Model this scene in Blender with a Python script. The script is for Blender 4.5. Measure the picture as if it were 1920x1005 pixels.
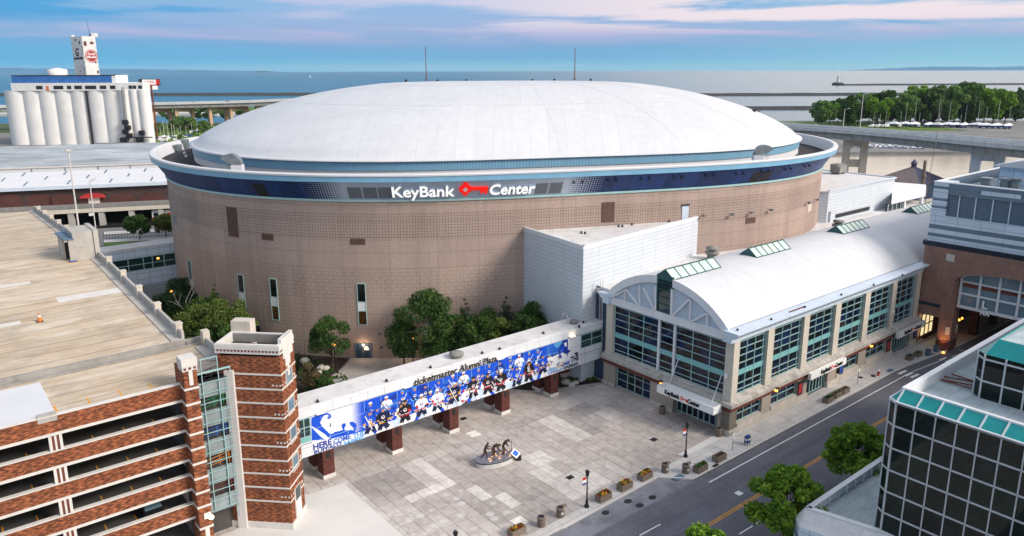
import bpy, bmesh, math, random
from mathutils import Vector, Matrix
R=math.radians; PI=math.pi
SC=bpy.context.scene; COL=SC.collection
for o in list(bpy.data.objects): bpy.data.objects.remove(o)
random.seed(7)
# ------------------------------------------------------------------ camera (solved from the photo's vanishing points)
F,PITCH,ROLL,CX,CY,H=1413.6,R(13.35),R(.144),960.0,462.9,45.0
cam=bpy.data.cameras.new('camera'); camo=bpy.data.objects.new('camera',cam); COL.objects.link(camo)
camo.location=(0,0,H); camo.rotation_mode='XYZ'
camo.matrix_world=Matrix.Translation((0,0,H))@Matrix.Rotation(PI/2-PITCH,4,'X')@Matrix.Rotation(-ROLL,4,'Z')
cam.sensor_width=36; cam.lens=36*F/1920; cam.shift_y=(CY-502.5)/1920; cam.clip_start=.5; cam.clip_end=40000
SC.camera=camo
SC.view_settings.view_transform='Standard'; SC.view_settings.look='None'; SC.view_settings.gamma=1
SC.view_settings.exposure=1.24
SC.cycles.use_denoising=True; SC.cycles.max_bounces=6; SC.cycles.diffuse_bounces=3; SC.cycles.glossy_bounces=3
SC.cycles.sample_clamp_indirect=4; SC.cycles.caustics_reflective=False; SC.cycles.caustics_refractive=False
# ------------------------------------------------------------------ sun and sky
SUN_EL=R(34); SUN_AZ=R(112)      # azimuth clockwise from +Y: low sun well to the right
W=bpy.data.worlds.new('World'); SC.world=W; W.use_nodes=True
def sky():
    nt=W.node_tree; nt.nodes.clear(); N=nt.nodes.new; L=nt.links.new
    out=N('ShaderNodeOutputWorld'); bg=N('ShaderNodeBackground'); bg.inputs[1].default_value=.1; L(bg.outputs[0],out.inputs[0])
    s=N('ShaderNodeTexSky'); s.sky_type='NISHITA'; s.sun_disc=False; s.sun_elevation=SUN_EL; s.sun_rotation=SUN_AZ; s.air_density=1.2; s.dust_density=1.5; s.ozone_density=2
    tc=N('ShaderNodeTexCoord'); sep=N('ShaderNodeSeparateXYZ'); L(tc.outputs['Generated'],sep.inputs[0])
    def math_(op,a,b=None,c=None):
        m=N('ShaderNodeMath'); m.operation=op
        for i,v in enumerate((a,b,c)):
            if v is None: continue
            if isinstance(v,(int,float)): m.inputs[i].default_value=v
            else: L(v,m.inputs[i])
        return m.outputs[0]
    def mix(f,a,b):
        m=N('ShaderNodeMix'); m.data_type='RGBA'
        for i,v in ((0,f),(6,a),(7,b)):
            if isinstance(v,(int,float)): m.inputs[i].default_value=v
            elif isinstance(v,tuple): m.inputs[i].default_value=(*v,1)
            else: L(v,m.inputs[i])
        return m.outputs[2]
    def mr(v,a,b,c=0,d=1,st='SMOOTHSTEP'):
        m=N('ShaderNodeMapRange'); m.interpolation_type=st; L(v,m.inputs[0])
        for i,x in enumerate((a,b,c,d)): m.inputs[i+1].default_value=x
        return m.outputs[0]
    z=sep.outputs[2]; az=math_('ARCTAN2',sep.outputs[0],sep.outputs[1])    # 0 ahead, + right
    # pale band by the horizon, blue to lavender above, brighter and creamier to the right
    ramp=N('ShaderNodeValToRGB'); L(mr(z,0,.12,0,1,'LINEAR'),ramp.inputs[0]); e=ramp.color_ramp.elements
    e[0].position=0; e[0].color=(.24,.54,.74,1); e[1].position=1; e[1].color=(.30,.50,.80,1)
    for p,c in ((.10,(.18,.45,.71)),(.24,(.21,.42,.68)),(.38,(.34,.46,.71)),(.52,(.33,.49,.75)),(.75,(.26,.51,.78))):
        x=e.new(p); x.color=(*c,1)
    base=mix(math_('MULTIPLY',mr(az,.0,.65),mr(z,.0,.05,.8,.3)),ramp.outputs[0],(.31,.62,.76))
    base=mix(math_('MULTIPLY',mr(az,-.1,-.6),mr(z,.0,.05,.8,.2)),base,(.10,.45,.75))
    # streaky cloud deck, flattened in elevation
    cmb=N('ShaderNodeCombineXYZ'); L(math_('MULTIPLY',az,2.6),cmb.inputs[0]); L(math_('MULTIPLY',z,30.0),cmb.inputs[1])
    n1=N('ShaderNodeTexNoise'); n1.inputs['Scale'].default_value=1.35; n1.inputs['Detail'].default_value=7; n1.inputs['Roughness'].default_value=.58; n1.inputs['Distortion'].default_value=.5
    mp=N('ShaderNodeMapping'); mp.inputs['Location'].default_value=(3.3,.55,0); L(cmb.outputs[0],mp.inputs[0]); L(mp.outputs[0],n1.inputs[0])
    b1=math_('MULTIPLY',math_('MULTIPLY',mr(z,.058,.088),mr(az,-.42,.12)),.24)
    b2=math_('MULTIPLY',math_('MULTIPLY',mr(z,.050,.060),mr(z,.064,.074,1,0)),math_('MULTIPLY',mr(az,.04,.22),.24))
    b3=math_('MULTIPLY',math_('MULTIPLY',mr(z,.020,.034),mr(z,.046,.056,1,0)),math_('MULTIPLY',mr(az,-.35,-.05),math_('MULTIPLY',mr(az,.2,.4,1,0),.16)))
    thr=math_('ADD',math_('ADD',n1.outputs[0],-.05),math_('ADD',b1,math_('ADD',b2,b3)))
    cl=mr(thr,.43,.62)
    cl=math_('MULTIPLY',cl,mr(z,.018,.05))
    ccol=mix(mr(az,-.3,.3),(.50,.57,.80),(.88,.78,.83)); ccol=mix(mr(z,.035,.06),(.46,.48,.72),ccol)
    low=mix(cl,base,ccol)
    # deeper cyan holes between clouds
    n2=N('ShaderNodeTexNoise'); n2.inputs['Scale'].default_value=1.1; n2.inputs['Detail'].default_value=5
    mp2=N('ShaderNodeMapping'); mp2.inputs['Location'].default_value=(8.2,4.1,0); L(cmb.outputs[0],mp2.inputs[0]); L(mp2.outputs[0],n2.inputs[0])
    hole=math_('MULTIPLY',math_('MULTIPLY',mr(n2.outputs[0],.5,.62),mr(z,.042,.06)),math_('SUBTRACT',1.0,cl))
    low=mix(math_('MULTIPLY',hole,.7),low,(.025,.35,.72))
    # higher up (seen only in reflections): creamy bright to the right, pale blue left
    high=mix(mr(az,-.10,.42),(.09,.34,.58),(1.75,1.52,1.30))
    low=mix(mr(z,.085,.13),low,high)
    sc=N('ShaderNodeVectorMath'); sc.operation='SCALE'; L(low,sc.inputs[0]); sc.inputs['Scale'].default_value=SKYK
    fac=mr(z,.22,.5)
    ov=N('ShaderNodeVectorMath'); ov.operation='SCALE'; L(s.outputs[0],ov.inputs[0]); ov.inputs['Scale'].default_value=1.0
    ovc=N('ShaderNodeVectorMath'); ovc.operation='SCALE'; ovc.inputs[0].default_value=(.80,.80,.82); ovc.inputs['Scale'].default_value=SKYK*1.0
    L(mix(fac,sc.outputs[0],mix(.62,ov.outputs[0],ovc.outputs[0])),bg.inputs[0])
SKYK=4.25
sky()
sl=bpy.data.lights.new('sun','SUN'); so=bpy.data.objects.new('sun',sl); COL.objects.link(so); so.location=(200,-50,150)
sl.energy=1.6; sl.angle=R(18); sl.color=(1,.90,.79)
sd=Vector((math.sin(SUN_AZ)*math.cos(SUN_EL),math.cos(SUN_AZ)*math.cos(SUN_EL),math.sin(SUN_EL)))
so.rotation_euler=sd.to_track_quat('Z','Y').to_euler()
# ------------------------------------------------------------------ frames: city grid (a along the street, b across it)
ROT=R(90-50.99)
AX=(math.cos(ROT),math.sin(ROT)); BX=(-math.sin(ROT),math.cos(ROT))
def ab2w(a,b,z=0): return Vector((a*AX[0]+b*BX[0],a*AX[1]+b*BX[1],z))
def w2ab(x,y): return (x*AX[0]+y*AX[1],x*BX[0]+y*BX[1])
def ray(px,py):
    u=(px-CX)/F; v=(CY-py)/F; cr,sr=math.cos(ROLL),math.sin(ROLL); u,v=cr*u-sr*v,sr*u+cr*v
    c,s=math.cos(PITCH),math.sin(PITCH); return Vector((u,c+v*s,-s+v*c))
def at(px,py,z=0):            # where the line of sight through a photo pixel meets the level z
    d=ray(px,py); t=(z-H)/d.z; return Vector((d.x*t,d.y*t,z))
def atab(px,py,z=0): p=at(px,py,z); return w2ab(p.x,p.y)
def on_b(px,py,b):            # ... meets the vertical plane b=const -> (a,z)
    d=ray(px,py); t=b/(d.x*BX[0]+d.y*BX[1]); return (t*(d.x*AX[0]+d.y*AX[1]),H+d.z*t)
def on_a(px,py,a):
    d=ray(px,py); t=a/(d.x*AX[0]+d.y*AX[1]); return (t*(d.x*BX[0]+d.y*BX[1]),H+d.z*t)
# ------------------------------------------------------------------ object helpers
ORG={}
SPLIT=set('plinth gable stiffener repair_patch stall_line stone_block brick_inset fin roof_pipe tie_rod mullion_post stone_trim parapet_rail stair_rail cradle'.split())
def tag(o,label=None,cat=None,group=None,kind=None):
    if label: o['label']=label
    if cat: o['category']=cat
    if group: o['group']=group
    if kind: o['kind']=kind
    return o
def thing(name,label,cat,org=(0,0,0),frame='ab',group=None,rot=0.0):
    o=bpy.data.objects.new(name,None); COL.objects.link(o); o.empty_display_size=.5
    if frame=='ab': o.location=ab2w(*org); o.rotation_euler=(0,0,ROT)
    else: o.location=org; o.rotation_euler=(0,0,rot)
    ORG[o.name]=tuple(org); return tag(o,label,cat,group)
class MB:
    def __init__(s): s.v=[];s.f=[];s.m=[];s.uv=[];s.hasuv=False;s.sm=[]
    def face(s,pts,mi=0,uv=None,sm=False):
        n=len(s.v); s.v+= [tuple(p) for p in pts]; s.f.append(tuple(range(n,n+len(pts)))); s.m.append(mi); s.sm.append(sm)
        s.uv.append(uv); s.hasuv=s.hasuv or uv is not None; return s
    def mesh(s,vs,fs,mi=0,sm=False):
        n=len(s.v); s.v+=[tuple(p) for p in vs]
        for f in fs: s.f.append(tuple(i+n for i in f)); s.m.append(mi); s.uv.append(None); s.sm.append(sm)
        return s
    def box(s,x0,x1,y0,y1,z0,z1,mi=0):
        if x0>x1:x0,x1=x1,x0
        if y0>y1:y0,y1=y1,y0
        if z0>z1:z0,z1=z1,z0
        return s.mesh([(x0,y0,z0),(x1,y0,z0),(x1,y1,z0),(x0,y1,z0),(x0,y0,z1),(x1,y0,z1),(x1,y1,z1),(x0,y1,z1)],
            [(0,3,2,1),(4,5,6,7),(0,1,5,4),(1,2,6,5),(2,3,7,6),(3,0,4,7)],mi)
    def prism(s,poly,z0,z1,mi=0,mt=None,bottom=True):
        if sum(poly[i][0]*poly[(i+1)%len(poly)][1]-poly[(i+1)%len(poly)][0]*poly[i][1] for i in range(len(poly)))<0: poly=poly[::-1]
        n=len(poly); zt=[p[2] if len(p)>2 else z1 for p in poly]
        v=[(p[0],p[1],z0) for p in poly]+[(p[0],p[1],t) for p,t in zip(poly,zt)]
        s.mesh(v,[(i,(i+1)%n,n+(i+1)%n,n+i) for i in range(n)],mi)
        s.mesh(v,[tuple(range(n,2*n))],mi if mt is None else mt)
        if bottom: s.mesh(v,[tuple(range(n-1,-1,-1))],mi)
        return s
    def tube(s,p,q,r0,r1=None,n=6,mi=0,sm=True,caps=True):
        p=Vector(p);q=Vector(q);r1=r0 if r1 is None else r1; d=(q-p)
        if d.length<1e-6: return s
        d.normalize(); a=d.orthogonal().normalized(); b=d.cross(a)
        v=[];
        for c,r in ((p,r0),(q,r1)):
            for i in range(n): t=2*PI*i/n; v.append(c+a*(r*math.cos(t))+b*(r*math.sin(t)))
        s.mesh(v,[(i,(i+1)%n,n+(i+1)%n,n+i) for i in range(n)],mi,sm)
        if caps: s.mesh(v,[tuple(range(n-1,-1,-1)),tuple(range(n,2*n))],mi)
        return s
    def path(s,pts,r,n=6,mi=0):
        for a,b in zip(pts,pts[1:]): s.tube(a,b,r,None,n,mi)
        return s
    def bar(s,p,q,w,h,mi=0,up=(0,0,1)):      # rectangular bar from p to q, w sideways, h along up
        p=Vector(p);q=Vector(q);d=(q-p).normalized();u=Vector(up)
        sd_=d.cross(u)
        if sd_.length<1e-4: u=Vector((1,0,0)); sd_=d.cross(u)
        sd_.normalize(); u=sd_.cross(d).normalized(); a=sd_*w/2; b=u*h/2
        v=[p-a-b,p+a-b,p+a+b,p-a+b,q-a-b,q+a-b,q+a+b,q-a+b]
        return s.mesh(v,[(0,1,2,3),(7,6,5,4),(1,0,4,5),(2,1,5,6),(3,2,6,7),(0,3,7,4)],mi)
    def lathe(s,c,prof,n=12,mi=0,sm=True,cap=True):    # prof: list of (r,z)
        v=[]
        for r,z in prof:
            for i in range(n): t=2*PI*i/n; v.append((c[0]+r*math.cos(t),c[1]+r*math.sin(t),c[2]+z))
        fs=[]
        for k in range(len(prof)-1):
            for i in range(n): j=(i+1)%n; fs.append((k*n+i,k*n+j,(k+1)*n+j,(k+1)*n+i))
        s.mesh(v,fs,mi,sm)
        if cap: s.mesh(v,[tuple(range(n-1,-1,-1)),tuple(range((len(prof)-1)*n,len(prof)*n))],mi)
        return s
    def extrude(s,poly3,vec,mi=0,side=None):   # flat polygon pushed along vec
        vec=Vector(vec); p=[Vector(x) for x in poly3]; q=[x+vec for x in p]; n=len(p)
        s.face(p[::-1],mi); s.face(q,mi)
        for i in range(n): j=(i+1)%n; s.face([p[i],p[j],q[j],q[i]],mi if side is None else side)
        return s
    def build(s,name,mats,parent=None,org=None,smooth=None,fix=False,label=None):
        if name in SPLIT and parent is not None:      # every loose piece of such a part is a part of its own
            pr=list(range(len(s.v)))
            def fd(x):
                while pr[x]!=x: pr[x]=pr[pr[x]]; x=pr[x]
                return x
            for f in s.f:
                for j in f[1:]: pr[fd(j)]=fd(f[0])
            gs={}
            for i,f in enumerate(s.f): gs.setdefault(fd(f[0]),[]).append(i)
            if 1<len(gs)<=110:
                o=None
                for g in gs.values():
                    m=MB()
                    for i in g: m.face([s.v[j] for j in s.f[i]],s.m[i],s.uv[i],s.sm[i])
                    o2=m._build(name,mats,parent,org,smooth,True if not any(s.sm[i] for i in g) and len(g)>5 and fix else fix,label); o=o or o2
                return o
        return s._build(name,mats,parent,org,smooth,fix,label)
    def _build(s,name,mats,parent=None,org=None,smooth=None,fix=False,label=None):
        me=bpy.data.meshes.new(name)
        if org is None:
            r=parent
            while r is not None and r.parent is not None: r=r.parent
            org=ORG.get(r.name,(0,0,0)) if r is not None else (0,0,0)
        ox,oy,oz=org
        me.from_pydata([(x-ox,y-oy,z-oz) for x,y,z in s.v],[],s.f)
        mats=mats if isinstance(mats,(list,tuple)) else [mats]
        for m in mats: me.materials.append(m)
        me.polygons.foreach_set('material_index',s.m)
        me.polygons.foreach_set('use_smooth',[bool(x) if smooth is None else smooth for x in s.sm])
        if s.hasuv:
            ul=me.uv_layers.new(name='UVMap'); k=0
            for f,u in zip(s.f,s.uv):
                for i in range(len(f)):
                    if u is not None: ul.data[k].uv=u[i]
                    k+=1
        if fix or smooth:
            bm=bmesh.new(); bm.from_mesh(me); bmesh.ops.remove_doubles(bm,verts=bm.verts,dist=1e-4)
            if fix: bmesh.ops.recalc_face_normals(bm,faces=bm.faces)
            bm.to_mesh(me); bm.free()
        me.update()
        o=bpy.data.objects.new(name,me); COL.objects.link(o)
        if parent is not None: o.parent=parent
        if label: o['label']=label
        return o
def solo(name,label,cat,mb,mats,org,frame='ab',group=None,**k):     # a thing that is one mesh
    o=mb.build(name,mats,None,org=org,**k)
    if frame=='ab': o.location=ab2w(*org); o.rotation_euler=(0,0,ROT)
    else: o.location=org
    return tag(o,label,cat,group)
def structure(name,mb,mats,frame='ab',kind='structure',**k):
    o=mb.build(name,mats,None,org=(0,0,0),**k)
    if frame=='ab': o.rotation_euler=(0,0,ROT)
    o['kind']=kind; return o
def clone(root,loc,rz=None,label=None,scale=None,group=None):
    r=root.copy(); COL.objects.link(r); r.location=loc
    if rz is not None: r.rotation_euler=(0,0,rz)
    if scale is not None: r.scale=(scale,)*3 if isinstance(scale,(int,float)) else scale
    if label: r['label']=label
    if group: r['group']=group
    for ch in list(root.children):
        c=ch.copy(); COL.objects.link(c); c.parent=r
        for g in list(ch.children):
            d=g.copy(); COL.objects.link(d); d.parent=c
    return r
def text_mesh(st,size,bold=0.0,shear=0.0,spacing=1.0,align='LEFT'):
    cu=bpy.data.curves.new('t','FONT'); cu.body=st; cu.size=size; cu.offset=bold; cu.shear=shear; cu.space_character=spacing; cu.align_x=align; cu.resolution_u=3
    ob=bpy.data.objects.new('t',cu); COL.objects.link(ob); dg=bpy.context.evaluated_depsgraph_get()
    me=bpy.data.meshes.new_from_object(ob.evaluated_get(dg)); bpy.data.objects.remove(ob)
    v=[tuple(x.co) for x in me.vertices]; f=[tuple(p.vertices) for p in me.polygons]; bpy.data.meshes.remove(me)
    return v,f
def width(v): return max(x[0] for x in v)-min(x[0] for x in v)
def put_text(mb,st,size,org,ux,uy,depth=.05,mi=0,bold=0.,shear=0.,fit=None,spacing=1.0):
    v,f=text_mesh(st,size,bold,shear,spacing); x0=min(p[0] for p in v)
    k=1.0 if fit is None else fit/width(v)
    ux=Vector(ux);uy=Vector(uy);n=ux.cross(uy).normalized();o=Vector(org)
    mb.mesh([o+ux*((p[0]-x0)*k)+uy*p[1]+n*depth for p in v],f,mi)
    # sides
    from collections import Counter
    ec=Counter()
    for fc in f:
        for i in range(len(fc)): ec[frozenset((fc[i],fc[(i+1)%len(fc)]))]+=1
    if depth>.02:
        for fc in f:
            for i in range(len(fc)):
                a,b=fc[i],fc[(i+1)%len(fc)]
                if ec[frozenset((a,b))]==1:
                    P=o+ux*((v[a][0]-x0)*k)+uy*v[a][1]; Q=o+ux*((v[b][0]-x0)*k)+uy*v[b][1]
                    mb.face([P,Q,Q+n*depth,P+n*depth],mi)
    return width(v)*k
# ------------------------------------------------------------------ materials
M={}
def nt_of(name):
    m=bpy.data.materials.new(name); m.use_nodes=True; M[name]=m; nt=m.node_tree; return m,nt,nt.nodes['Principled BSDF']
class NB:
    def __init__(s,nt): s.nt=nt
    def n(s,t,**k):
        x=s.nt.nodes.new(t)
        for a,b in k.items(): setattr(x,a,b)
        return x
    def l(s,a,b): s.nt.links.new(a,b)
    def math(s,op,*a):
        m=s.n('ShaderNodeMath',operation=op)
        for i,v in enumerate(a):
            if isinstance(v,(int,float)): m.inputs[i].default_value=v
            else: s.l(v,m.inputs[i])
        return m.outputs[0]
    def mix(s,f,a,b,bt='MIX'):
        m=s.n('ShaderNodeMix',data_type='RGBA',blend_type=bt)
        for i,v in ((0,f),(6,a),(7,b)):
            if isinstance(v,(int,float)): m.inputs[i].default_value=v
            elif isinstance(v,(tuple,list)): m.inputs[i].default_value=(*v[:3],1)
            else: s.l(v,m.inputs[i])
        return m.outputs[2]
    def mr(s,v,a,b,c=0.,d=1.,st='LINEAR'):
        m=s.n('ShaderNodeMapRange',interpolation_type=st); s.l(v,m.inputs[0])
        for i,x in enumerate((a,b,c,d)): m.inputs[i+1].default_value=x
        return m.outputs[0]
    def coord(s,kind='Object',scale=(1,1,1),loc=(0,0,0)):
        t=s.n('ShaderNodeTexCoord'); mp=s.n('ShaderNodeMapping'); s.l(t.outputs[kind],mp.inputs[0])
        mp.inputs['Scale'].default_value=scale; mp.inputs['Location'].default_value=loc; return mp.outputs[0]
    def noise(s,vec,sc,detail=4,rough=.55,dist=0.):
        n=s.n('ShaderNodeTexNoise'); s.l(vec,n.inputs[0]); n.inputs['Scale'].default_value=sc; n.inputs['Detail'].default_value=detail; n.inputs['Roughness'].default_value=rough; n.inputs['Distortion'].default_value=dist; return n.outputs[0]
    def sep(s,vec):
        x=s.n('ShaderNodeSeparateXYZ'); s.l(vec,x.inputs[0]); return x.outputs
    def comb(s,x,y,z=0.):
        c=s.n('ShaderNodeCombineXYZ')
        for i,v in enumerate((x,y,z)):
            if isinstance(v,(int,float)): c.inputs[i].default_value=v
            else: s.l(v,c.inputs[i])
        return c.outputs[0]
    def bump(s,b,h,st=.3,dist=.05):
        x=s.n('ShaderNodeBump'); x.inputs['Strength'].default_value=st; x.inputs['Distance'].default_value=dist; s.l(h,x.inputs['Height']); s.l(x.outputs[0],b.inputs['Normal'])
def sc3(c,k): return tuple(min(1,x*k) for x in c)
def mat(name,col,rough=.75,var=.15,scale=1.2,col2=None,grit=0.1,metal=0.,spec=.35,emit=None,bump=0.,streak=0.):
    m,nt,b=nt_of(name); q=NB(nt); v=q.coord()
    big=q.noise(v,scale,5,.6); c=q.mix(q.mr(big,.3,.7),sc3(col,1-var),col2 or sc3(col,1+var))
    if grit:
        g=q.noise(v,scale*14,3,.7); c=q.mix(1.0,c,q.mix(q.mr(g,.25,.75),(1-grit,)*3,(1+grit*.6,)*3),'MULTIPLY')
    if streak:
        sx=q.noise(q.coord(scale=(1,1,.06)),1.6,4,.6); c=q.mix(q.mr(sx,.5,.75,0,streak),c,sc3(col,.45))
    q.l(c,b.inputs['Base Color']); b.inputs['Roughness'].default_value=rough; b.inputs['Metallic'].default_value=metal; b.inputs['Specular IOR Level'].default_value=spec
    if bump: q.bump(b,q.noise(v,scale*10,3),bump,.03)
    if emit:
        b.inputs['Emission Color'].default_value=(*emit[:3],1); b.inputs['Emission Strength'].default_value=emit[3]
    return m
def glow(name,col,st): return mat(name,col,.4,0,1,grit=0,emit=(*col,st))
def gridmat(name,col,cw,ch,line=.05,lcol=None,rough=.5,var=.05,kind='UV',off=0.,tint=.06,metal=0.,spec=.4,vline=True,hline=True):
    # cladding / paving: cells cw x ch with joint lines and a slightly different tint per cell
    m,nt,b=nt_of(name); q=NB(nt); u=q.sep(q.coord(kind)); x,y=u[0],u[1]
    row=q.math('FLOOR',q.math('DIVIDE',y,ch)); xx=q.math('DIVIDE',q.math('ADD',x,q.math('MULTIPLY',row,off*cw)),cw)
    fx=q.math('FRACT',xx); fy=q.math('FRACT',q.math('DIVIDE',y,ch))
    lx=q.math('LESS_THAN',fx,line/cw) if vline else 0.0; ly=q.math('LESS_THAN',fy,line/ch) if hline else 0.0
    ln=q.math('MAXIMUM',lx,ly)
    wn=q.n('ShaderNodeTexWhiteNoise',noise_dimensions='2D'); q.l(q.comb(q.math('FLOOR',xx),row),wn.inputs[0])
    ns=q.noise(q.coord('Object'),.6,5,.6)
    c=q.mix(q.mr(ns,.3,.7),sc3(col,1-var),sc3(col,1+var)); c=q.mix(1.0,c,q.mix(wn.outputs[0],(1-tint,)*3,(1+tint,)*3),'MULTIPLY')
    c=q.mix(ln,c,lcol or sc3(col,.45)); q.l(c,b.inputs['Base Color'])
    b.inputs['Roughness'].default_value=rough; b.inputs['Metallic'].default_value=metal; b.inputs['Specular IOR Level'].default_value=spec
    return m
def brickmat(name,c1,c2,mortar,w,h,mw=.012,rough=.85,bias=0.,dirt=.25,kind='UV'):
    m,nt,b=nt_of(name); q=NB(nt); v=q.coord(kind)
    t=q.n('ShaderNodeTexBrick'); q.l(v,t.inputs['Vector'])
    for k,x in (('Color1',c1),('Color2',c2),('Mortar',mortar)): t.inputs[k].default_value=(*x,1)
    for k,x in (('Scale',1.),('Mortar Size',mw),('Mortar Smooth',.2),('Bias',bias),('Brick Width',w),('Row Height',h)): t.inputs[k].default_value=x
    n=q.noise(q.coord('Object'),.5,5,.65); c=q.mix(1.0,t.outputs[0],q.mix(q.mr(n,.3,.7),(1-dirt,)*3,(1+dirt*.5,)*3),'MULTIPLY')
    # diagonal weave of darker courses, as in the mottled brick of the photo
    u=q.sep(v); k=q.math('FRACT',q.math('ADD',q.math('DIVIDE',u[0],w*2.6),q.math('MULTIPLY',q.math('PINGPONG',q.math('DIVIDE',u[1],h*5),.5),1.3)))
    c=q.mix(q.math('MULTIPLY',q.math('LESS_THAN',k,.42),.5),c,c1)
    q.l(c,b.inputs['Base Color']); b.inputs['Roughness'].default_value=rough; b.inputs['Specular IOR Level'].default_value=.2
    q.bump(b,t.outputs[1],.4,.02); return m
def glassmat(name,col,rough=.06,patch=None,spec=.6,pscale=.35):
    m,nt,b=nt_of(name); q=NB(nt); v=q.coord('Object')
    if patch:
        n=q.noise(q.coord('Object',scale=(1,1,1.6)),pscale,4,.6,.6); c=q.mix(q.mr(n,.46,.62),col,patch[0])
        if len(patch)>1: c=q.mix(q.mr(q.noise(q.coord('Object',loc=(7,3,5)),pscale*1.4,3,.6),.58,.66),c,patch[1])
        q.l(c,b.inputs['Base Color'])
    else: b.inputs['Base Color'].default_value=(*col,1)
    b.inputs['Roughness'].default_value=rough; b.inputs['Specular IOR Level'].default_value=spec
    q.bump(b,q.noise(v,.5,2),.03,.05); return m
# plain surfaces
gridmat('standing_seam_roof',(.60,.61,.64),2.4,60,.09,(.52,.53,.56),.55,.05,'Object',tint=.02,hline=False); mat('white_roof',(.62,.63,.66),.7,.035,.25,grit=.03,streak=.05)
gridmat('dome_roof',(.585,.60,.63),3.1,26,.12,(.53,.545,.575),.6,.05,'Object',.5,tint=.022)
mat('roof_pale',(.66,.65,.65),.85,.1,.5,grit=.08,streak=0)
mat('roof_dark',(.035,.032,.036),.95,.25,.6)
mat('roof_grey',(.36,.40,.43),.85,.2,.05,col2=(.52,.56,.60),grit=.15)
mat('concrete',(.43,.41,.38),.9,.14,.5,grit=.12,streak=.25)
mat('concrete_dark',(.24,.235,.225),.9,.2,.5,grit=.15,streak=.35)
mat('concrete_light',(.64,.62,.59),.9,.08,.4,grit=.08,streak=.12)
mat('cast_stone',(.56,.51,.45),.9,.1,.7,grit=.1,streak=.3)
mat('limestone',(.60,.55,.47),.85,.08,.9,grit=.1,streak=.12)
mat('granite_base',(.40,.35,.30),.9,.12,1.5,grit=.3)
mat('rust_band',(.15,.045,.03),.8,.2,1.5)
mat('teal_metal',(.36,.56,.56),.45,.08,1,grit=.05,spec=.5)
mat('concrete_wall',(.31,.30,.285),.9,.2,.5,grit=.15,streak=.3); mat('teal_pale',(.31,.50,.52),.5,.06,1,grit=.05)
mat('teal_dark',(.03,.10,.11),.4,.1,1)
mat('spandrel',(.20,.46,.47),.35,.1,.8,grit=.06)
mat('white_metal',(.70,.72,.75),.45,.05,.8,grit=.04)
mat('pale_blue_metal',(.55,.64,.74),.45,.07,.5,grit=.04)
mat('sky_blue_band',(.19,.40,.57),.4,.1,.35,grit=.05)
gridmat('navy_panel',(.012,.042,.16),3.05,60,.10,(.004,.010,.035),.45,.22,tint=.22,hline=False)
mat('steel_blue',(.10,.16,.24),.5,.15,.6)
mat('grey_louver',(.20,.22,.25),.6,.1,1)
mat('brown_louver',(.13,.075,.06),.8,.15,2)
mat('galvanised',(.20,.23,.25),.45,.3,1.2,metal=.3)
mat('dark_metal',(.02,.02,.024),.5,.2,2)
mat('black_paint',(.012,.013,.016),.4,.1,2)
mat('ink_black',(.012,.012,.014),.6,0,1,grit=0)
mat('letter_white',(.86,.86,.85),.5,.02,1,grit=0)
mat('key_red',(.72,.012,.012),.4,.03,1,grit=0)
mat('sign_blue',(.015,.07,.36),.5,.1,2)
mat('door_navy',(.02,.045,.085),.5,.15,1.5)
mat('tan_pier',(.50,.36,.25),.9,.15,.3,grit=.12,streak=.3)
mat('girder',(.30,.30,.30),.7,.25,.4,grit=.15,streak=.4)
mat('viaduct_parapet',(.56,.58,.59),.85,.12,.3,grit=.08,streak=.25)
mat('silo_white',(.72,.72,.71),.85,.06,.15,grit=.05,streak=.28)
mat('asphalt',(.145,.146,.170),.9,.14,.35,grit=.28)
mat('asphalt_old',(.23,.235,.265),.92,.2,.5,grit=.3)
mat('ground_grey',(.20,.20,.20),.95,.25,.05,grit=.2)
mat('paint_white',(.78,.78,.76),.7,.12,2,grit=.15)
mat('paint_yellow',(.70,.32,.03),.7,.15,2,grit=.15)
mat('grass',(.065,.125,.025),.95,.45,.12,col2=(.16,.26,.04),grit=.4)
mat('grass_dull',(.07,.10,.035),.95,.4,.1,grit=.4)
mat('mulch',(.030,.022,.020),.98,.35,1.2,grit=.5)
mat('rock_pale',(.50,.48,.45),.9,.2,2)
mat('rock_dark',(.05,.052,.055),.95,.3,.2)
mat('hill_far',(.02,.15,.30),.95,.2,.002)  # blue of the distant air is put into the hill colour
mat('bark',(.075,.055,.04),.95,.3,3,grit=.4)
mat('birch_bark',(.62,.60,.56),.85,.15,2,col2=(.30,.28,.26))
mat('bronze',(.075,.042,.022),.42,.35,4,metal=.55,spec=.6)
mat('polished_stone',(.16,.165,.19),.16,.15,1.5,spec=.7)
mat('plinth_stone',(.58,.57,.56),.7,.12,2.5,grit=.2)
mat('aggregate',(.21,.165,.13),.95,.2,3,grit=.45)
mat('soil',(.035,.025,.018),.98,.3,4)
mat('hydrant_red',(.45,.03,.025),.4,.1,3)
mat('mailbox_blue',(.012,.05,.20),.4,.15,3)
mat('brass_sign',(.5,.42,.3),.6)
mat('red_fabric',(.40,.03,.03),.7)
mat('orange_paint',(.60,.17,.03),.5,.1,2); mat('green_rail',(.01,.20,.08),.5); mat('blue_rail',(.02,.11,.40),.5); mat('orange_rail',(.55,.19,.04),.5)
mat('boat_white',(.78,.79,.81),.5,.06,1); mat('boat_cover',(.03,.07,.20),.7,.3,.5); mat('tarp_white',(.80,.82,.86),.6,.06,.6)
mat('pole_pale',(.55,.54,.52),.6)
mat('flower_red',(.40,.02,.02),.7,.3,6); mat('flower_yellow',(.62,.33,.02),.7,.3,6); mat('planter_leaf',(.05,.11,.02),.8,.4,6)
mat('teal_slope',(.015,.30,.30),.3,.12,.8,grit=.05)
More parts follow.
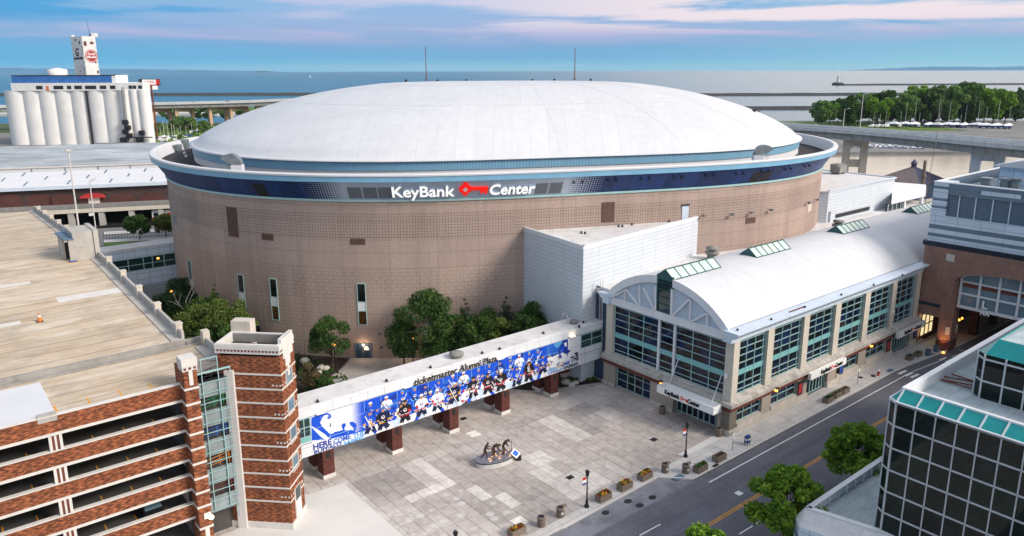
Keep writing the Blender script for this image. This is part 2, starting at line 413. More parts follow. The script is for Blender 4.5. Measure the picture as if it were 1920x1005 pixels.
mat('hip_roof',(.045,.05,.10),.6,.2,1.,streak=.2); mat('hip_roof_brown',(.22,.17,.16),.7,.15,1.)
glow('lamp_warm',(1,.36,.06),2.5); glow('lamp_white',(1,.82,.62),2.5); glow('lit_window',(1,.80,.42),.4); mat('stair_infill',(.24,.29,.30),.5,.25,.8,grit=.1,streak=.35); mat('deck_shaded',(.075,.072,.07),.95,.3,.4); mat('conveyor_blue',(.035,.14,.40),.6,.25,.3,grit=.1,streak=.3); mat('sign_white_emit',(.86,.86,.85),.5,0,1,grit=0,emit=(1,.98,.95,.30)); mat('sign_red_emit',(.75,.01,.01),.4,0,1,grit=0,emit=(1,.02,.01,.25)); mat('path_shaded',(.34,.32,.305),.92,.18,.6,grit=.15); glow('lamp_soft',(1,.78,.5),.9); mat('mullion_grey',(.50,.52,.54),.45,.08,.8,grit=.05); glow('ember_light',(1,.33,.04),3); glow('screen_blue',(.03,.12,.6),.15)
# special surfaces
brickmat('brick_mottled',(.085,.026,.016),(.47,.155,.062),(.25,.12,.08),.30,.10,.008)
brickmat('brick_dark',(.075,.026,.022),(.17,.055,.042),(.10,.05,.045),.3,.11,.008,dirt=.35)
brickmat('brick_brown',(.25,.135,.105),(.37,.215,.17),(.26,.17,.14),.3,.1,.01)
brickmat('brick_shed',(.045,.032,.034),(.095,.062,.06),(.07,.05,.05),.6,.2,.01)
gridmat('white_cladding',(.59,.63,.68),3.6,.62,.06,(.33,.40,.49),.45,.03,tint=.025)
gridmat('bridge_cladding',(.68,.71,.75),2.17,1.5,.05,(.30,.36,.42),.4,.03,tint=.03)
gridmat('blue_cladding',(.50,.62,.76),2.1,1.1,.06,(.12,.18,.26),.4,.05,tint=.05)
gridmat('gable_cladding',(.45,.54,.63),40,1.0,.05,(.36,.42,.50),.45,.05,tint=.03)
gridmat('dark_blue_cladding',(.035,.065,.115),8,.55,.06,(.015,.03,.05),.5,.12,tint=.12)
gridmat('striped_cladding_pale',(.53,.61,.70),3.3,.95,.05,(.16,.22,.3),.45,.05,tint=.06)
gridmat('striped_cladding_dark',(.12,.17,.23),6,1.2,.05,(.04,.06,.1),.45,.08,tint=.08)
gridmat('louver_bay',(.10,.15,.21),50,.32,.12,(.055,.085,.12),.5,.05,tint=.02)
gridmat('slab_sidewalk',(.55,.53,.51),1.5,1.5,.04,(.26,.25,.24),.9,.07,'Object',tint=.05)
gridmat('slab_white',(.64,.62,.595),3.4,3.4,.05,(.66,.63,.6),.85,.03,'Object',tint=.03)
gridmat('corrugated_blue',(.17,.35,.50),.55,50,.14,(.115,.25,.38),.45,.06,tint=.03,hline=False)
gridmat('deck_concrete',(.52,.425,.32),60,2.55,.13,(.20,.165,.13),.9,.08,'Object',tint=.06,vline=False)
gridmat('ledge_stone',(.46,.43,.39),1.3,30,.05,(.22,.2,.18),.9,.14,'Object',tint=.12,hline=False)
gridmat('roof_planks',(.40,.47,.50),40,1.15,.05,(.24,.3,.33),.85,.14,'Object',tint=.06,vline=False)
def stain(name,col,sx,sy,amt,sc=.35):      # rain stains and wear with shapes of their own over a material
    nt=M[name].node_tree; q=NB(nt); b=nt.nodes['Principled BSDF']; src=b.inputs['Base Color'].links[0].from_socket
    n=q.noise(q.coord('Object',scale=(sx,sy,1)),sc,6,.68,.4); q.l(q.mix(q.mr(n,.50,.68,0,amt),src,col),b.inputs['Base Color'])
stain('deck_concrete',(.70,.64,.55),.2,1.0,.75,.4); stain('deck_concrete',(.36,.26,.16),.25,1.0,.75,.7); stain('deck_concrete',(.30,.25,.20),1,1,.5,.25)
stain('dome_roof',(.50,.515,.54),.25,1.0,.55,.07); stain('standing_seam_roof',(.55,.54,.53),1,.25,.6,.35); stain('roof_pale',(.45,.43,.42),1,1,.6,.6); stain('roof_grey',(.06,.07,.08),.12,1.0,.85,.35); stain('roof_planks',(.2,.24,.27),.4,1.,.5,.8); stain('asphalt',(.095,.096,.115),.035,1.3,.75,.9); stain('asphalt',(.19,.19,.21),.06,.8,.5,.7); stain('asphalt_old',(.07,.07,.08),1,1,.5,.4); stain('slab_sidewalk',(.33,.32,.31),1,1,.5,.5)
stain('ledge_stone',(.14,.13,.12),1,1,.6,1.2)
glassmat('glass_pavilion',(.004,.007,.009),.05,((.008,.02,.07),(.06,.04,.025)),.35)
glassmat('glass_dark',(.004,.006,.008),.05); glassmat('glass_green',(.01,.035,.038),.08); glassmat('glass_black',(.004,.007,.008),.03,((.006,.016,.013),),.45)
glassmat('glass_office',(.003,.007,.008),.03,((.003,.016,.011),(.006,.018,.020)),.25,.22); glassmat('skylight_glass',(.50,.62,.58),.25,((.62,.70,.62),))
glassmat('glass_amber',(.05,.022,.008),.1,((.12,.05,.012),)); glassmat('glass_grey_blue',(.12,.20,.27),.1)
mat('void_dark',(.006,.006,.007),.95,.3,1)
def masonry():
    m,nt,b=nt_of('drum_masonry'); q=NB(nt); u=q.sep(q.coord('UV')); x,z=u[0],u[1]
    col=(.40,.312,.272)
    def fine(cell,t,v): return q.math('LESS_THAN',q.math('FRACT',q.math('DIVIDE',v,cell)),t)
    grid=q.math('MAXIMUM',fine(.46,.2,x),fine(.46,.2,z))
    row=q.math('FLOOR',q.math('DIVIDE',z,.62)); blk=q.math('MAXIMUM',q.math('LESS_THAN',q.math('FRACT',q.math('ADD',q.math('DIVIDE',x,1.24),q.math('MULTIPLY',row,.5))),.07),fine(.62,.10,z))
    course=fine(2.48,.035,z); vert=fine(7.4,.012,x)
    patch=q.noise(q.coord('UV',scale=(.05,.12,1)),1.,3,.6)
    band=q.math('MULTIPLY',q.mr(z,19.3,19.5),q.mr(z,23.5,23.7,1,0)); lowb=q.math('MULTIPLY',q.mr(z,14.2,14.6,1,0),q.mr(patch,.38,.62,.25,1.))
    dark=q.math('MAXIMUM',q.math('MULTIPLY',grid,q.math('MULTIPLY',band,.62)),q.math('MULTIPLY',blk,q.math('MULTIPLY',lowb,.5)))
    dark=q.math('MAXIMUM',dark,q.math('MULTIPLY',q.math('MAXIMUM',course,vert),.45))
    wn=q.n('ShaderNodeTexWhiteNoise',noise_dimensions='2D'); q.l(q.comb(q.math('FLOOR',q.math('DIVIDE',x,7.4)),q.math('FLOOR',q.math('DIVIDE',z,4.96))),wn.inputs[0])
    g=q.noise(q.coord('UV'),4.5,3,.75); big=q.noise(q.coord('UV',scale=(1,.5,1)),.12,5,.6)
    c=q.mix(q.mr(big,.3,.7),sc3(col,.88),sc3(col,1.12)); c=q.mix(1.,c,q.mix(wn.outputs[0],(.90,.90,.91),(1.08,1.07,1.06)),'MULTIPLY')
    c=q.mix(1.,c,q.mix(q.mr(g,.3,.7),(.72,.72,.73),(1.25,1.23,1.2)),'MULTIPLY')
    st_=q.noise(q.coord('UV',scale=(1,.035,1)),.9,5,.7); c=q.mix(q.mr(st_,.52,.72,0,.45),c,sc3(col,.55)); st2_=q.noise(q.coord('UV',scale=(1,.05,1),loc=(31,0,0)),.5,4,.7); c=q.mix(q.mr(st2_,.56,.72,0,.4),c,sc3(col,1.3))
    c=q.mix(dark,c,sc3(col,.33)); q.l(c,b.inputs['Base Color']); b.inputs['Roughness'].default_value=.92; b.inputs['Specular IOR Level'].default_value=.2
masonry()
def fascia_dots(name,flip):   # pale panel breaking into dots that thin out over the navy: u runs 0..1 from pale to navy
    m,nt,b=nt_of(name); q=NB(nt); u=q.sep(q.coord('UV')); x,y=u[0],u[1]
    fx=q.math('SUBTRACT',q.math('FRACT',q.math('DIVIDE',x,.42)),.5); fy=q.math('SUBTRACT',q.math('FRACT',q.math('DIVIDE',y,.42)),.5)
    d=q.math('MAXIMUM',q.math('ABSOLUTE',fx),q.math('ABSOLUTE',fy)); r=q.mr(x,0,flip,.56,.10)
    c=q.mix(q.math('LESS_THAN',d,r),(.010,.030,.12),(.52,.60,.71)); q.l(c,b.inputs['Base Color']); b.inputs['Roughness'].default_value=.45
fascia_dots('fascia_dots',6.6)
mat('fascia_pale',(.47,.55,.66),.45,.05,.5,grit=.03)
def leafmat(name,c,c2,hi=None):
    m,nt,b=nt_of(name); q=NB(nt); gi=q.n('ShaderNodeNewGeometry'); v=q.coord('Object')
    n=q.noise(v,.45,4,.6); k=q.mix(q.mr(n,.35,.65),c,c2); k=q.mix(1.,k,q.mix(gi.outputs['Random Per Island'],(.55,.6,.6),(1.45,1.4,1.3)),'MULTIPLY')
    q.l(k,b.inputs['Base Color']); b.inputs['Roughness'].default_value=.6; b.inputs['Specular IOR Level'].default_value=.25
    tr=q.n('ShaderNodeBsdfTranslucent'); q.l(q.mix(1.,k,(1.2,1.5,.6),'MULTIPLY'),tr.inputs[0]); ms=q.n('ShaderNodeMixShader'); ms.inputs[0].default_value=.22
    q.l(b.outputs[0],ms.inputs[1]); q.l(tr.outputs[0],ms.inputs[2]); q.l(ms.outputs[0],nt.nodes['Material Output'].inputs[0])
leafmat('leaf_garden',(.030,.075,.018),(.075,.14,.026)); leafmat('leaf_birch',(.030,.08,.02),(.065,.125,.026)); leafmat('leaf_olive',(.08,.13,.028),(.13,.175,.04)); leafmat('leaf_spruce',(.018,.052,.024),(.032,.075,.032))
leafmat('leaf_street',(.085,.19,.016),(.20,.32,.03)); leafmat('leaf_far',(.085,.17,.05),(.17,.27,.075)); leafmat('leaf_dry',(.11,.085,.04),(.16,.13,.06)); leafmat('leaf_mixed',(.05,.10,.02),(.14,.13,.02))
def watermat(name,col,rough,bs,st,sc):
    m,nt,b=nt_of(name); q=NB(nt); v=q.coord('Object',scale=(1,1.8,1)); b.inputs['Base Color'].default_value=(*col,1); b.inputs['Roughness'].default_value=rough; b.inputs['IOR'].default_value=1.333
    n=q.math('ADD',q.noise(v,sc,4,.6),q.math('MULTIPLY',q.noise(v,sc*.12,3,.5),1.5)); q.bump(b,n,bs,st)
watermat('lake_water',(.012,.11,.20),.24,.5,1.5,.12); watermat('river_water',(.30,.275,.24),.14,.10,.3,.35)
def plazamat():
    m,nt,b=nt_of('plaza_slabs'); q=NB(nt); v=q.coord('Object'); u=q.sep(v); cols=[(.31,.275,.25),(.37,.34,.315),(.43,.405,.38),(.20,.185,.18),(.275,.265,.265),(.50,.475,.45)]
    at_=q.n('ShaderNodeAttribute',attribute_name='tone'); k=at_.outputs['Fac']
    r=q.n('ShaderNodeValToRGB'); q.l(k,r.inputs[0]); e=r.color_ramp.elements; e[0].color=(.20,.185,.18,1); e[1].color=(.85,.82,.77,1)
    for p,c in ((.2,(.30,.28,.27)),(.4,(.455,.415,.385)),(.55,(.535,.50,.47)),(.7,(.62,.59,.555)),(.85,(.73,.69,.645))):
        x=e.new(p); x.color=(*c,1)
    n=q.noise(v,1.1,6,.7,.6); c=q.mix(1.,r.outputs[0],q.mix(q.mr(n,.28,.72),(.74,.73,.73),(1.24,1.23,1.22)),'MULTIPLY')
    n2=q.noise(v,.22,5,.65); c=q.mix(1.,c,q.mix(q.mr(n2,.3,.7),(.84,.83,.83),(1.1,1.1,1.1)),'MULTIPLY')
    g=q.noise(v,9,3,.7); c=q.mix(1.,c,q.mix(q.mr(g,.25,.75),(.86,.86,.86),(1.12,1.12,1.12)),'MULTIPLY')
    # pale worn blotches in the near corner of the plaza
    vo=q.n('ShaderNodeTexVoronoi',feature='F1'); q.l(q.coord('Object',scale=(.72,.72,.01)),vo.inputs[0]); vo.inputs['Scale'].default_value=1.; vo.inputs['Randomness'].default_value=.55
    bl=q.math('MULTIPLY',q.mr(q.math('ADD',vo.outputs[0],q.math('MULTIPLY',n,.25)),.40,.46,1,0),q.math('MULTIPLY',q.math('MULTIPLY',q.mr(u[0],32.5,34,0,1),q.mr(u[0],43,45,1,0)),q.math('MULTIPLY',q.mr(u[1],51.5,53,0,1),q.mr(u[1],61.5,63,1,0))))
    c=q.mix(q.math('MULTIPLY',bl,.6),c,(.62,.61,.60)); q.l(c,b.inputs['Base Color']); b.inputs['Roughness'].default_value=.9; b.inputs['Specular IOR Level'].default_value=.25
plazamat()
# ================================================================== THE SETTING: land, water, street, plaza
def sheet(name,poly,z,m,frame='W',zb=None):
    mb=MB()
    if zb is None: mb.face([(x,y,z) for x,y in (poly if sum(poly[i][0]*poly[(i+1)%len(poly)][1]-poly[(i+1)%len(poly)][0]*poly[i][1] for i in range(len(poly)))>0 else poly[::-1])])
    else: mb.prism(poly,zb,z)
    return structure(name,mb,M[m],frame)
def disc(r,n=96): return [(r*math.cos(2*PI*i/n),r*math.sin(2*PI*i/n)) for i in range(n)]
sheet('lake_water',disc(11500),-1.6,'lake_water')
sheet('river_water',[(20,225),(900,225),(900,432),(92,432),(60,330)],-1.59,'river_water')
sheet('ground',[(-1500,-300),(1500,-300),(1500,232),(70,232),(48,300),(-20,470),(-120,600),(-170,652),(-1500,652)],-.15,'ground_grey',zb=-3)
sheet('harbor_ground',[(170,412),(600,412),(900,470),(900,650),(190,660),(150,560)],0,'ground_grey',zb=-3)
sheet('harbor_grass',[(162,560),(330,548),(330,640),(196,655)],.02,'grass')
sheet('river_bank',[(-560,560),(-190,545),(-170,640),(-200,650),(-560,650)],-.12,'grass_dull')
sheet('green_point',[(-1500,800),(-260,815),(-150,870),(-210,905),(-1500,930)],1.0,'grass',zb=-3)
sheet('rocky_shore',[(-1500,770),(-300,778),(-258,812),(-1500,798)],.6,'rock_pale',zb=-3)
def breakwater(name,x0,y0,x1,y1,w,h):
    mb=MB(); n=60; rnd=random.Random(int(y0))
    d=Vector((x1-x0,y1-y0,0)).normalized(); s=Vector((-d.y,d.x,0)); rows=[]
    for i in range(n+1):
        p=Vector((x0,y0,0)).lerp(Vector((x1,y1,0)),i/n); k=lambda: rnd.uniform(.85,1.12)
        rows.append([p-s*w*k()+Vector((0,0,-2.2)),p-s*w*.4*k()+Vector((0,0,h*k())),p+s*w*.4*k()+Vector((0,0,h*k())),p+s*w*k()+Vector((0,0,-2.2))])
    for a,b in zip(rows,rows[1:]):
        for j in range(3): mb.face([a[j],b[j],b[j+1],a[j+1]])
    return structure(name,mb,M['rock_dark'],'W')
breakwater('breakwater_inner',110,868,1200,868,7,2.2)
breakwater('breakwater_outer',60,1290,2200,1330,10,2.8)
breakwater('breakwater_far',865,2010,3200,2150,12,2.6)
breakwater('breakwater_west',-1600,1395,-330,1370,10,3.0)
def hills(name,x0,x1,y,hmax,seed,taper):
    mb=MB(); n=80; rnd=random.Random(seed); top=[]; h=hmax*.6
    for i in range(n+1):
        t=i/n; h+=rnd.uniform(-.08,.08)*hmax; h=min(max(h,hmax*.55),hmax); top.append(h*taper(t))
    for i in range(n):
        a,b=x0+(x1-x0)*i/n,x0+(x1-x0)*(i+1)/n
        mb.face([(a,y,-2),(b,y,-2),(b,y+250,top[i+1]),(a,y+250,top[i])]); mb.face([(a,y+250,top[i]),(b,y+250,top[i+1]),(b,y+1200,-2),(a,y+1200,-2)])
    return structure(name,mb,M['hill_far'],'W')
hills('hills_west',-9000,-3300,9900,105,3,lambda t:1-t*.85)
hills('hills_east',4900,9500,10300,62,5,lambda t:min(1,.35+t*3))
# street: asphalt, kerbed pavement, markings
sheet('road',[(-60,20),(260,20),(260,52),(-60,52)],-.13,'asphalt','ab')
sheet('parking_lay_by',[(-20,46.4),(63.7,46.4),(60.9,49.3),(46.3,49.0),(-20,48.9)],-.126,'asphalt_old','ab')
KERB=[(-30,48.95),(46.3,49.0),(59,49.32),(61.1,49.3),(63.97,46.5),(92,46.55),(113,46.65),(117.6,46.3),(122.8,45.75),(128,45.15),(142,44.4),(260,44.4)]
pav=MB(); pav.prism(KERB+[(260,50.4),(-30,50.4)],-.16,0); structure('sidewalk',pav,[M['slab_sidewalk']])
kb=MB()
for p,q_ in zip(KERB,KERB[1:]): kb.bar((p[0],p[1]+.08,-.05),(q_[0],q_[1]+.08,-.05),.16,.24)
structure('kerb',kb,M['concrete_light'])
sheet('sidewalk_far',[(-60,21),(260,21),(260,34.2),(-60,34.2)],0,'slab_sidewalk','ab',zb=-.16)
def mark(mb,a0,b0,a1,b1,w):
    d=Vector((a1-a0,b1-b0,0)).normalized(); s=Vector((-d.y,d.x,0))*w/2
    p,q_=Vector((a0,b0,-.122)),Vector((a1,b1,-.122)); mb.face([p-s,q_-s,q_+s,p+s])
mk=MB(); mark(mk,64.86,45.15,112.2,45.02,.16); mark(mk,114.9,44.98,122.4,44.2,.16); mark(mk,125.4,43.6,150,42.4,.16); mark(mk,130.3,44.4,130.3,42.6,.25)
for a0 in (44.6,54.5-3.1): mark(mk,a0,43.45,a0+3.1,43.4,.15)
for k in range(6): mark(mk,59.2-7.6*k,37.35,62-7.6*k,37.3,.15)
mark(mk,61.5,37.3,64.5,37.25,.15)
for b in (45.9,44.95,44.1,43.2): mark(mk,112.3,b,114.6,b-.1,.42)
for b in (44.3,43.4): mark(mk,122.8,b,124.9,b-.1,.42)
structure('road_line_white',mk,M['paint_white'])
yl=MB(); mark(yl,-40,40.52,200,40.12,.13); mark(yl,-40,40.24,200,39.84,.13); structure('road_line_yellow',yl,M['paint_yellow'])
# plaza: single slabs with their own tone
TONES=[(28,33,57,71,.55),(33,39.5,66.8,70.7,.26),(36.3,41.4,62.4,63.8,.78),(41.2,42.7,62.3,69.4,.72),(39.4,41.3,63.8,69.8,.55),(42.7,44.3,52,53.9,.85),(44.3,46.1,55,58,.66),(42.6,44.3,58,61,.66),
 (50.4,52.2,70.6,72,.93),(62.2,65.4,61.5,68.2,.27),(65.2,68.5,65.5,68.2,.27),(58.9,62.2,61.1,68.1,.62),(67,69.6,62.8,65.8,.62),(65.2,67,62.8,65.5,.32),(52.4,55.4,59.6,62.6,.70),(50.8,53.9,56.5,59.6,.66),(50.5,55.9,52.2,56.6,.64),(55.8,57,50.4,56,.6),
 (49.1,50.7,49.4,51.1,.82),(62,76,50.4,61.2,.36),(56,62,56,61,.42),(47,50,66,69,.5),(30,75,70.8,77,.42),(66,75.4,67.8,72,.52),(72.5,76,52,58.4,.25)]
pz=MB(); tones=[]; rnd=random.Random(11); st=1.52
def tone(a,b):
    base=.43+.05*math.sin(a*.31+b*.17); blk=random.Random(hash((int(a//4.56),int(b//4.56)))&0xffff); base+=blk.uniform(-.09,.09)
    for x0,x1,y0,y1,t in sorted(TONES,key=lambda r:-(r[1]-r[0])*(r[3]-r[2])):
        if x0<=a<=x1 and y0<=b<=y1: base=t
    return base+rnd.uniform(-.035,.035)
nA,nB=38,20
for i in range(-2,nA):
    for j in range(nB):
        a=20+i*st; b=50.4+j*st; pz.box(a+.025,a+st-.025,b+.025,b+st-.025,-.1,.004); tones+= [tone(a+st/2,b+st/2)]*6
pz.box(16,78,50.4,81,-.14,-.02); tones+=[.05]*6
po=structure('plaza',pz,M['plaza_slabs']); atr=po.data.attributes.new('tone','FLOAT','FACE'); atr.data.foreach_set('value',tones)
sheet('plaza_white_slab',[(24,57),(33.1,57),(33.0,70.7),(28.3,71.1),(27.7,69),(25.2,66.1),(21.3,69.6),(10,69.6),(10,57)],.012,'slab_white','ab')
sheet('pavement_by_entrance',[(66.9,50.35),(74.8,50.35),(74.8,51.4),(66.9,51.2)],.012,'slab_white','ab')
sheet('garden_path',[(30,80.8),(62.8,80.8),(66.2,75.6),(59.9,97.3),(51.3,104),(47.6,100.6),(40,100)],-.02,'path_shaded','ab')  # path colour lowered to carry the shade between wall and bridge
sheet('garden_bed',[(62.9,79.2),(65.2,76.4),(66.6,75.4),(68.6,74.6),(75.3,71.9),(76.3,76.8),(73,92),(60.5,96.5)],.03,'mulch','ab')
sheet('garden_bed_west',[(28,78),(36,80),(45.5,99.5),(47,100.3),(50.9,104.1),(44,113),(37,135),(23,135),(22.5,80)],.0,'mulch','ab')
# ================================================================== ARENA (world frame, outline from harmonic radii)
HQ=[60.033,-2.909,-15.703,6.67,1.941,1.634,-2.424,.413,-.457,-.457,.812]; DC=(0.,182.); ND=480
def drad(p): return HQ[0]+sum(HQ[2*k-1]*math.cos(k*p)+HQ[2*k]*math.sin(k*p) for k in range(1,6))
OUT=[Vector((DC[0]+drad(2*PI*i/ND)*math.cos(2*PI*i/ND),DC[1]+drad(2*PI*i/ND)*math.sin(2*PI*i/ND),0)) for i in range(ND)]
NRM=[]
for i in range(ND):
    t=(OUT[(i+1)%ND]-OUT[i-1]).normalized(); NRM.append(Vector((t.y,-t.x,0)))
ARC=[0.]
for i in range(ND): ARC.append(ARC[-1]+(OUT[(i+1)%ND]-OUT[i]).length)
def offp(i,d,z): i%=ND; p=OUT[i]+NRM[i]*d; return Vector((p.x,p.y,z))
def fr(s):       # point, tangent and normal at arc length s
    s%=ARC[-1]; lo,hi=0,ND
    while hi-lo>1:
        m=(lo+hi)//2
        if ARC[m]<=s: lo=m
        else: hi=m
    t=(s-ARC[lo])/(ARC[lo+1]-ARC[lo]); p=OUT[lo].lerp(OUT[(lo+1)%ND],t); n=NRM[lo].lerp(NRM[(lo+1)%ND],t).normalized(); return p,n
def hit(px,py,off=0.):   # photo pixel -> (arc length, z) on the wall
    d=ray(px,py); dl=math.hypot(d.x,d.y); dx,dy=d.x/dl,d.y/dl; best=None
    for i in range(ND):
        p=offp(i,off,0); q=offp(i+1,off,0); s0=-dy*p.x+dx*p.y; s1=-dy*q.x+dx*q.y
        if s0*s1<=0 and abs(s0-s1)>1e-9:
            t=s0/(s0-s1); P=p.lerp(q,t); L=P.x*dx+P.y*dy
            if L>0 and (best is None or L<best[0]): best=(L,ARC[i]+(ARC[i+1]-ARC[i])*t)
    if best is None: i=min(range(ND),key=lambda k:-(offp(k,off,0).x*dx+offp(k,off,0).y*dy)/offp(k,off,0).length); p=offp(i,off,0); best=(p.x*dx+p.y*dy,ARC[i])
    return best[1],H+d.z*best[0]/dl
arena=thing('arena','huge oval arena with tan block walls, navy fascia and a white domed roof','arena',(0,112,0),'W')
def band(mb,prof,mi=0,sm=True,i0=0,i1=ND,u0=0.):     # prof: [(offset,z)...] bottom to top swept round the outline
    ln=[0.]
    for p,q in zip(prof,prof[1:]): ln.append(ln[-1]+math.hypot(q[0]-p[0],q[1]-p[1]))
    for i in range(i0,i1):
        for k in range(len(prof)-1):
            (d0,z0),(d1,z1)=prof[k],prof[k+1]
            u=[(ARC[i]-u0,ln[k]),(ARC[i+1]-u0,ln[k]),(ARC[i+1]-u0,ln[k+1]),(ARC[i]-u0,ln[k+1])]
            mb.face([offp(i,d0,z0),offp(i+1,d0,z0),offp(i+1,d1,z1),offp(i,d1,z1)],mi,u,sm)
    return mb
wall=band(MB(),[(0,-.15),(0,25.3)]).build('masonry_wall',M['drum_masonry'],arena,smooth=None)
band(MB(),[(.02,25.3),(.22,25.3),(.22,25.62),(.05,25.62)],sm=False).build('trim_band',M['teal_metal'],arena)
def at_s(px,py): return hit(px,py,1.0)[0]
sL,sR=at_s(650,350),at_s(1057,350); sLd,sRd=at_s(572,350),at_s(1131,350)
def idx(s): return min(range(ND),key=lambda i:abs(ARC[i]-s))
iLd,iL,iR,iRd=idx(sLd),idx(sL),idx(sR),idx(sRd)
FP0,FP1=(.05,25.62),(2.05,28.6); FL=math.hypot(2.0,2.98)
fm=MB(); band(fm,[FP0,FP1],0,True,0,iLd); band(fm,[FP0,FP1],0,True,iRd,ND); band(fm,[FP0,FP1],1,True,iL,iR)
for i in range(iLd,iL):
    u=lambda j:ARC[iL]-ARC[j]
    fm.face([offp(i,*FP0),offp(i+1,*FP0),offp(i+1,*FP1),offp(i,*FP1)],2,[(u(i),0),(u(i+1),0),(u(i+1),FL),(u(i),FL)],True)
for i in range(iR,iRd):
    u=lambda j:ARC[j]-ARC[iR]
    fm.face([offp(i,*FP0),offp(i+1,*FP0),offp(i+1,*FP1),offp(i,*FP1)],2,[(u(i),0),(u(i+1),0),(u(i+1),FL),(u(i),FL)],True)
fas=fm.build('fascia',[M['navy_panel'],M['fascia_pale'],M['fascia_dots']],arena)
band(MB(),[(2.0,28.6),(2.42,28.58),(2.42,29.42),(2.3,29.45)],sm=False).build('parapet_band',M['sky_blue_band'],arena)
band(MB(),[(2.52,29.40),(2.55,29.62),(2.45,29.76),(1.8,29.8),(1.6,29.7),(1.05,27.6)]).build('parapet_cap',M['white_roof'],arena)
INS=[4.5+3*max(0,-math.sin(2*PI*i/ND))**2 for i in range(ND)]
def ringp(i,d,z): i%=ND; p=OUT[i]-NRM[i]*(INS[i]-d); return Vector((p.x,p.y,z))
lm=MB()
for i in range(ND): lm.face([offp(i,1.1,27.7),offp(i+1,1.1,27.7),ringp(i+1,-.3,27.72),ringp(i,-.3,27.72)])
lm.build('roof_ledge',M['roof_dark'],arena)
rb=MB(); rc=MB()
for i in range(ND):
    rb.face([ringp(i,0,27.6),ringp(i+1,0,27.6),ringp(i+1,0,29.1),ringp(i,0,29.1)],0,None,True)
    u=[(ARC[i],0),(ARC[i+1],0),(ARC[i+1],1.6),(ARC[i],1.6)]
    rc.face([ringp(i,.05,29.02),ringp(i+1,.05,29.02),ringp(i+1,.16,29.02),ringp(i,.16,29.02)][::-1])
    rc.face([ringp(i,.16,29.02),ringp(i+1,.16,29.02),ringp(i+1,.16,30.62),ringp(i,.16,30.62)],0,u,True)
rb.build('upper_wall_base',M['white_roof'],arena); rc.build('upper_wall',M['corrugated_blue'],arena)
DCEN=Vector((0,178,0))
def domez(t):
    z=30.7+12.0*max(0,1-t**2.75)**.79; return z if z<41.5 else 41.5+.62*(1-math.exp(-(z-41.5)/.62))
dm=MB(); ts=[1.008,1.008,1.0,.992,.98,.965]+[.95-.95*k/34 for k in range(35)]; zs=[30.5,30.62,30.78,None]
v=[]; NDm=ND//2
for k,t in enumerate(ts):
    for i in range(NDm):
        p=DCEN+(ringp(2*i,.1,0)-DCEN)*t
        z=(30.5,30.66,30.76)[k] if k<3 else domez(min(t,.999)) if k>3 else 30.98
        z=max(z,30.9+.0*t) if k>3 else z
        v.append((p.x,p.y,z))
fs=[(k*NDm+i,k*NDm+(i+1)%NDm,(k+1)*NDm+(i+1)%NDm,(k+1)*NDm+i) for k in range(len(ts)-1) for i in range(NDm)]
dm.mesh(v,fs,0,True); dome=dm.build('dome_roof',M['dome_roof'],arena,smooth=True)
def dome_hit(px,py):
    best=None
    for k in range(240):
        z=31+11*k/240; p=at(px,py,z); d=Vector((p.x,p.y,0))-DCEN; an=math.atan2(d.y,d.x)
        i=min(range(0,ND,2),key=lambda j:abs(((math.atan2(ringp(j,0,0).y-DCEN.y,ringp(j,0,0).x-DCEN.x)-an+PI)%(2*PI))-PI)); t=d.length/(ringp(i,0,0)-DCEN).length
        if t<1:
            e=abs(domez(t)-z)
            if best is None or e<best[0]: best=(e,p)
    return best[1]
# faint membrane seams and little domed vents
sm_=MB()
for k in range(18):
    i=int(k*NDm/18)
    pts=[Vector(v[(n_)*NDm+i])+Vector((0,0,.012)) for n_ in range(4,len(ts)-6)]
    for a,b in zip(pts,pts[1:]): sm_.bar(a,b,.06,.012)
for n_ in (14,24):
    for i in range(NDm): sm_.bar(Vector(v[n_*NDm+i])+Vector((0,0,.01)),Vector(v[n_*NDm+(i+1)%NDm])+Vector((0,0,.01)),.05,.012)
sm_.build('roof_seam',M['dome_roof'],dome)
def vertical_mast(name,x,y,z0,h,r,parent,m): 
    mb=MB(); mb.tube((x,y,z0),(x,y,z0+h),r,r*.6,6); mb.lathe((x,y,z0),[(r*3,0),(r*3,.25),(r,.3)],8); return mb.build(name,M[m],parent)
for px,top in ((801,87),(1079,90)):
    p=at(px,149.5,42.0); d=ray(px,top); ht=H+d.z*(p.y/d.y)-41.9
    vertical_mast('antenna_mast',p.x,p.y,41.9,ht,.13,arena,'rust_band')
for px in (763,822,876,1000,1041,1109):
    p=at(px,151.5,41.9); mb=MB(); mb.lathe((p.x,p.y,41.8),[(.25,0),(.25,.35),(.32,.36),(.3,.5),(.05,.55)],8); mb.build('roof_vent',M['dark_metal'],arena)
for px,py in ((1415,211.5),(1422,215)):
    p=dome_hit(px,py); mb=MB(); mb.box(p.x-.3,p.x+.3,p.y-.3,p.y+.3,p.z-.3,p.z+.6); mb.build('roof_vent',M['dark_metal'],arena)
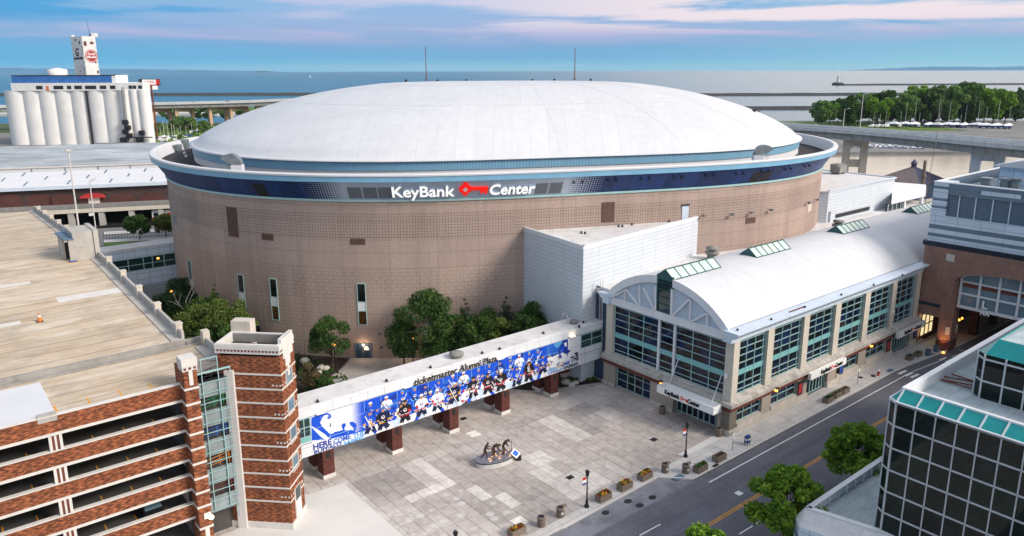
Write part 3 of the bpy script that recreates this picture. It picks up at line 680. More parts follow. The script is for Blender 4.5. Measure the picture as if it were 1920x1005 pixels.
# gooseneck vents on the ledge, plant units on the left
def goose(px,py,side,lab):
    p,n=fr(hit(px,345,1.0)[0]); p=p+n*-.2; p.z=0; mb=MB(); mb.box(p.x-.85,p.x+.85,p.y-.6,p.y+.6,27.6,30.3,1)
    c=Vector((p.x-side*1.0,p.y,30.3)); n=9; prev=None
    for k in range(n+1):
        t=PI*.80*k/n; ir,orr=.25,1.75
        a=c+Vector((side*ir*math.cos(t),0,ir*math.sin(t))); b=c+Vector((side*orr*math.cos(t),0,orr*math.sin(t)))
        cur=(a+Vector((0,-.6,0)),b+Vector((0,-.6,0)),b+Vector((0,.6,0)),a+Vector((0,.6,0)))
        if prev:
            for j in range(4): mb.face([prev[j],prev[(j+1)%4],cur[(j+1)%4],cur[j]],0)
        else: mb.face(cur)
        prev=cur
    mb.face(prev,2)
    for k in range(2): mb.bar((p.x-side*1.6,p.y-.5+k,27.7),(p.x-side*1.6,p.y-.5+k,30.4),.07,.07,0)
    mb.build('gooseneck_vent',[M['galvanised'],M['white_roof'],M['void_dark']],arena,fix=True)
goose(438,313,1,''); goose(1428,299.5,-1,'')
for px,py,w,h in ((329,281,2.4,.9),(347.5,276,1.4,1.5)):
    p=at(px,py,27.75); mb=MB(); mb.box(p.x-w/2,p.x+w/2,p.y-1,p.y+1,28.0,28.0+h); mb.box(p.x-w/2+.1,p.x+w/2-.1,p.y-1.3,p.y+1.2,28.0+h,28.3+h)
    for k in (-1,1): mb.box(p.x+k*w*.4-.1,p.x+k*w*.4+.1,p.y-.9,p.y+.9,27.6,28)
    for k in range(4): mb.box(p.x-w*.42,p.x+w*.42,p.y-1.04,p.y-.99,28.2+k*h*.2,28.2+k*h*.2+h*.12)
    mb.build('plant_unit',M['galvanised'],arena)
for px,py in ((301.5,292.5),(347,285),(350,291)):
    p=at(px,py,27.75); mb=MB(); mb.lathe((p.x,p.y,27.7),[(.3,0),(.3,.4),(.05,.5)],8); mb.build('roof_vent',M['white_roof'],arena)
# --- things set into the wall
def wall_box(mb,s0,s1,z0,z1,d0,d1,mi=0,n=None):
    n=n or max(1,int(abs(s1-s0)/1.5)); 
    for k in range(n):
        p,pn=fr(s0+(s1-s0)*k/n); q,qn=fr(s0+(s1-s0)*(k+1)/n)
        V=[p+pn*d0,q+qn*d0,q+qn*d1,p+pn*d1]; lo=[Vector((x.x,x.y,z0)) for x in V]; hi=[Vector((x.x,x.y,z1)) for x in V]
        mb.face([lo[3],lo[2],hi[2],hi[3]],mi); mb.face([hi[3],hi[2],hi[1],hi[0]],mi); mb.face([lo[0],lo[1],lo[2],lo[3]],mi)
        if k==0: mb.face([lo[0],lo[3],hi[3],hi[0]],mi)
        if k==n-1: mb.face([lo[2],lo[1],hi[1],hi[2]],mi)
    return mb
def louver(px0,px1,py0,py1,m,name='wall_louver',d=.08):
    s0,z1=hit(px0,(py0+py1)/2)[0],hit((px0+px1)/2,py0)[1]; s1,z0=hit(px1,(py0+py1)/2)[0],hit((px0+px1)/2,py1)[1]
    mb=MB(); wall_box(mb,s0,s1,z0,z1,0,d*.5); k=int((z1-z0)/.3)
    for j in range(k): z=z0+(z1-z0)*(j+.2)/k; wall_box(mb,s0+.08,s1-.08,z,z+.14,d*.4,d*1.3)
    mb.build(name,M[m],arena)
for b in ((427,446,386,441),(491,513,436,448),(657,685,445.5,457),(1128,1152.5,380,417),(1398,1416.5,410,421)): louver(*b,'brown_louver')
louver(1514.5,1521,387,399,'limestone'); louver(326,331,401,414,'grey_louver'); louver(695,706,640,668,'brown_louver') if 0 else None
louver(480,487,609,619,'dark_metal'); louver(712,716,648,652,'dark_metal')
def slit(px,py0,py1,hw=.55,full=True):
    s,z1=hit(px,py0); z0=hit(px,py1)[1]; fr_=MB(); hw=.6
    za=z1-(z1-z0)*.44; zb=z1-(z1-z0)*.665
    for a,b in ((-hw-.1,-hw),(hw,hw+.1)): wall_box(fr_,s+a,s+b,z0-.1,z1+.1,0,.1)
    for z in (z0-.1,zb-.04,za-.04,z1): wall_box(fr_,s-hw,s+hw,z,z+.1,0,.08)
    f=fr_.build('slit_window',M['teal_metal'],arena)
    for a,b,m,nm in ((za,z1,'glass_black','pane'),(zb,za,'white_metal','infill_panel'),(z0,zb,'glass_amber','pane')):
        mb=MB(); wall_box(mb,s-hw,s+hw,a+.05,b-.05,0,.04); mb.build(nm,M[m],f)
slit(355,486,560); slit(450.5,513,585); slit(511.5,521,596); slit(676.5,531,607)
def doorpair(px,py,w,h,notice=False):
    s,_=hit(px,py); f=MB()
    for a,b in ((-w/2-.12,-w/2),(w/2,w/2+.12)): wall_box(f,s+a,s+b,0,h+.1,0,.14)
    wall_box(f,s-w/2-.12,s+w/2+.12,h,h+.12,0,.15); fo=f.build('door_frame',M['steel_blue'],arena)
    for k in (-1,1):
        mb=MB(); wall_box(mb,*sorted((s+k*.03,s+k*w/2)),.03,h-.02,0,.07); d=mb.build('door',M['door_navy'],fo)
        hb=MB(); wall_box(hb,s+k*.12-.04,s+k*.12+.04,.95,1.2,.07,.14); hb.build('handle',M['galvanised'],d)
    if notice:
        mb=MB(); wall_box(mb,s+.2,s+.95,1.35,1.8,.071,.08); wall_box(mb,s+.35,s+.8,1.8,1.98,.071,.08); mb.build('notice',M['letter_white'],fo)
doorpair(681,671,2.3,2.35,True); doorpair(762,669.5,2.3,2.3)
s_,z_=hit(1284,412); mb=MB(); wall_box(mb,s_-.62,s_+.62,20.3,22.6,0,.12); mb.build('roof_door',M['pale_blue_metal'],arena)
mb=MB(); wall_box(mb,s_-.72,s_+.72,22.6,22.8,0,.25); mb.build('door_hood',M['dark_metal'],arena)
def fixture(px,py,lit=None,name='floodlight',r=.28):
    s,z=hit(px,py); p,n=fr(s); p=Vector((p.x,p.y,z)); mb=MB(); t=Vector((-n.y,n.x,0))
    mb.bar(p,p+n*.45,.08,.08); c=p+n*.6; mb.extrude([c-t*r+Vector((0,0,-.2))-n*.15,c+t*r+Vector((0,0,-.2))-n*.15,c+t*r+Vector((0,0,.2)),c-t*r+Vector((0,0,.2))],n*.35)
    mb.build(name,M[lit or 'galvanised'],arena,fix=True)
for px,py in ((1316,405),(1369,403),(1405,400),(1441,395),(1511,382),(1527,376.5),(1540,369),(712.5,622)): fixture(px,py)
def wall_lamp_on_drum(px,py):
    s,z=hit(px,py); p,n=fr(s); p=Vector((p.x,p.y,z)); mb=MB(); mb.bar(p+n*.02,p+n*.18,.5,.3); o=mb.build('door_lamp',M['dark_metal'],arena); b=MB(); b.lathe(tuple(p+n*.3+Vector((0,0,-.15))),[(.05,0),(.17,.1),(.17,.22),(.05,.3)],8); b.build('bulb',M['lamp_white'],o)
    l=bpy.data.lights.new('door_lamp_light','POINT'); l.energy=45; l.color=(1,.68,.42); l.shadow_soft_size=.2; lo=bpy.data.objects.new('door_lamp_light',l); COL.objects.link(lo); lo.location=p+n*.75+Vector((0,0,-.1))
wall_lamp_on_drum(681,644); wall_lamp_on_drum(762,644.5)
# --- the fascia sign
def fpos(s,w,o=0.):
    p,n=fr(s); t=w/FL; d=FP0[0]+(FP1[0]-FP0[0])*t; z=FP0[1]+(FP1[1]-FP0[1])*t
    nn=(n*2.98+Vector((0,0,-2.0))).normalized(); return Vector((p.x+n.x*d,p.y+n.y*d,z))+nn*o
def fsheet(name,m,s0,s1,w0,w1,o,th,n=6,parent=fas):
    mb=MB()
    for k in range(n):
        a,b=s0+(s1-s0)*k/n,s0+(s1-s0)*(k+1)/n
        mb.face([fpos(a,w0,o),fpos(b,w0,o),fpos(b,w1,o),fpos(a,w1,o)]); mb.face([fpos(a,w1,o),fpos(b,w1,o),fpos(b,w1,o-th),fpos(a,w1,o-th)]); mb.face([fpos(a,w0,o-th),fpos(b,w0,o-th),fpos(b,w0,o),fpos(a,w0,o)])
    return mb,mb
for px0,px1 in ((652.5,678),(681,707),(709.5,735.5),(1005,1028),(1031,1055)):
    mb,_=fsheet('l','grey_louver',at_s(px0,360),at_s(px1,360),.28,2.5,.03,.03,3)
    for k in range(9):
        w=.35+k*.24; m2,_=fsheet('l','',at_s(px0,360)+.08,at_s(px1,360)-.08,w,w+.1,.09,.06,3); mb.mesh(m2.v,m2.f,0)
    mb.build('louver_panel',M['grey_louver'],fas)
for px0,px1,h in ((478,499,2.6),(1411,1428,2.4),(1430,1447,2.4)):
    a,b=hit(px0,360 if px0<600 else 335,1.)[0],hit(px1,360 if px1<600 else 335,1.)[0]
    mb,_=fsheet('l','',a,b,.1,h,.03,.03,2); mb.build('louver_panel',M['dark_metal'],fas)
for px,py in ((1074,341),(1090,341),(1138,337),(1153,337),(1200,334),(1215,334),(1261,331),(1275,331),(1321,329),(1335,328),(1376,327),(1390,326),(1425,322),(1437,321),(1468,317),(1478,316),(1504,313),(1512,312)):
    s=at_s(px,py); p=fpos(s,2.55,.25); mb=MB(); mb.box(p.x-.14,p.x+.14,p.y-.2,p.y+.25,p.z-.14,p.z+.14); mb.build('spotlight',M['dark_metal'],fas)
def fascia_text(st,px0,px1,py,size,base):
    s0,s1=at_s(px0,py),at_s(px1,py); v_,f_=text_mesh(st,size,.058*size/2.5,0,1.0); x0=min(p[0] for p in v_); k=(s1-s0)/width(v_); mb=MB()
    mb.mesh([fpos(s0+(p[0]-x0)*k,base+p[1],.32) for p in v_],f_,0)
    from collections import Counter
    ec=Counter(frozenset((fc[i],fc[(i+1)%len(fc)])) for fc in f_ for i in range(len(fc)))
    for fc in f_:
        for i in range(len(fc)):
            a,b=fc[i],fc[(i+1)%len(fc)]
            if ec[frozenset((a,b))]==1:
                A_,B_=(s0+(v_[a][0]-x0)*k,base+v_[a][1]),(s0+(v_[b][0]-x0)*k,base+v_[b][1])
                mb.face([fpos(*A_,.02),fpos(*B_,.02),fpos(*B_,.32),fpos(*A_,.32)],1)
    return mb.build('sign_letters',[M['sign_white_emit'],M['pale_blue_metal']],fas)  # letter faces emit a little so they read white, not grey
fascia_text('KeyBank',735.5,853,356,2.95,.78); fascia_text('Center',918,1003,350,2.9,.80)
def key_polys(hr):   # a key lying along +x: quatrefoil bow, shaft and two teeth, bow centre at the origin, bow radius hr
    bow=[]
    for i in range(72):
        t=2*PI*i/72; ca,sa=math.cos(t),math.sin(t); best=0
        for k in range(4):
            cx,cy=.5*math.cos(k*PI/2),.5*math.sin(k*PI/2); b=ca*cx+sa*cy; disc_=b*b-(cx*cx+cy*cy-.5**2)
            if disc_>=0: best=max(best,b+math.sqrt(disc_))
        bow.append((hr*max(best,.62)*ca,hr*max(best,.62)*sa))
    sh=[(hr*.8,-hr*.17),(hr*3.75,-hr*.17),(hr*3.75,hr*.22),(hr*.8,hr*.22)]
    t1=[(hr*2.55,-hr*.72),(hr*2.95,-hr*.72),(hr*2.95,-hr*.16),(hr*2.55,-hr*.16)]; t2=[(hr*3.3,-hr*.8),(hr*3.7,-hr*.8),(hr*3.7,-hr*.16),(hr*3.3,-hr*.16)]; t3=[(hr*2.5,-hr*.42),(hr*3.7,-hr*.42),(hr*3.7,-hr*.16),(hr*2.5,-hr*.16)]
    p=.13*hr; c=.38*hr; plus=[(-p,-c),(p,-c),(p,-p),(c,-p),(c,p),(p,p),(p,c),(-p,c),(-p,p),(-c,p),(-c,-p),(-p,-p)]
    return bow,[sh,t3,t1,t2],plus
kb_,kr_,kp_=key_polys(1.28); sc_=at_s(872.5,350); mb=MB(); w0=2.05
k4=(at_s(914.5,352)-sc_)/(1.28*3.75)
def kf(pts,o): return [fpos(sc_+x*k4,w0+y*.98,o) for x,y in pts]
for i,pl in enumerate([kb_]+kr_):
    o=.34+.004*i; f_=kf(pl,o); g_=kf(pl,.02); mb.face(f_)
    for j in range(len(pl)): n_=(j+1)%len(pl); mb.face([g_[j],g_[n_],f_[n_],f_[j]])
ko=mb.build('key_emblem',M['sign_red_emit'],fas); mb=MB(); mb.face(kf(kp_,.365)); mb.build('cross',M['letter_white'],ko)  # key emits a little so its red stays bright
# ================================================================== helpers for UV-mapped walls
def uwall(mb,p,q,z0,z1,mi=0,u0=0.,z0b=None,z1b=None):
    L=math.hypot(q[0]-p[0],q[1]-p[1]); a=z0 if z0b is None else z0b; b=z1 if z1b is None else z1b
    mb.face([(p[0],p[1],z0),(q[0],q[1],a),(q[0],q[1],b),(p[0],p[1],z1)],mi,[(u0,z0),(u0+L,a),(u0+L,b),(u0,z1)]); return u0+L
def uprism(mb,poly,z0,z1,mi=0,mt=None):
    if sum(poly[i][0]*poly[(i+1)%len(poly)][1]-poly[(i+1)%len(poly)][0]*poly[i][1] for i in range(len(poly)))<0: poly=poly[::-1]
    u=0.
    for i in range(len(poly)): u=uwall(mb,poly[i],poly[(i+1)%len(poly)],z0,z1,mi,u)
    mb.face([(x,y,z1) for x,y in poly],mi if mt is None else mt,[(x,y) for x,y in poly]); mb.face([(x,y,z0) for x,y in poly[::-1]],mi,[(x,y) for x,y in poly[::-1]]); return mb
def ubox(mb,x0,x1,y0,y1,z0,z1,mi=0,mt=None): return uprism(mb,[(min(x0,x1),min(y0,y1)),(max(x0,x1),min(y0,y1)),(max(x0,x1),max(y0,y1)),(min(x0,x1),max(y0,y1))],z0,z1,mi,mt)
# ================================================================== WHITE STAIR-TOWER BLOCK against the drum
bx_=thing('annex_block','tall windowless white panelled block wedged against the drum','building',(72.8,73.9,0))
PB=[(72.8,73.9),(103.2,77.25),(104.2,84),(80,95),(74.75,90.2)]
mb=MB(); uprism(mb,PB,-.1,20.0,0); mb.build('wall',M['white_cladding'],bx_)
mb=MB(); uprism(mb,[(73.1,74.3),(102.9,77.55),(103.6,84),(80,94.5),(75.1,90)],19.9,20.06); mb.build('roof',M['roof_pale'],bx_)
mb=MB()
for p,q in (((72.8,73.9),(103.2,77.25)),((74.75,90.2),(72.8,73.9))):
    d=(Vector((*q,0))-Vector((*p,0))).normalized(); n=Vector((-d.y,d.x,0)); mb.prism([p,q,tuple((Vector((*q,0))+n*.4)[:2]),tuple((Vector((*p,0))+n*.4)[:2])],20.0,20.62)
mb.build('parapet',M['white_metal'],bx_)
mb=MB(); c=atab(1198,414,20.1); mb.box(c[0]-1.1,c[0]+1.1,c[1]-.8,c[1]+.8,20.5,21.6); mb.box(c[0]-.6,c[0]+.6,c[1]-.5,c[1]+.5,20.05,20.5); mb.box(c[0]-1.5,c[0]+1.4,c[1]-.4,c[1]+.4,21.2,21.8); mb.build('roof_unit',M['steel_blue'],bx_)
for px,py in ((1090,438),(1097,439),(1167,426.5),(1160,426),(1255,417.5),(1185,423)):
    c=atab(px,py,20.1); mb=MB(); mb.lathe((c[0],c[1],20.05),[(.18,0),(.18,.35),(.04,.4)],7); mb.build('roof_vent',M['dark_metal'],bx_)
# ================================================================== PAVILION (entrance hall with the barrel roof)
A0,A1,B0,B1=75.41,127.2,50.13,71.9
pv=thing('entrance_pavilion','glass fronted entrance pavilion with a white barrel roof','building',(A0,B0,0))
# lower walls
mb=MB()
def low(x0,x1,y0,y1,z0=0,z1=4.0): mb.box(x0,x1,y0,y1,z0,z1)
low(A0,A0+1.2,69.6,B1); low(A0,A0+1.2,59.0,63.0); low(A0,A0+1.5,B0,52.0); low(A0,A0+1.2,63.0,69.6,3.2,4.0); low(A0,A0+1.2,52,59,3.2,4)
bays=[76.6,82.75,84.15,91.3,92.65,99.6,101.05,108.2,109.7,116.9,118.3,125.35,126.85]
lowp=[(A0,76.9),(82.4,84.5),(90.9,93.4),(99.0,101.4),(107.8,110.1),(116.5,118.9),(125.0,A1)]
for p,q in lowp: low(p,q,B0,B0+1.3)
for (p,q),(r,s) in zip(lowp,lowp[1:]): low(q,r,B0+.02,B0+1.0,3.15,4.0)
low(A0+.2,A1,B1-1,B1); low(A1-1,A1,B0+.1,B1)
mb.build('ground_storey_wall',M['granite_base'],pv)
mb=MB()
for p,q in lowp: mb.box(p-.12,q+.12,B0-.15,B0+1.,0,.75)
for (p,q),(r,s) in zip(lowp,lowp[1:]):
    if abs(q-93.4)<.1 or abs(q-118.9)<.1: continue
    mb.box(q+.12,r-.12,B0-.18,B0+.8,0,.72); mb.box(q+.12,r-.12,B0-.1,B0+.8,.72,1.25)
for y0,y1 in ((69.6,B1+.12),(59.0,63.0),(B0-.15,52.0)): mb.box(A0-.13,A0+1,y0,y1,0,.5)
mb.build('plinth',M['cast_stone'],pv)
# stone ledge with sloping top, brown band under it
mb=MB()
pr=[(0.55,4.98),(-.55,4.45),(-.55,4.0),(.55,4.0)]
def ledge(mb,prof,mi=0):   # L-shaped run round the corner, mitred
    f=lambda o:(A0+o,B0+o)
    for (o0,z0),(o1,z1) in zip(prof,prof[1:]+prof[:1]):
        mb.face([(A0+o0,B1+.1,z0),(A0+o0,B0+o0,z0),(A0+o1,B0+o1,z1),(A0+o1,B1+.1,z1)],mi); mb.face([(A0+o0,B0+o0,z0),(A1+.2,B0+o0,z0),(A1+.2,B0+o1,z1),(A0+o1,B0+o1,z1)],mi)
    mb.face([(A0+o,B1+.1,z) for o,z in prof],mi); mb.face([(A1+.2,B0+o,z) for o,z in prof][::-1],mi)
ledge(mb,pr); mb.build('stone_ledge',M['ledge_stone'],pv,fix=True)
mb=MB(); ledge(mb,[(.3,3.99),(-.22,3.99),(-.22,3.35),(.3,3.35)]); mb.build('brown_band',M['rust_band'],pv,fix=True)
# columns
def col_(x0,x1,y0,y1):
    m=MB(); m.box(x0,x1,y0,y1,4.7,12.45); m.box(x0-.03,x1+.03,y0-.03,y1+.03,8.5,8.56); m.build('column',M['limestone'],pv)
col_(A0,A0+1.2,70.35,71.6); col_(A0,A0+1.2,B0,51.35)
for k in range(1,13,2):
    x0=bays[k]; x1=bays[k+1] if k+1<len(bays) else bays[k]+1.4; col_(x0,x1,B0,B0+1.3)
# glazing: facade
def glazing(name,along,fix,u0,u1,z0,z1,vs,hs,band_,side,parent=pv,thick=(),gm='glass_pavilion',fw=.07,fm_='teal_metal'):
    # along 'a' or 'b'; plane at fix; side=+1/-1: which way the frame stands proud
    w=MB()
    def bx2(mb,p,q,r,s,d0,d1,mi=0):
        if along=='b': mb.box(fix+d0,fix+d1,p,q,r,s,mi)
        else: mb.box(p,q,fix+d0,fix+d1,r,s,mi)
    for x in [u0+fw/2,u1-fw/2]+list(vs): bx2(w,x-fw/2,x+fw/2,z0,z1,0,side*.14)
    for z in [z0+.06,z1-.05]+list(hs): bx2(w,u0,u1,z-fw/2,z+fw/2,0,side*.11)
    if band_: bx2(w,u0+.01,u1-.01,band_[0],band_[1],0,side*.09,1)
    for x in thick: bx2(w,x-.16,x+.16,z0,z1,0,side*.3,2)
    f=w.build(name,[M[fm_],M['spandrel'],M['white_metal']],parent)
    g=MB(); bx2(g,u0,u1,z0,z1,-side*.12,-side*.02); g.build('pane',M[gm],f); return f
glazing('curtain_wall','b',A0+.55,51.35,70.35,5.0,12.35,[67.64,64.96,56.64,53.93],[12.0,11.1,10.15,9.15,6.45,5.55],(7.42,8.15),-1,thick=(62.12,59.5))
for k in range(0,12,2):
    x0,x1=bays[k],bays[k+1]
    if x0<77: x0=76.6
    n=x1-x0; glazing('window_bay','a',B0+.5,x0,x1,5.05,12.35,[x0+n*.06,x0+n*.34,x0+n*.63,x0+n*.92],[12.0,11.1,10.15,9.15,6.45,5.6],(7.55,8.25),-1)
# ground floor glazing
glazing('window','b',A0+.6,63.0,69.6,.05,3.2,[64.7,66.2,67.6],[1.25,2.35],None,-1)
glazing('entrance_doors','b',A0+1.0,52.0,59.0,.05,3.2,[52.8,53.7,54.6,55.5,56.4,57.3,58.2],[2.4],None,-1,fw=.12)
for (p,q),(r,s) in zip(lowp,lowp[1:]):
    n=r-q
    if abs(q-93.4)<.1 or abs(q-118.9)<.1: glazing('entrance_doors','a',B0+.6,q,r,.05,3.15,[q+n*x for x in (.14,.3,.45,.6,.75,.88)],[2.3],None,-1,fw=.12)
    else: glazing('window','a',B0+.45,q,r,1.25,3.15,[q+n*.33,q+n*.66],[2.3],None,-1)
# cornice (gutter) along both eaves, frieze and gable
mb=MB(); cp=[(50.15,12.42),(50.15,12.9),(49.25,13.62),(49.25,13.8),(51.4,13.85),(51.4,12.42)]
mb.extrude([(74.75,b,z) for b,z in cp],(54.3,0,0)); cp2=[(B0+B1-b,z) for b,z in cp]; mb.extrude([(74.75,b,z) for b,z in cp2],(70,0,0))
for k in range(44): a=75.6+k*1.2; mb.bar((a,50.13,12.9),(a,49.23,13.64),.06,.05)
mb.build('cornice',M['pale_blue_metal'],pv,fix=True)
mb=MB(); mb.box(A0-.1,A0+.9,51.4,B1-1.27,12.36,13.42); mb.build('frieze',M['white_metal'],pv)
RB,CB=13.8,61.2
def arch(b,R_=RB): return 4.5+math.sqrt(max(0,R_*R_-(b-CB)**2))
gb=MB()
def gable(b0,b1,n):
    for k in range(n):
        p,q=b0+(b1-b0)*k/n,b0+(b1-b0)*(k+1)/n; x=A0+.15
        gb.face([(x,q,13.4),(x,p,13.4),(x,p,max(13.41,arch(p)-.05)),(x,q,max(13.41,arch(q)-.05))],0,[(q,13.4),(p,13.4),(p,arch(p)),(q,arch(q))])
gable(51.15,59.85,16); gable(62.5,71.25,16); gb.build('gable',M['gable_cladding'],pv)
mb=MB()
def rib(b0,b1,n,r0,r1,d):
    for k in range(n):
        p,q=b0+(b1-b0)*k/n,b0+(b1-b0)*(k+1)/n
        P=[(p,arch(p,r0)),(q,arch(q,r0)),(q,arch(q,r1)),(p,arch(p,r1))]
        mb.extrude([(A0-d,b,z) for b,z in P],(d+.2,0,0))
rib(51.05,59.85,18,RB+.08,RB-.95,.22); rib(62.5,71.35,18,RB+.08,RB-.95,.22)
gz=lambda x,y:(1110+x/5.9125,540+y/5.9125)
for p,q,w in ((( 365,20),(365,150),.22),((530,-30),(530,200),.22),((375,15),(515,195),.26),((570,0),(695,250),.26),((230,105),(355,30),.2),((1095,140),(1085,375),.22),((1280,290),(1275,430),.22),((890,315),(1085,130),.26),((1100,380),(1275,290),.24),((710,-20),(705,255),.3),((890,20),(880,310),.3),((230,110),(700,262),.12),((900,320),(1440,487),.12)):
    (b0,z0),(b1,z1)=on_a(*gz(*p),A0),on_a(*gz(*q),A0); mb.bar((A0-.02,b0,z0),(A0-.02,b1,z1),.3 if 0 else .34,w,up=(0,1,0) if abs(b1-b0)<abs(z1-z0) else (0,0,1))
mb.build('gable_truss',M['white_metal'],pv,fix=True)
# glazed slot in the gable and ridge skylights
w=MB(); w.box(A0-.1,A0+.1,59.85,60.0,13.42,18.6); w.box(A0-.1,A0+.1,62.35,62.5,13.42,18.6); w.extrude([(A0-.1,59.85,18.3),(A0-.1,62.5,18.3),(A0-.1,61.18,19.4)],(.1,0,0))
for z in (13.5,14.5,15.5,16.5,17.5): w.box(A0-.08,A0+.1,60,62.35,z,z+.09)
sl_=w.build('gable_window',M['teal_dark'],pv); g=MB(); g.box(A0+.08,A0+.5,59.95,62.4,13.45,18.4); g.build('pane',M['glass_green'],sl_)
for a0,a1 in ((75.3,85.4),(93.9,102.8),(118.6,127.4),(145.9,155)):
    w=MB(); zz=17.9; n=6
    w.box(a0,a1,59.78,62.62,zz,18.25); 
    w.face([(a0+.02,59.8,18.25),(a0+.02,61.2,19.35),(a0+.02,62.6,18.25)]); w.face([(a1-.02,59.8,18.25),(a1-.02,62.6,18.25),(a1-.02,61.2,19.35)])
    for k in range(n+1):
        a=a0+(a1-a0)*k/n
        for s in (-1,1): w.bar((a,61.2+s*1.42,18.27),(a,61.2,19.4),.09,.1)
    w.bar((a0,61.2,19.4),(a1,61.2,19.4),.14,.12)
    for s in (-1,1): w.bar((a0,61.2+s*1.43,18.27),(a1,61.2+s*1.43,18.27),.12,.12)
    k_=w.build('skylight',M['teal_dark'],pv); g=MB()
    for s in (-1,1): g.face([(a0+.03,61.2+s*1.4,18.27),(a1-.03,61.2+s*1.4,18.27),(a1-.03,61.2,19.36),(a0+.03,61.2,19.36)][::s])
    g.build('pane',M['skylight_glass'],k_)
rf=MB(); nb=40
for k in range(nb):
    p,q=51.12+20.16*k/nb,51.12+20.16*(k+1)/nb
    for x0,x1 in ((A0-.05,128.2),(128.2,186)): rf.face([(x0,p,arch(p)),(x1,p,arch(p)),(x1,q,arch(q)),(x0,q,arch(q))],0,None,True)
rf.face([(128.2,49.6,13.84),(186,49.6,13.84),(186,51.12,13.9),(128.2,51.12,13.9)])
rf.build('barrel_roof',M['standing_seam_roof'],pv,smooth=True)
rf=MB(); rf.box(A0+.4,186,71.3,79,13.2,13.95); rf.box(A0+.4,186,71.6,73.2,13.95,14.25); rf.build('flat_roof',M['roof_pale'],pv)
mb=MB(); uprism(mb,[(75.9,71.95),(76.3,71.95),(76.3,77),(75.9,77)],-.1,14.1); mb.build('link_wall',M['dark_blue_cladding'],pv)
mb=MB()
for s in (0,.55): mb.tube((75.7,72.7+s,8.9),(75.7,72.7+s,15.4),.05)
for k in range(20): mb.tube((75.7,72.7,9.1+k*.3),(75.7,73.25,9.1+k*.3),.03,caps=False)
mb.build('roof_ladder',M['pole_pale'],pv)
for px,py in ((1334.5,479),(1572,420)):
    c=atab(px,py+6,14.2 if px<1400 else 15.5); mb=MB(); z0=14.0 if px<1400 else 14.5
    mb.lathe((c[0],c[1],z0),[(.8,0),(.8,.8),(1.15,.85),(1.15,1.25),(.7,1.3),(.7,1.6),(1.05,1.65),(1.0,2.0),(.2,2.1)],14); mb.build('roof_fan',M['concrete_dark'],pv)
for px,py in ((1445.5,600.5),(1508,578),(1577,555),(1638,537),(1692,519),(1382,620)):
    c=atab(px,py,13.95); mb=MB(); mb.lathe((c[0],c[1],13.8),[(.14,0),(.14,.25),(.03,.3)],7); mb.build('roof_vent',M['dark_metal'],pv)
mb=MB(); c=atab(1495,581,13.95); mb.box(c[0]-2,c[0]+2,c[1]-.12,c[1]+.12,13.86,13.90); mb.build('rust_stain_flashing',M['rust_band'],pv)
# entrance canopies with lettering
def canopy(face,u0,u1,z0,z1,depth,tl,tr,rods=False):
    mb=MB()
    if face=='A':
        x0=A0-.5-depth; mb.box(x0,x0+.12,u0,u1,z0,z1); mb.box(A0-.6,A0-.5,u0,u1,z0+.1,z1); mb.box(x0+.12,A0-.5,u0,u0+.12,z0,z1); mb.box(x0+.12,A0-.5,u1-.12,u1,z0,z1); mb.box(x0+.12,A0-.6,u0+.12,u1-.12,z0+.02,z0+.45)
    else:
        y0=B0-.5-depth; mb.box(u0,u1,y0,y0+.12,z0,z1); mb.box(u0,u1,B0-.58,B0-.5,z0+.1,z1); mb.box(u0,u0+.12,y0+.12,B0-.5,z0,z1); mb.box(u1-.12,u1,y0+.12,B0-.5,z0,z1); mb.box(u0+.12,u1-.12,y0+.12,B0-.58,z0+.02,z0+.45)
    c=mb.build('entrance_canopy',M['letter_white'],pv); L=u1-u0; t=MB(); r=MB(); cap=.42
    if face=='A': o=lambda x,z:(x0-.01,u1-x,z); ux,uy=(0,-1,0),(0,0,1)
    else: o=lambda x,z:(u0+x,y0-.01,z); ux,uy=(1,0,0),(0,0,1)
    put_text(t,'KeyBank',.80,o(L*tl,z0+.28),ux,uy,.06,0,.028,0,L*.27); t.build('sign_letters',M['ink_black'],c); t=MB(); put_text(t,'Center',.80,o(L*(tl+.41),z0+.28),ux,uy,.06,0,.028,0,L*.21)
    t.build('sign_letters',M['ink_black'],c); bw,rest,plus=key_polys(.30); kx=L*(tl+.305); n=Vector(ux).cross(Vector(uy))
    for i,pl in enumerate([bw]+rest): r.extrude([Vector(o(kx+x*.85,z0+.55+y)) for x,y in pl],n*(.05+.003*i))
    k=r.build('key_emblem',M['key_red'],c); p_=MB(); p_.face([Vector(o(kx+x*1.3*.85,z0+.55+y*1.3))+n*.07 for x,y in plus]); p_.build('cross',M['letter_white'],k)
    if rods:
        d=MB()
        for b in (u0+1.0,u1-1.2): d.tube((x0+.9,b,z1),(A0+.5,b,7.6),.06)
        d.build('tie_rod',M['white_metal'],c)
        s=MB(); s.box(x0+.5,x0+.8,u0+.8,u1-2.,z0+.45,z0+.5); s.build('rust_patch',M['aggregate'],c)
canopy('A',51.0,60.0,3.2,4.2,1.7,.15,0,True); canopy('B',92.5,102.1,3.15,4.1,.5,.27,0); canopy('B',118.5,128.2,3.1,4.05,.5,.2,0)
def wall_lamp(a,b,z,d):
    m=MB(); m.box(a-.2,a+.2,b-.2,b+.2,z+.2,z+.45); m.bar((a,b,z+.3),(a-d[0]*.5,b-d[1]*.5,z+.3),.08,.08); o=m.build('wall_lamp',M['dark_metal'],pv); g=MB(); g.lathe((a,b,z-.15),[(.1,0),(.2,.1),(.2,.3),(.12,.36)],8); g.build('bulb',M['ember_light'],o)
wall_lamp(84.7,B0-.55,3.75,(0,-1)); wall_lamp(110.5,B0-.55,3.7,(0,-1)); wall_lamp(A0-.6,60.6,3.75,(-1,0))
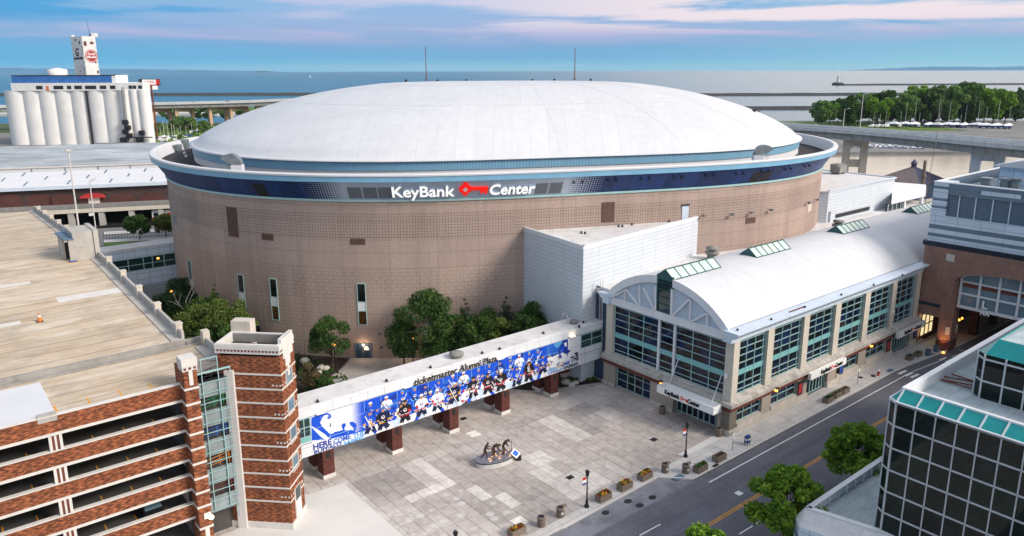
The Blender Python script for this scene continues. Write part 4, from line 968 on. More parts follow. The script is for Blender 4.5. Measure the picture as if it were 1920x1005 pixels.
for a,m in ((91.6,'red_fabric'),(102.7,'sign_blue'),(117.4,'red_fabric'),(127.0,'sign_blue')):
    f=MB(); f.box(a-.62,a+.62,B0-.1,B0,1.0,2.9); f.box(a-.75,a+.75,B0-.2,B0,2.9,3.05); o=f.build('poster_case',M['dark_metal'],pv); g=MB(); g.box(a-.42,a+.42,B0-.12,B0-.1,1.25,2.65); o2=g.build('poster',M[m],o)
    g.v=[];
for c,z in (((A0-.15,50.9,7.6),.5),((117.7,B0-.1,7.2),.5)):
    m=MB(); m.box(c[0]-.15,c[0]+.15,c[1]-.15,c[1]+.15,c[2],c[2]+.55); m.build('camera_housing',M['letter_white'],pv)
# doors and glass under the bridge's far end
mb=MB(); ubox(mb,76.6,77,B1,77,0,3.5); mb.build('link_glazing',M['glass_dark'],pv)
mb=MB(); mb.box(71.7,76.5,76.75,77.3,.0,3.4); mb.build('link_brick_wall',M['rust_band'],pv); mb=MB(); mb.box(71.6,76.2,76.55,77.0,.0,.7); mb.build('link_plinth',M['cast_stone'],pv)
def on_line(px,py,p0,dv):   # photo pixel meets the vertical plane through p0 along dv (ab frame) -> (distance along dv, z)
    d=ray(px,py); da,db=w2ab(d.x,d.y); n=(-dv[1],dv[0]); t=(p0[0]*n[0]+p0[1]*n[1])/(da*n[0]+db*n[1])
    return ((da*t-p0[0])*dv[0]+(db*t-p0[1])*dv[1],H+d.z*t)
# ================================================================== FOOTBRIDGE with the long banner
BF,BK,BL,BR_=72.75,76.75,28.9,76.55
br=thing('skybridge','enclosed white footbridge on brick piers carrying a long blue hockey banner','footbridge',(52,74.7,0))
mb=MB(); ubox(mb,BL,BR_,BF,BK,3.45,8.98); mb.build('wall',M['bridge_cladding'],br)
mb=MB(); mb.box(BL,BR_+.02,BF-.06,BK+.06,8.98,9.14); mb.box(BL+.2,BR_-.2,BF+.2,BK-.2,9.14,9.2,1); mb.build('roof',[M['white_metal'],M['roof_pale']],br)
mb=MB()
for z in (8.02,6.5,5.0): mb.box(BL,BR_,BF-.03,BF,z-.03,z+.03)
mb.build('cladding_joint',M['steel_blue'],br)
for a in (31.64,40.5,48.75,57.1,65.9):
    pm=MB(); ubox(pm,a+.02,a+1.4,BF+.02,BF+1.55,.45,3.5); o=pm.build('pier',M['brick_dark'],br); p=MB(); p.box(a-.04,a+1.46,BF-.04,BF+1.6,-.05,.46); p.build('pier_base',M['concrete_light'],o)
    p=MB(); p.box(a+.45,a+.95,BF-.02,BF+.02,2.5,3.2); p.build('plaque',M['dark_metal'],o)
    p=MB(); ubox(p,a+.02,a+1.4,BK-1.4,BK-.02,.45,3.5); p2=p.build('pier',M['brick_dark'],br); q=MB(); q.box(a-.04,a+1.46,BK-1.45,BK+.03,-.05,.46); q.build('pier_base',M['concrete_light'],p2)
def bwin(a0,a1,z0,z1,vs,hs):
    f=MB()
    for a in [a0,a1]+vs: f.box(a-.05,a+.05,BF-.05,BF,z0,z1)
    for z in [z0,z1]+hs: f.box(a0,a1,BF-.045,BF,z-.05,z+.05)
    o=f.build('window',M['teal_pale'],br); g=MB(); g.box(a0,a1,BF-.02,BF-.004,z0,z1); g.build('pane',M['glass_green'],o)
bwin(71.55,75.75,5.95,7.92,[73.65],[6.95]); bwin(29.0,30.45,5.85,8.0,[29.75],[6.95])
mb=MB(); mb.box(29,30.45,BF-.03,BF,5.2,5.8); mb.build('spandrel_panel',M['spandrel'],br)
for px,py in ((594,750),(723.5,712),(806,687),(903,660.5),(936,653),(1018,624),(1093,604),(1085,612)):
    c=atab(px,py+2,9.2); m=MB(); m.lathe((c[0],c[1],9.19),[(.2,0),(.2,.12),(.06,.35)],8); m.build('roof_vent',M['dark_metal'],br)
c=atab(855,669,9.2); m=MB(); m.lathe((c[0],c[1],9.19),[(.75,0),(.75,.3),(.95,.34),(.95,.6),(.6,.75),(.1,.8)],16); m.build('roof_fan',M['concrete_dark'],br)
c=atab(1075,607,9.2); m=MB(); m.lathe((c[0],c[1],9.19),[(.5,0),(.5,.2),(.65,.25),(.6,.45),(.1,.55)],14); m.build('roof_fan',M['concrete_dark'],br)
mb=MB()
for a,b in ((71.2,75.2),(71.2,76.4),(73.2,76.4),(72.2,76.4)): mb.tube((a,b,9.1),(a,b,10.3),.05)
mb.path([(71.2,75.2,10.3),(71.2,76.4,10.3),(73.2,76.4,10.3)],.04); mb.build('roof_rail',M['pole_pale'],br)
for px,py in ((598,768),(761,719.5),(936,667.5),(1072,626)):
    a,z=on_b(px,py,BF); m=MB(); m.box(a-.5,a+.5,BF-.35,BF-.02,8.1,8.2); o=m.build('wash_light',M['white_metal'],br); g=MB(); g.box(a-.45,a+.45,BF-.3,BF-.06,8.2,8.24); g.build('lamp',M['lamp_soft'],o)
    l=bpy.data.lights.new('wash','AREA'); l.energy=4; l.color=(1,.74,.45); l.size=.8; lo=bpy.data.objects.new('wash_light_lamp',l); COL.objects.link(lo); lo.location=ab2w(a,BF-.3,8.3); lo.rotation_euler=Vector((-BX[0]*.5,-BX[1]*.5,-.8)).to_track_quat('Z','Y').to_euler()
for n_,c in dict(bn_blue=(.006,.075,.60),bn_deep=(.008,.035,.30),bn_navy=(.008,.014,.06),bn_white=(.80,.82,.86),bn_ice=(.55,.66,.82),bn_skin=(.46,.24,.17),bn_red=(.50,.02,.04),bn_gold=(.65,.33,.03),bn_black=(.012,.012,.016),bn_light=(.10,.36,.72),bn_mid=(.02,.12,.55)).items(): mat(n_,c,.45,.05,1.5,grit=.03)
BM=['bn_blue','bn_deep','bn_navy','bn_white','bn_ice','bn_skin','bn_red','bn_gold','bn_black','bn_light','bn_mid']
for k in range(12):
    t=k/11; t=t*t*(3-2*t); nm=f'bn_g{k}'; mat(nm,tuple(a*(1-t)+b*t for a,b in zip((.80,.82,.86),(.006,.075,.60))),.45,.03,1.5,grit=.02); BM.append(nm)
bi={n:i for i,n in enumerate(BM)}
bn=MB(); Z0,Z1=3.48,8.0
def bpoly(pts,m,d,cl=True):
    pts=[(a,min(max(z,Z0+.02),Z1-.02) if cl else z) for a,z in pts]
    ar=sum(pts[i][0]*pts[(i+1)%len(pts)][1]-pts[(i+1)%len(pts)][0]*pts[i][1] for i in range(len(pts)))
    if abs(ar)<1e-4: return
    if ar<0: pts=pts[::-1]
    bn.face([(a,BF-.035-d,z) for a,z in pts],bi[m])
def ell(c,rx,ry,n=12,t0=0,t1=2*PI): return [(c[0]+rx*math.cos(t0+(t1-t0)*k/n),c[1]+ry*math.sin(t0+(t1-t0)*k/n)) for k in range(n)]
def pxs(f,pts): return [on_b(*f(x,y),BF-.04) for x,y in pts]
z8=lambda x,y:(560+x/5.9125,680+y/5.9125); zr3=lambda x,y:(920+x/5.582,580+y/5.582); zr2=lambda x,y:(560+x/3.295,700+y/3.295); zq=lambda x,y:(740+x/5.027,600+y/5.027)
AL,AR=30.55,71.35; ag0,ag1=on_b(*z8(520,600),BF)[0],on_b(*z8(715,600),BF)[0]; aw=on_b(*zr3(800,400),BF)[0]
bn.box(AL,AR,BF-.034,BF-.031,Z0,Z1,bi['bn_white'])
for k in range(12): a,b=ag0+(ag1-ag0)*k/12,ag0+(ag1-ag0)*(k+1)/12; bpoly([(a,4.35),(b,4.3),(b,Z1),(a,Z1)],f'bn_g{k}',.001)
bpoly([(ag1,4.3),(aw,5.2),(aw,Z1),(ag1,Z1)],'bn_blue',.001)
rnd=random.Random(5)
for k in range(60):    # soft variations in the blue ground and the ice below
    a=rnd.uniform(ag1,aw-2); w_=rnd.uniform(.5,1.6); z=rnd.uniform(5.5,7.9); bpoly([(a,z-.5),(a+w_,z-.3),(a+w_*.8,z+.3),(a+.1,z+.1)],rnd.choice(['bn_blue','bn_deep','bn_mid']),.0015+k*2e-5)
for k in range(26):
    a=ag1+(aw-ag1)*k/26; bpoly([(a,3.5),(a+1.6,3.5),(a+1.7,4.2+rnd.uniform(-.15,.5)),(a+.7,4.3+rnd.uniform(0,.6)),(a,4.2)],rnd.choice(['bn_white','bn_ice','bn_white']),.003+k*2e-5)
def player(a,z,s,jer,hel,sec,back,lay,seed):
    r=random.Random(seed); d0=.005+lay*.02; k=[0]
    def P(pts,m): k[0]+=1; bpoly([(a+x*s,z+y*s) for x,y in pts],m,d0+k[0]*.0012)
    ln=r.uniform(-.15,.15); pants='bn_navy' if jer!='bn_black' else 'bn_black'
    if not back:
        P([(-.5,-1.55),(.5,-1.55),(.7,-2.3),(.35,-2.35),(0,-1.85),(-.3,-2.35),(-.75,-2.3)],pants)
        for q in (-1,1): P([(q*.3,-2.2),(q*.75,-2.2),(q*.95,-3.),(q*.5,-3.)],r.choice(['bn_white','bn_blue','bn_white']))
    P([(-.66,-.38),(-.28,-.2),(.28,-.2),(.66,-.38),(.6,-1.0),(.52+ln,-1.6),(-.5+ln,-1.6),(-.62,-1.0)],jer)
    P([(-.52,-1.38),(.52,-1.38),(.52,-1.52),(-.52,-1.52)],sec); P([(-.52,-1.27),(.52,-1.27),(.52,-1.33),(-.52,-1.33)],'bn_white' if jer!='bn_white' else 'bn_blue')
    for q in (-1,1):
        ex,ey=q*r.uniform(.62,.85),-1.05+r.uniform(-.15,.2); hx,hy=q*r.uniform(.05,.55),-1.35+r.uniform(-.2,.45)
        P([(q*.42,-.32),(q*.7,-.4),(ex+q*.12,ey),(ex-q*.18,ey-.12)],jer)
        P([(ex-q*.16,ey+.12),(ex+q*.1,ey+.08),(hx+.12,hy-.1),(hx-.14,hy)],jer); P([(ex*.8+hx*.2-.14,ey),(ex*.8+hx*.2+.16,ey+.04),(ex*.6+hx*.4+.12,ey*.6+hy*.4-.1),(ex*.6+hx*.4-.14,ey*.6+hy*.4-.1)],sec)
        P(ell((hx,hy-.1),.17,.16,8),r.choice(['bn_navy','bn_black','bn_red' if jer!='bn_blue' else 'bn_navy','bn_gold' if r.random()<.3 else 'bn_navy']))
    P(ell((0,-.85),.22,.2,10),'bn_white' if jer!='bn_white' else 'bn_blue'); P(ell((.02,-.83),.15,.12,8),'bn_deep' if jer!='bn_white' else 'bn_white'); P([(-.16,-.9),(.05,-.98),(.2,-.82),(.0,-.86)],'bn_gold')
    P([(-.13,-.28),(.13,-.28),(.1,-.1),(-.1,-.1)],'bn_skin')
    P(ell((0,-.03),.19,.26,12),'bn_skin'); P(ell((0,.12),.25,.2,12,-.15,PI+.15)+[],hel); P([(-.24,.06),(.24,.06),(.22,.14),(-.22,.14)],hel)
    P([(-.12,.0),(-.03,.0),(-.03,.035),(-.12,.035)],'bn_black'); P([(.03,.0),(.12,.0),(.12,.035),(.03,.035)],'bn_black'); P([(-.08,-.16),(.08,-.16),(.06,-.19),(-.06,-.19)],'bn_red'); P([(-.03,-.1),(.04,-.1),(.01,.0)],'bn_gold')
    if r.random()<.75:
        x0,y0=r.choice((-1,1))*r.uniform(.5,.9),r.uniform(-.5,-.1); x1,y1=-x0*r.uniform(.2,1),-1.9+r.uniform(-.4,.2); L=math.hypot(x1-x0,y1-y0); nx,ny=-(y1-y0)/L*.045,(x1-x0)/L*.045
        P([(x0-nx,y0-ny),(x1-nx,y1-ny),(x1+nx,y1+ny),(x0+nx,y0+ny)],r.choice(['bn_white','bn_ice','bn_black']))
back=[zr2(437,187),zr2(535,150),zr2(635,112)]+[zq(180,645),zq(280,622),zq(405,580),zq(540,532),zq(640,502),zq(782,468),zq(882,428),zq(985,402),zq(1080,378)]+[zr3(195,522),zr3(290,490),zr3(395,455),zr3(487,438)]
front=[zr2(432,240),zr2(512,218)]+[zq(85,770),zq(240,715),zq(390,668),zq(550,606),zq(672,645),zq(730,552),zq(868,520),zq(990,495)]+[zr3(100,648),zr3(262,618),zr3(390,568),zr3(537,492)]
for i,p in enumerate(back):
    a,z=on_b(*p,BF); player(a,min(z,7.62),.98,['bn_blue','bn_white','bn_blue','bn_blue','bn_deep','bn_blue'][i%6],['bn_white','bn_white','bn_light','bn_light','bn_deep','bn_mid'][i%6],['bn_gold','bn_light'][i%2],True,i%2,40+i)
fj=['bn_blue','bn_navy','bn_black','bn_white','bn_white','bn_navy','bn_white','bn_black','bn_black','bn_black','bn_black','bn_blue','bn_black','bn_blue']
fh=['bn_blue','bn_mid','bn_black','bn_white','bn_white','bn_ice','bn_light','bn_black','bn_black','bn_white','bn_white','bn_blue','bn_black','bn_blue']
for i,p in enumerate(front):
    a,z=on_b(*p,BF); player(a,z,1.12,fj[i],fh[i],['bn_gold','bn_gold','bn_red','bn_red','bn_red','bn_gold','bn_red','bn_white','bn_red','bn_red','bn_red','bn_gold','bn_red','bn_gold'][i],False,2+i%2,90+i)
rx=random.Random(77); m_=len(back); apos=sorted([on_b(*p,BF) for p in back+front])
for i in range(22):     # the crowded middle row, between the faces read off the photo
    a=ag1+.4+(aw-ag1-2.2)*i/21+rx.uniform(-.3,.3); z=5.95+rx.uniform(-.35,.55); player(a,z,.95,rx.choice(['bn_blue','bn_white','bn_navy','bn_black','bn_blue','bn_mid']),rx.choice(['bn_white','bn_blue','bn_light','bn_navy']),rx.choice(['bn_gold','bn_red','bn_white']),True,1.55 if i%2 else 1.1,300+i)
def mural(f,pts,m,d): bpoly(pxs(f,pts),m,d)
mural(z8,[(130,600),(165,585),(195,572),(258,558),(234,600),(228,655),(255,700),(330,775),(290,790),(210,735),(150,700),(130,690)],'bn_blue',.004)
mural(z8,[(255,560),(300,543),(345,560),(354,590),(340,612),(318,615),(303,600),(318,590),(318,572),(300,565),(268,580),(245,615),(230,650),(228,620)],'bn_blue',.005)
mural(z8,[(132,700),(180,755),(240,815),(285,843),(136,852)],'bn_blue',.004)
mural(z8,[(290,790),(330,775),(365,778),(385,760),(440,748),(482,735),(470,712),(462,690),(480,664),(505,660),(517,685),(498,712),(502,742),(560,737),(604,742),(590,705),(560,682),(552,650),(590,645),(628,668),(634,715),(615,762),(718,735),(725,742),(600,778),(480,805),(350,835),(310,815)],'bn_blue',.004)
mural(z8,[(352,650),(340,665),(333,690),(330,710),(345,695),(362,690),(345,682)],'bn_navy',.005)
mural(zr3,[(570,420),(640,345),(700,330),(705,420),(640,480),(575,490)],'bn_mid',.006); mural(zr3,[(575,500),(640,470),(690,510),(690,590),(640,600),(580,610)],'bn_deep',.007); mural(zr3,[(600,535),(640,515),(672,545),(650,585),(605,590)],'bn_mid',.008)
a,z=on_b(*zr3(705,357),BF); bpoly(ell((a,z),.85,.6,16),'bn_light',.009)
mural(zr3,[(640,500),(700,470),(800,440),(917,420),(917,560),(740,640),(600,690),(575,640)],'bn_white',.010)
mural(zr3,[(745,318),(790,302),(806,330),(802,425),(835,432),(800,470),(795,508),(785,462),(765,472),(752,440),(775,400),(766,368),(742,392),(718,415),(722,455),(738,500),(735,548),(712,500),(706,440),(712,395),(745,350)],'bn_deep',.012)
mural(zr3,[(760,360),(790,345),(792,385),(775,395)],'bn_white',.013); mural(zr3,[(868,460),(915,448),(905,470),(890,492)],'bn_navy',.012)
ban=bn.build('banner',[M[x] for x in BM],br)
def bword(st,f,p,q,size,m,d,bold=.05):
    (a0,z0),(a1,z1)=on_b(*f(*p),BF),on_b(*f(*q),BF); mb=MB(); put_text(mb,st,size,(a0,BF-.04-d,(z0+z1)/2),(1,0,0),(0,0,1),.01,0,bold,0,a1-a0); mb.build('banner_lettering',M[m],ban)
bword('HERE',z8,(150,948),(355,900),.98,'bn_deep',.014,.035); bword('COME',z8,(372,885),(566,838),.86,'bn_mid',.014,.03); bword('THE',z8,(590,826),(722,792),.74,'bn_light',.014,.025)
bword('BUFFALO',z8,(158,995),(465,905),.58,'bn_deep',.014,.02); bword('SABRES',z8,(484,900),(722,828),.54,'bn_light',.014,.02)
bword('HERE',zr3,(580,660),(690,622),.58,'bn_light',.014,.02); bword('COME',zr3,(690,615),(818,572),.76,'bn_mid',.014,.03); bword('THE',zr3,(828,560),(912,528),1.15,'bn_navy',.014,.05)
bword('BUFFALO',zr3,(575,692),(742,632),.48,'bn_mid',.014,.018); bword('SABRES',zr3,(752,634),(908,575),.58,'bn_navy',.014,.025)
mb=MB()
for a in [30.55+2.17*k for k in range(1,19)]: mb.box(a-.02,a+.02,BF-.042,BF-.03,Z0,Z1)
for z in (6.5,5.0): mb.box(AL,AR,BF-.042,BF-.03,z-.02,z+.02)
mb.build('banner_seam',M['teal_metal'],ban)
a0,a1,a2,a3=[on_b(x,y,BF)[0] for x,y in ((774,722),(855.5,699),(858.5,697),(929,677))]
for b_,o_,m_ in ((.085,.10,'letter_white'),(.028,.16,'ink_black')):
    mb=MB(); put_text(mb,'ticketmaster',1.18,(a0,BF-o_,8.03),(1,0,0),(0,0,1),.04,0,b_,.16,a1-a0); put_text(mb,'Alumni Plaza',1.18,(a2,BF-o_,8.03),(1,0,0),(0,0,1),.04,0,b_,.16,a3-a2); mb.build('bridge_lettering' if m_=='ink_black' else 'lettering_backing',M[m_],br)
# ================================================================== PARKING GARAGE with its brick stair tower
gr=thing('parking_garage','multi storey brick parking garage with open decks and a corner stair tower','parking garage',(17,69.4,0))
GB=69.45; LV=[15.05,12.03,9.0,5.96,2.95]; TOPS=[16.72,13.53,10.5,7.46,4.45]
mb=MB(); cb=MB()
for zb,zt in list(zip(LV,TOPS))+[(-.1,1.4)]:
    if zb<0: continue
    ubox(mb,-40,16.97,GB,GB+.4,zb,zt)
    cb.box(-40,16.95,GB-.07,GB+.42,zt,zt+.10); cb.box(-40,16.95,GB-.09,GB+.3,zb-.04,zb+.20)
mb.build('brick_spandrel',M['brick_mottled'],gr); cb.build('stone_band',M['concrete_light'],gr)
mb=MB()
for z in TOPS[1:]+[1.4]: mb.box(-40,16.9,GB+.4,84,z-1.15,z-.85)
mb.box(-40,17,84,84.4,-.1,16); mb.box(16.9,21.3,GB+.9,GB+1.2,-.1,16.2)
mb.build('parking_deck',M['deck_shaded'],gr)  # slabs coloured dark so the interior reads as shaded
mb=MB()
for z in TOPS[1:]:
    for k in range(-16,9): a=-3+2.55*k*.5; 
    for k in range(-6,7): a=7.2+2.55*k-.0; mb.face([(a-.06,GB+.6,z-.845),(a+.06,GB+.6,z-.845),(a+.06,GB+3.2,z-.845),(a-.06,GB+3.2,z-.845)]) if a<16.5 else None
mb.build('stall_line',M['paint_yellow'],gr)
for a in (6.15,-4.2,-14.6):
    for zt,zb in zip([15.05,12.03,9.0,5.96,2.95],TOPS[1:]+[0]):
        m=MB(); m.box(a,a+.22,GB-.04,GB+.3,zb+.1,zt,0); m.box(a+.78,a+1.0,GB-.04,GB+.3,zb+.1,zt,0); m.box(a+.42,a+.58,GB-.02,GB+.3,zb+.1,zt,0); m.box(a+.22,a+.42,GB+.02,GB+.3,zb+.1,zt,1); m.box(a+.58,a+.78,GB+.02,GB+.3,zb+.1,zt,1); m.build('facade_column',[M['concrete_light'],M['rust_band']],gr)
# decks: lower roof deck, cross wall, rising upper ramp
mb=MB(); mb.box(-6,22.3,GB+.4,80.2,16.2,16.45); mb.build('roof_deck',M['deck_concrete'],gr)
mb=MB(); mb.box(-40,7.0,GB+.25,78.6,16.3,16.62); mb.box(5.6,7.0,GB-.02,GB+.55,16.3,16.95,1); mb.build('membrane_roof',[M['white_roof'],M['concrete']],gr)
mb=MB()
for k in range(5): a=7.2+2.55*k; mb.face([(a-.07,69.95,16.455),(a+.07,69.95,16.455),(a+.07,72.4,16.455),(a-.07,72.4,16.455)])
mb.build('stall_line',M['paint_yellow'],gr)
mb=MB(); mb.box(-40,22.35,80.2,80.55,16.3,17.12); mb.box(-40,22.2,79.75,80.2,16.45,16.6); mb.build('cross_wall',M['concrete_wall'],gr)
RP=[(80.5,17.1),(100,17.65),(115,18.12),(126,18.2),(150,17.3),(185,16.0)]
def rz(b):
    for (b0,z0),(b1,z1) in zip(RP,RP[1:]):
        if b<=b1: return z0+(z1-z0)*(b-b0)/(b1-b0)
    return RP[-1][1]
mb=MB()
for (b0,z0),(b1,z1) in zip(RP,RP[1:]):
    mb.face([(-60,b0,z0),(20.2,b0,z0),(20.2,b1,z1),(-60,b1,z1)])
mb.build('upper_deck',M['deck_concrete'],gr)
mb=MB(); mb.face([(20.6,80,-.1),(20.6,185,-.1),(20.6,185,16),(20.6,80,17)]); mb.build('side_wall',M['concrete'],gr)
mb=MB(); pp=MB()
for (b0,z0),(b1,z1) in zip(RP,RP[1:]):
    mb.bar((20.4,b0,z0+.2),(20.4,b1,z1+.2),.28,1.5); mb.bar((19.75,b0,z0+.04),(19.75,b1,z1+.04),1.1,.16)
mb.build('parapet',M['concrete'],gr)
for k in range(13):
    b=82+k*8.1; 
    if 116<b<128: continue
    m=MB(); m.box(20.1,20.75,b-.4,b+.4,rz(b),rz(b)+1.35); m.box(20.05,20.8,b-.45,b+.45,rz(b)+1.35,rz(b)+1.5); m.build('parapet_post',M['cast_stone'],gr)
m=MB(); m.box(21.9,22.6,78.6,79.5,16.4,18.15); m.build('parapet_post',M['cast_stone'],gr)
m=MB(); m.bar((22.3,79,16.9),(22.1,74,16.9),.28,1.1); m.bar((21.6,79,16.5),(21.5,74,16.5),1.0,.16); m.build('parapet',M['concrete'],gr)
mb=MB()
for c_ in (((158,590),(238,534),(243,548),(140,560)),((67,606),(76,606),(67,602))): pass
for (a,b),(w_,h_) in (((12.2,101.5),(7.0,2.3)),((6.5,112),(4.2,1.2)),((4.5,95.8),(3.2,1.3))):
    mb.face([(a,b,rz(b)+.012),(a+w_,b,rz(b)+.012),(a+w_,b+h_,rz(b+h_)+.012),(a,b+h_,rz(b+h_)+.012)])
mb.build('repair_patch',M['concrete_light'],gr)
# penthouse at the far end
mb=MB(); mb.box(17.35,20.45,121,126.6,17.9,22.25); mb.box(20.0,20.6,120.75,127,17.5,22.4); mb.box(16.75,17.35,121.0,121.5,17.9,21.3); mb.box(16.2,16.5,122.8,126.4,17.9,21.3); mb.box(17.3,20.5,120.96,121,20.1,20.18)
mb.build('penthouse_wall',M['concrete'],gr)
mb=MB(); mb.prism([(16.2,120.9),(17.5,120.9),(17.5,127.2),(16.0,127.2)],21.3,21.5); mb.box(17.35,20.6,126.6,130.5,21.2,21.4); mb.build('penthouse_roof',M['steel_blue'],gr)
mb=MB(); mb.box(16.5,17.3,123,123.2,18,20.6); mb.build('penthouse_door',M['dark_metal'],gr); mb=MB(); mb.box(16.5,17.5,120.2,121,18.15,18.26); mb.build('door_mat',M['blue_rail'],gr)
mb=MB(); mb.box(16.35,17.65,120.0,121,18.14,18.2); mb.build('yellow_kerb',M['paint_yellow'],gr)
# brick pier by the stair glazing
def bandset(mb,x0,x1,y0,y1,levels,o=.06,h=.2):
    for z in levels: mb.box(x0-o,x1+o,y0-o,y1+o,z,z+h)
BZ=[16.48,14.97,13.5,12.0,10.48,8.98,7.45,5.96,4.46,2.95]
mb=MB(); ubox(mb,16.96,18.14,68.2,71,-.1,18.35); pi_=mb.build('brick_pier',M['brick_mottled'],gr)
mb=MB(); bandset(mb,16.96,18.14,68.2,69.5,BZ[:-1]+[2.2]); mb.box(16.86,18.24,68.1,69.6,18.75,19.5); mb.box(16.9,18.2,68.14,69.55,18.33,18.75); mb.box(17.4,17.75,68.13,68.2,16.9,18.4); mb.box(17.38,17.78,68.12,68.2,-.1,2.2); mb.build('stone_trim',M['concrete_light'],pi_)
mb=MB()
for k in range(3): mb.box(17.02+k*.42,17.24+k*.42,68.11,68.2,18.45,18.66)
mb.build('brick_inset',M['rust_band'],pi_)
c=on_b(387,963,68.2); mb=MB(); mb.box(c[0]-.35,c[0]+.3,68.12,68.2,c[1]-.3,c[1]+.3); o=mb.build('lamp_plate',M['concrete_light'],pi_); g=MB(); g.lathe((c[0]+.25,68.0,c[1]-.45),[(.05,0),(.22,.1),(.25,.25),(.18,.4),(.05,.46)],10); g.build('lamp_globe',M['lamp_white'],o)
# glazed stair
mb=MB()
for a in (18.2,18.85,20.35,21.45): mb.box(a-.035,a+.035,69.35,69.47,3.0,17.3 if a not in (18.85,20.35) else 18.7)
for k in range(15): z=3.0+k*1.02; mb.box(18.15,21.5,69.37,69.45,z-.028,z+.028)
mb.box(18.85,20.35,69.36,69.46,18.62,18.7); mb.box(18.15,21.5,69.33,69.47,17.25,17.4)
sg=mb.build('stair_glazing',M['teal_pale'],gr)
for zf,rm in zip((16.5,13.5,10.48,7.45,4.45),('dark_metal','green_rail','blue_rail','orange_rail','rust_band')):
    mb=MB(); mb.box(18.2,20.9,69.55,69.6,zf-1.75,zf-.1); mb.box(20.9,21.45,69.5,69.55,zf-2.9,zf); mb.build('stair_panel',M['stair_infill'],sg)
    mb=MB()
    for h_ in (.28,.62,.95): mb.bar((18.2,69.7,zf+h_-.15),(20.9,69.7,zf+h_+.2),.05,.06)
    for a in (18.9,19.8,20.7): mb.box(a-.03,a+.03,69.68,69.72,zf,zf+1.1)
    mb.build('stair_rail',M[rm],sg)
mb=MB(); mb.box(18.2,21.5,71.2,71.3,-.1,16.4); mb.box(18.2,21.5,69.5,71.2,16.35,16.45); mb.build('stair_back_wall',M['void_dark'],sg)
# tower, turned 45 degrees to the street
TC=(25.09,66.0); q2=1/math.sqrt(2); UL,WR=(-q2,q2),(q2,q2)
def T(u,w): return (TC[0]+UL[0]*u+WR[0]*w,TC[1]+UL[1]*u+WR[1]*w)
def tbox(mb,u0,u1,w0,w1,z0,z1,mi=0): mb.prism([T(u0,w0),T(u1,w0),T(u1,w1),T(u0,w1)],z0,z1,mi); return mb
TW,TD=6.35,3.45
mb=MB(); uprism(mb,[T(0,0),T(TW,0),T(TW,TD),T(0,TD)],.68,18.3); tw=mb.build('tower_wall',M['brick_mottled'],gr)
mb=MB(); tbox(mb,-.12,TW+.05,-.12,TD+.12,-.05,.68); mb.build('plinth',M['concrete_light'],tw)
mb=MB()
for z in BZ: tbox(mb,-.04,4.62,-.04,TD+.04,z,z+.17)
def tring(mb,o,th,z0,z1):
    tbox(mb,-o,TW+o,-o,th,z0,z1); tbox(mb,-o,TW+o,TD-th,TD+o,z0,z1); tbox(mb,-o,th,th,TD-th,z0,z1); tbox(mb,TW-th,TW+o,th,TD-th,z0,z1)
tring(mb,.05,.26,18.6,18.78); tring(mb,.05,.26,19.0,19.45); tring(mb,.02,.25,18.78,19.0)
for (u0,u1,w0,w1) in ((0,TW,0,.28),(0,TW,TD-.28,TD),(TW-.28,TW,.28,TD-.28),(-.02,.28,.28,TD-.28)): tbox(mb,u0,u1,w0,w1,19.45,19.55)
for zt in (18.6,): tbox(mb,-.07,-.0,.7,TD-.45,17.9,20.0); tbox(mb,-.07,0,1.15,2.3,17.0,17.9); tbox(mb,-.07,0,1.5,1.95,15.9,17.0); tbox(mb,-.05,.3,.5,TD-.2,19.4,20.0)
mb.build('stone_band',M['concrete_light'],tw)
mb=MB()
for k in range(18): u=.12+k*.345; tbox(mb,u,u+.17,-.06,-.02,18.8,18.98)
for k in range(3): tbox(mb,-.06,-.02,.1+k*.3,.25+k*.3,18.8,18.98)
mb.build('brick_inset',M['rust_band'],tw)
mb=MB(); tbox(mb,.3,TW-.3,.3,TD-.3,18.3,18.45); mb.build('tower_roof',M['void_dark'],tw)
mb=MB(); tbox(mb,.28,TW-.28,TD-.3,TD-.27,18.6,19.45); mb.build('parapet_lining',M['concrete_dark'],tw)
mb=MB(); tbox(mb,TW-2.0,TW,TD+.0,TD+1.2,16,20.6); mb.build('chimney_block',M['cast_stone'],tw)
mb=MB()
for z in (15.3,12.3,9.3,6.3,3.4):
    for k in range(3): tbox(mb,.06+k*.36,.22+k*.36,-.04,0,z+.1,z+.26)
    for k in range(2): tbox(mb,-.04,0,.15+k*.5,.3+k*.5,z+.1,z+.26)
    tbox(mb,-.05,0,2.9,3.1,z,z+.3)
mb.build('stone_block',M['concrete_light'],tw)
for i,(px,py) in enumerate(((540,702.5),(544.5,756.5),(548.4,809.4),(552.3,861.8),(559,917))):
    w_,z=on_line(px,py,TC,WR); h=1.45; f=MB(); w0,w1=1.05,2.4
    if i==4: tbox(f,-.06,0,w0-.1,w1+.1,.7,z+h/2+.1); o=f.build('stair_door',M['cast_stone'],tw); g=MB(); tbox(g,-.1,-.06,w0+.15,w1-.1,.75,z-.7); g.build('door_leaf',M['letter_white'],o); g=MB(); tbox(g,-.1,-.06,w0+.15,w1-.1,z-.55,z+h/2); g.build('pane',M['glass_green'],o); continue
    for a,b,c_,d_ in ((w0-.12,w0,z-h/2-.12,z+h/2+.12),(w1,w1+.12,z-h/2-.12,z+h/2+.12),(w0,w1,z-h/2-.12,z-h/2),(w0,w1,z+h/2,z+h/2+.12)): tbox(f,-.09,0,a,b,c_,d_)
    o=f.build('stair_window',M['cast_stone'],tw); g=MB(); tbox(g,-.03,-.01,w0,w1,z-h/2,z+h/2); g.build('pane',M['glass_grey_blue'],o)
mb=MB(); tbox(mb,4.65,5.55,-.3,.2,-.05,16.9); mb.build('concrete_fin',M['concrete_light'],tw)
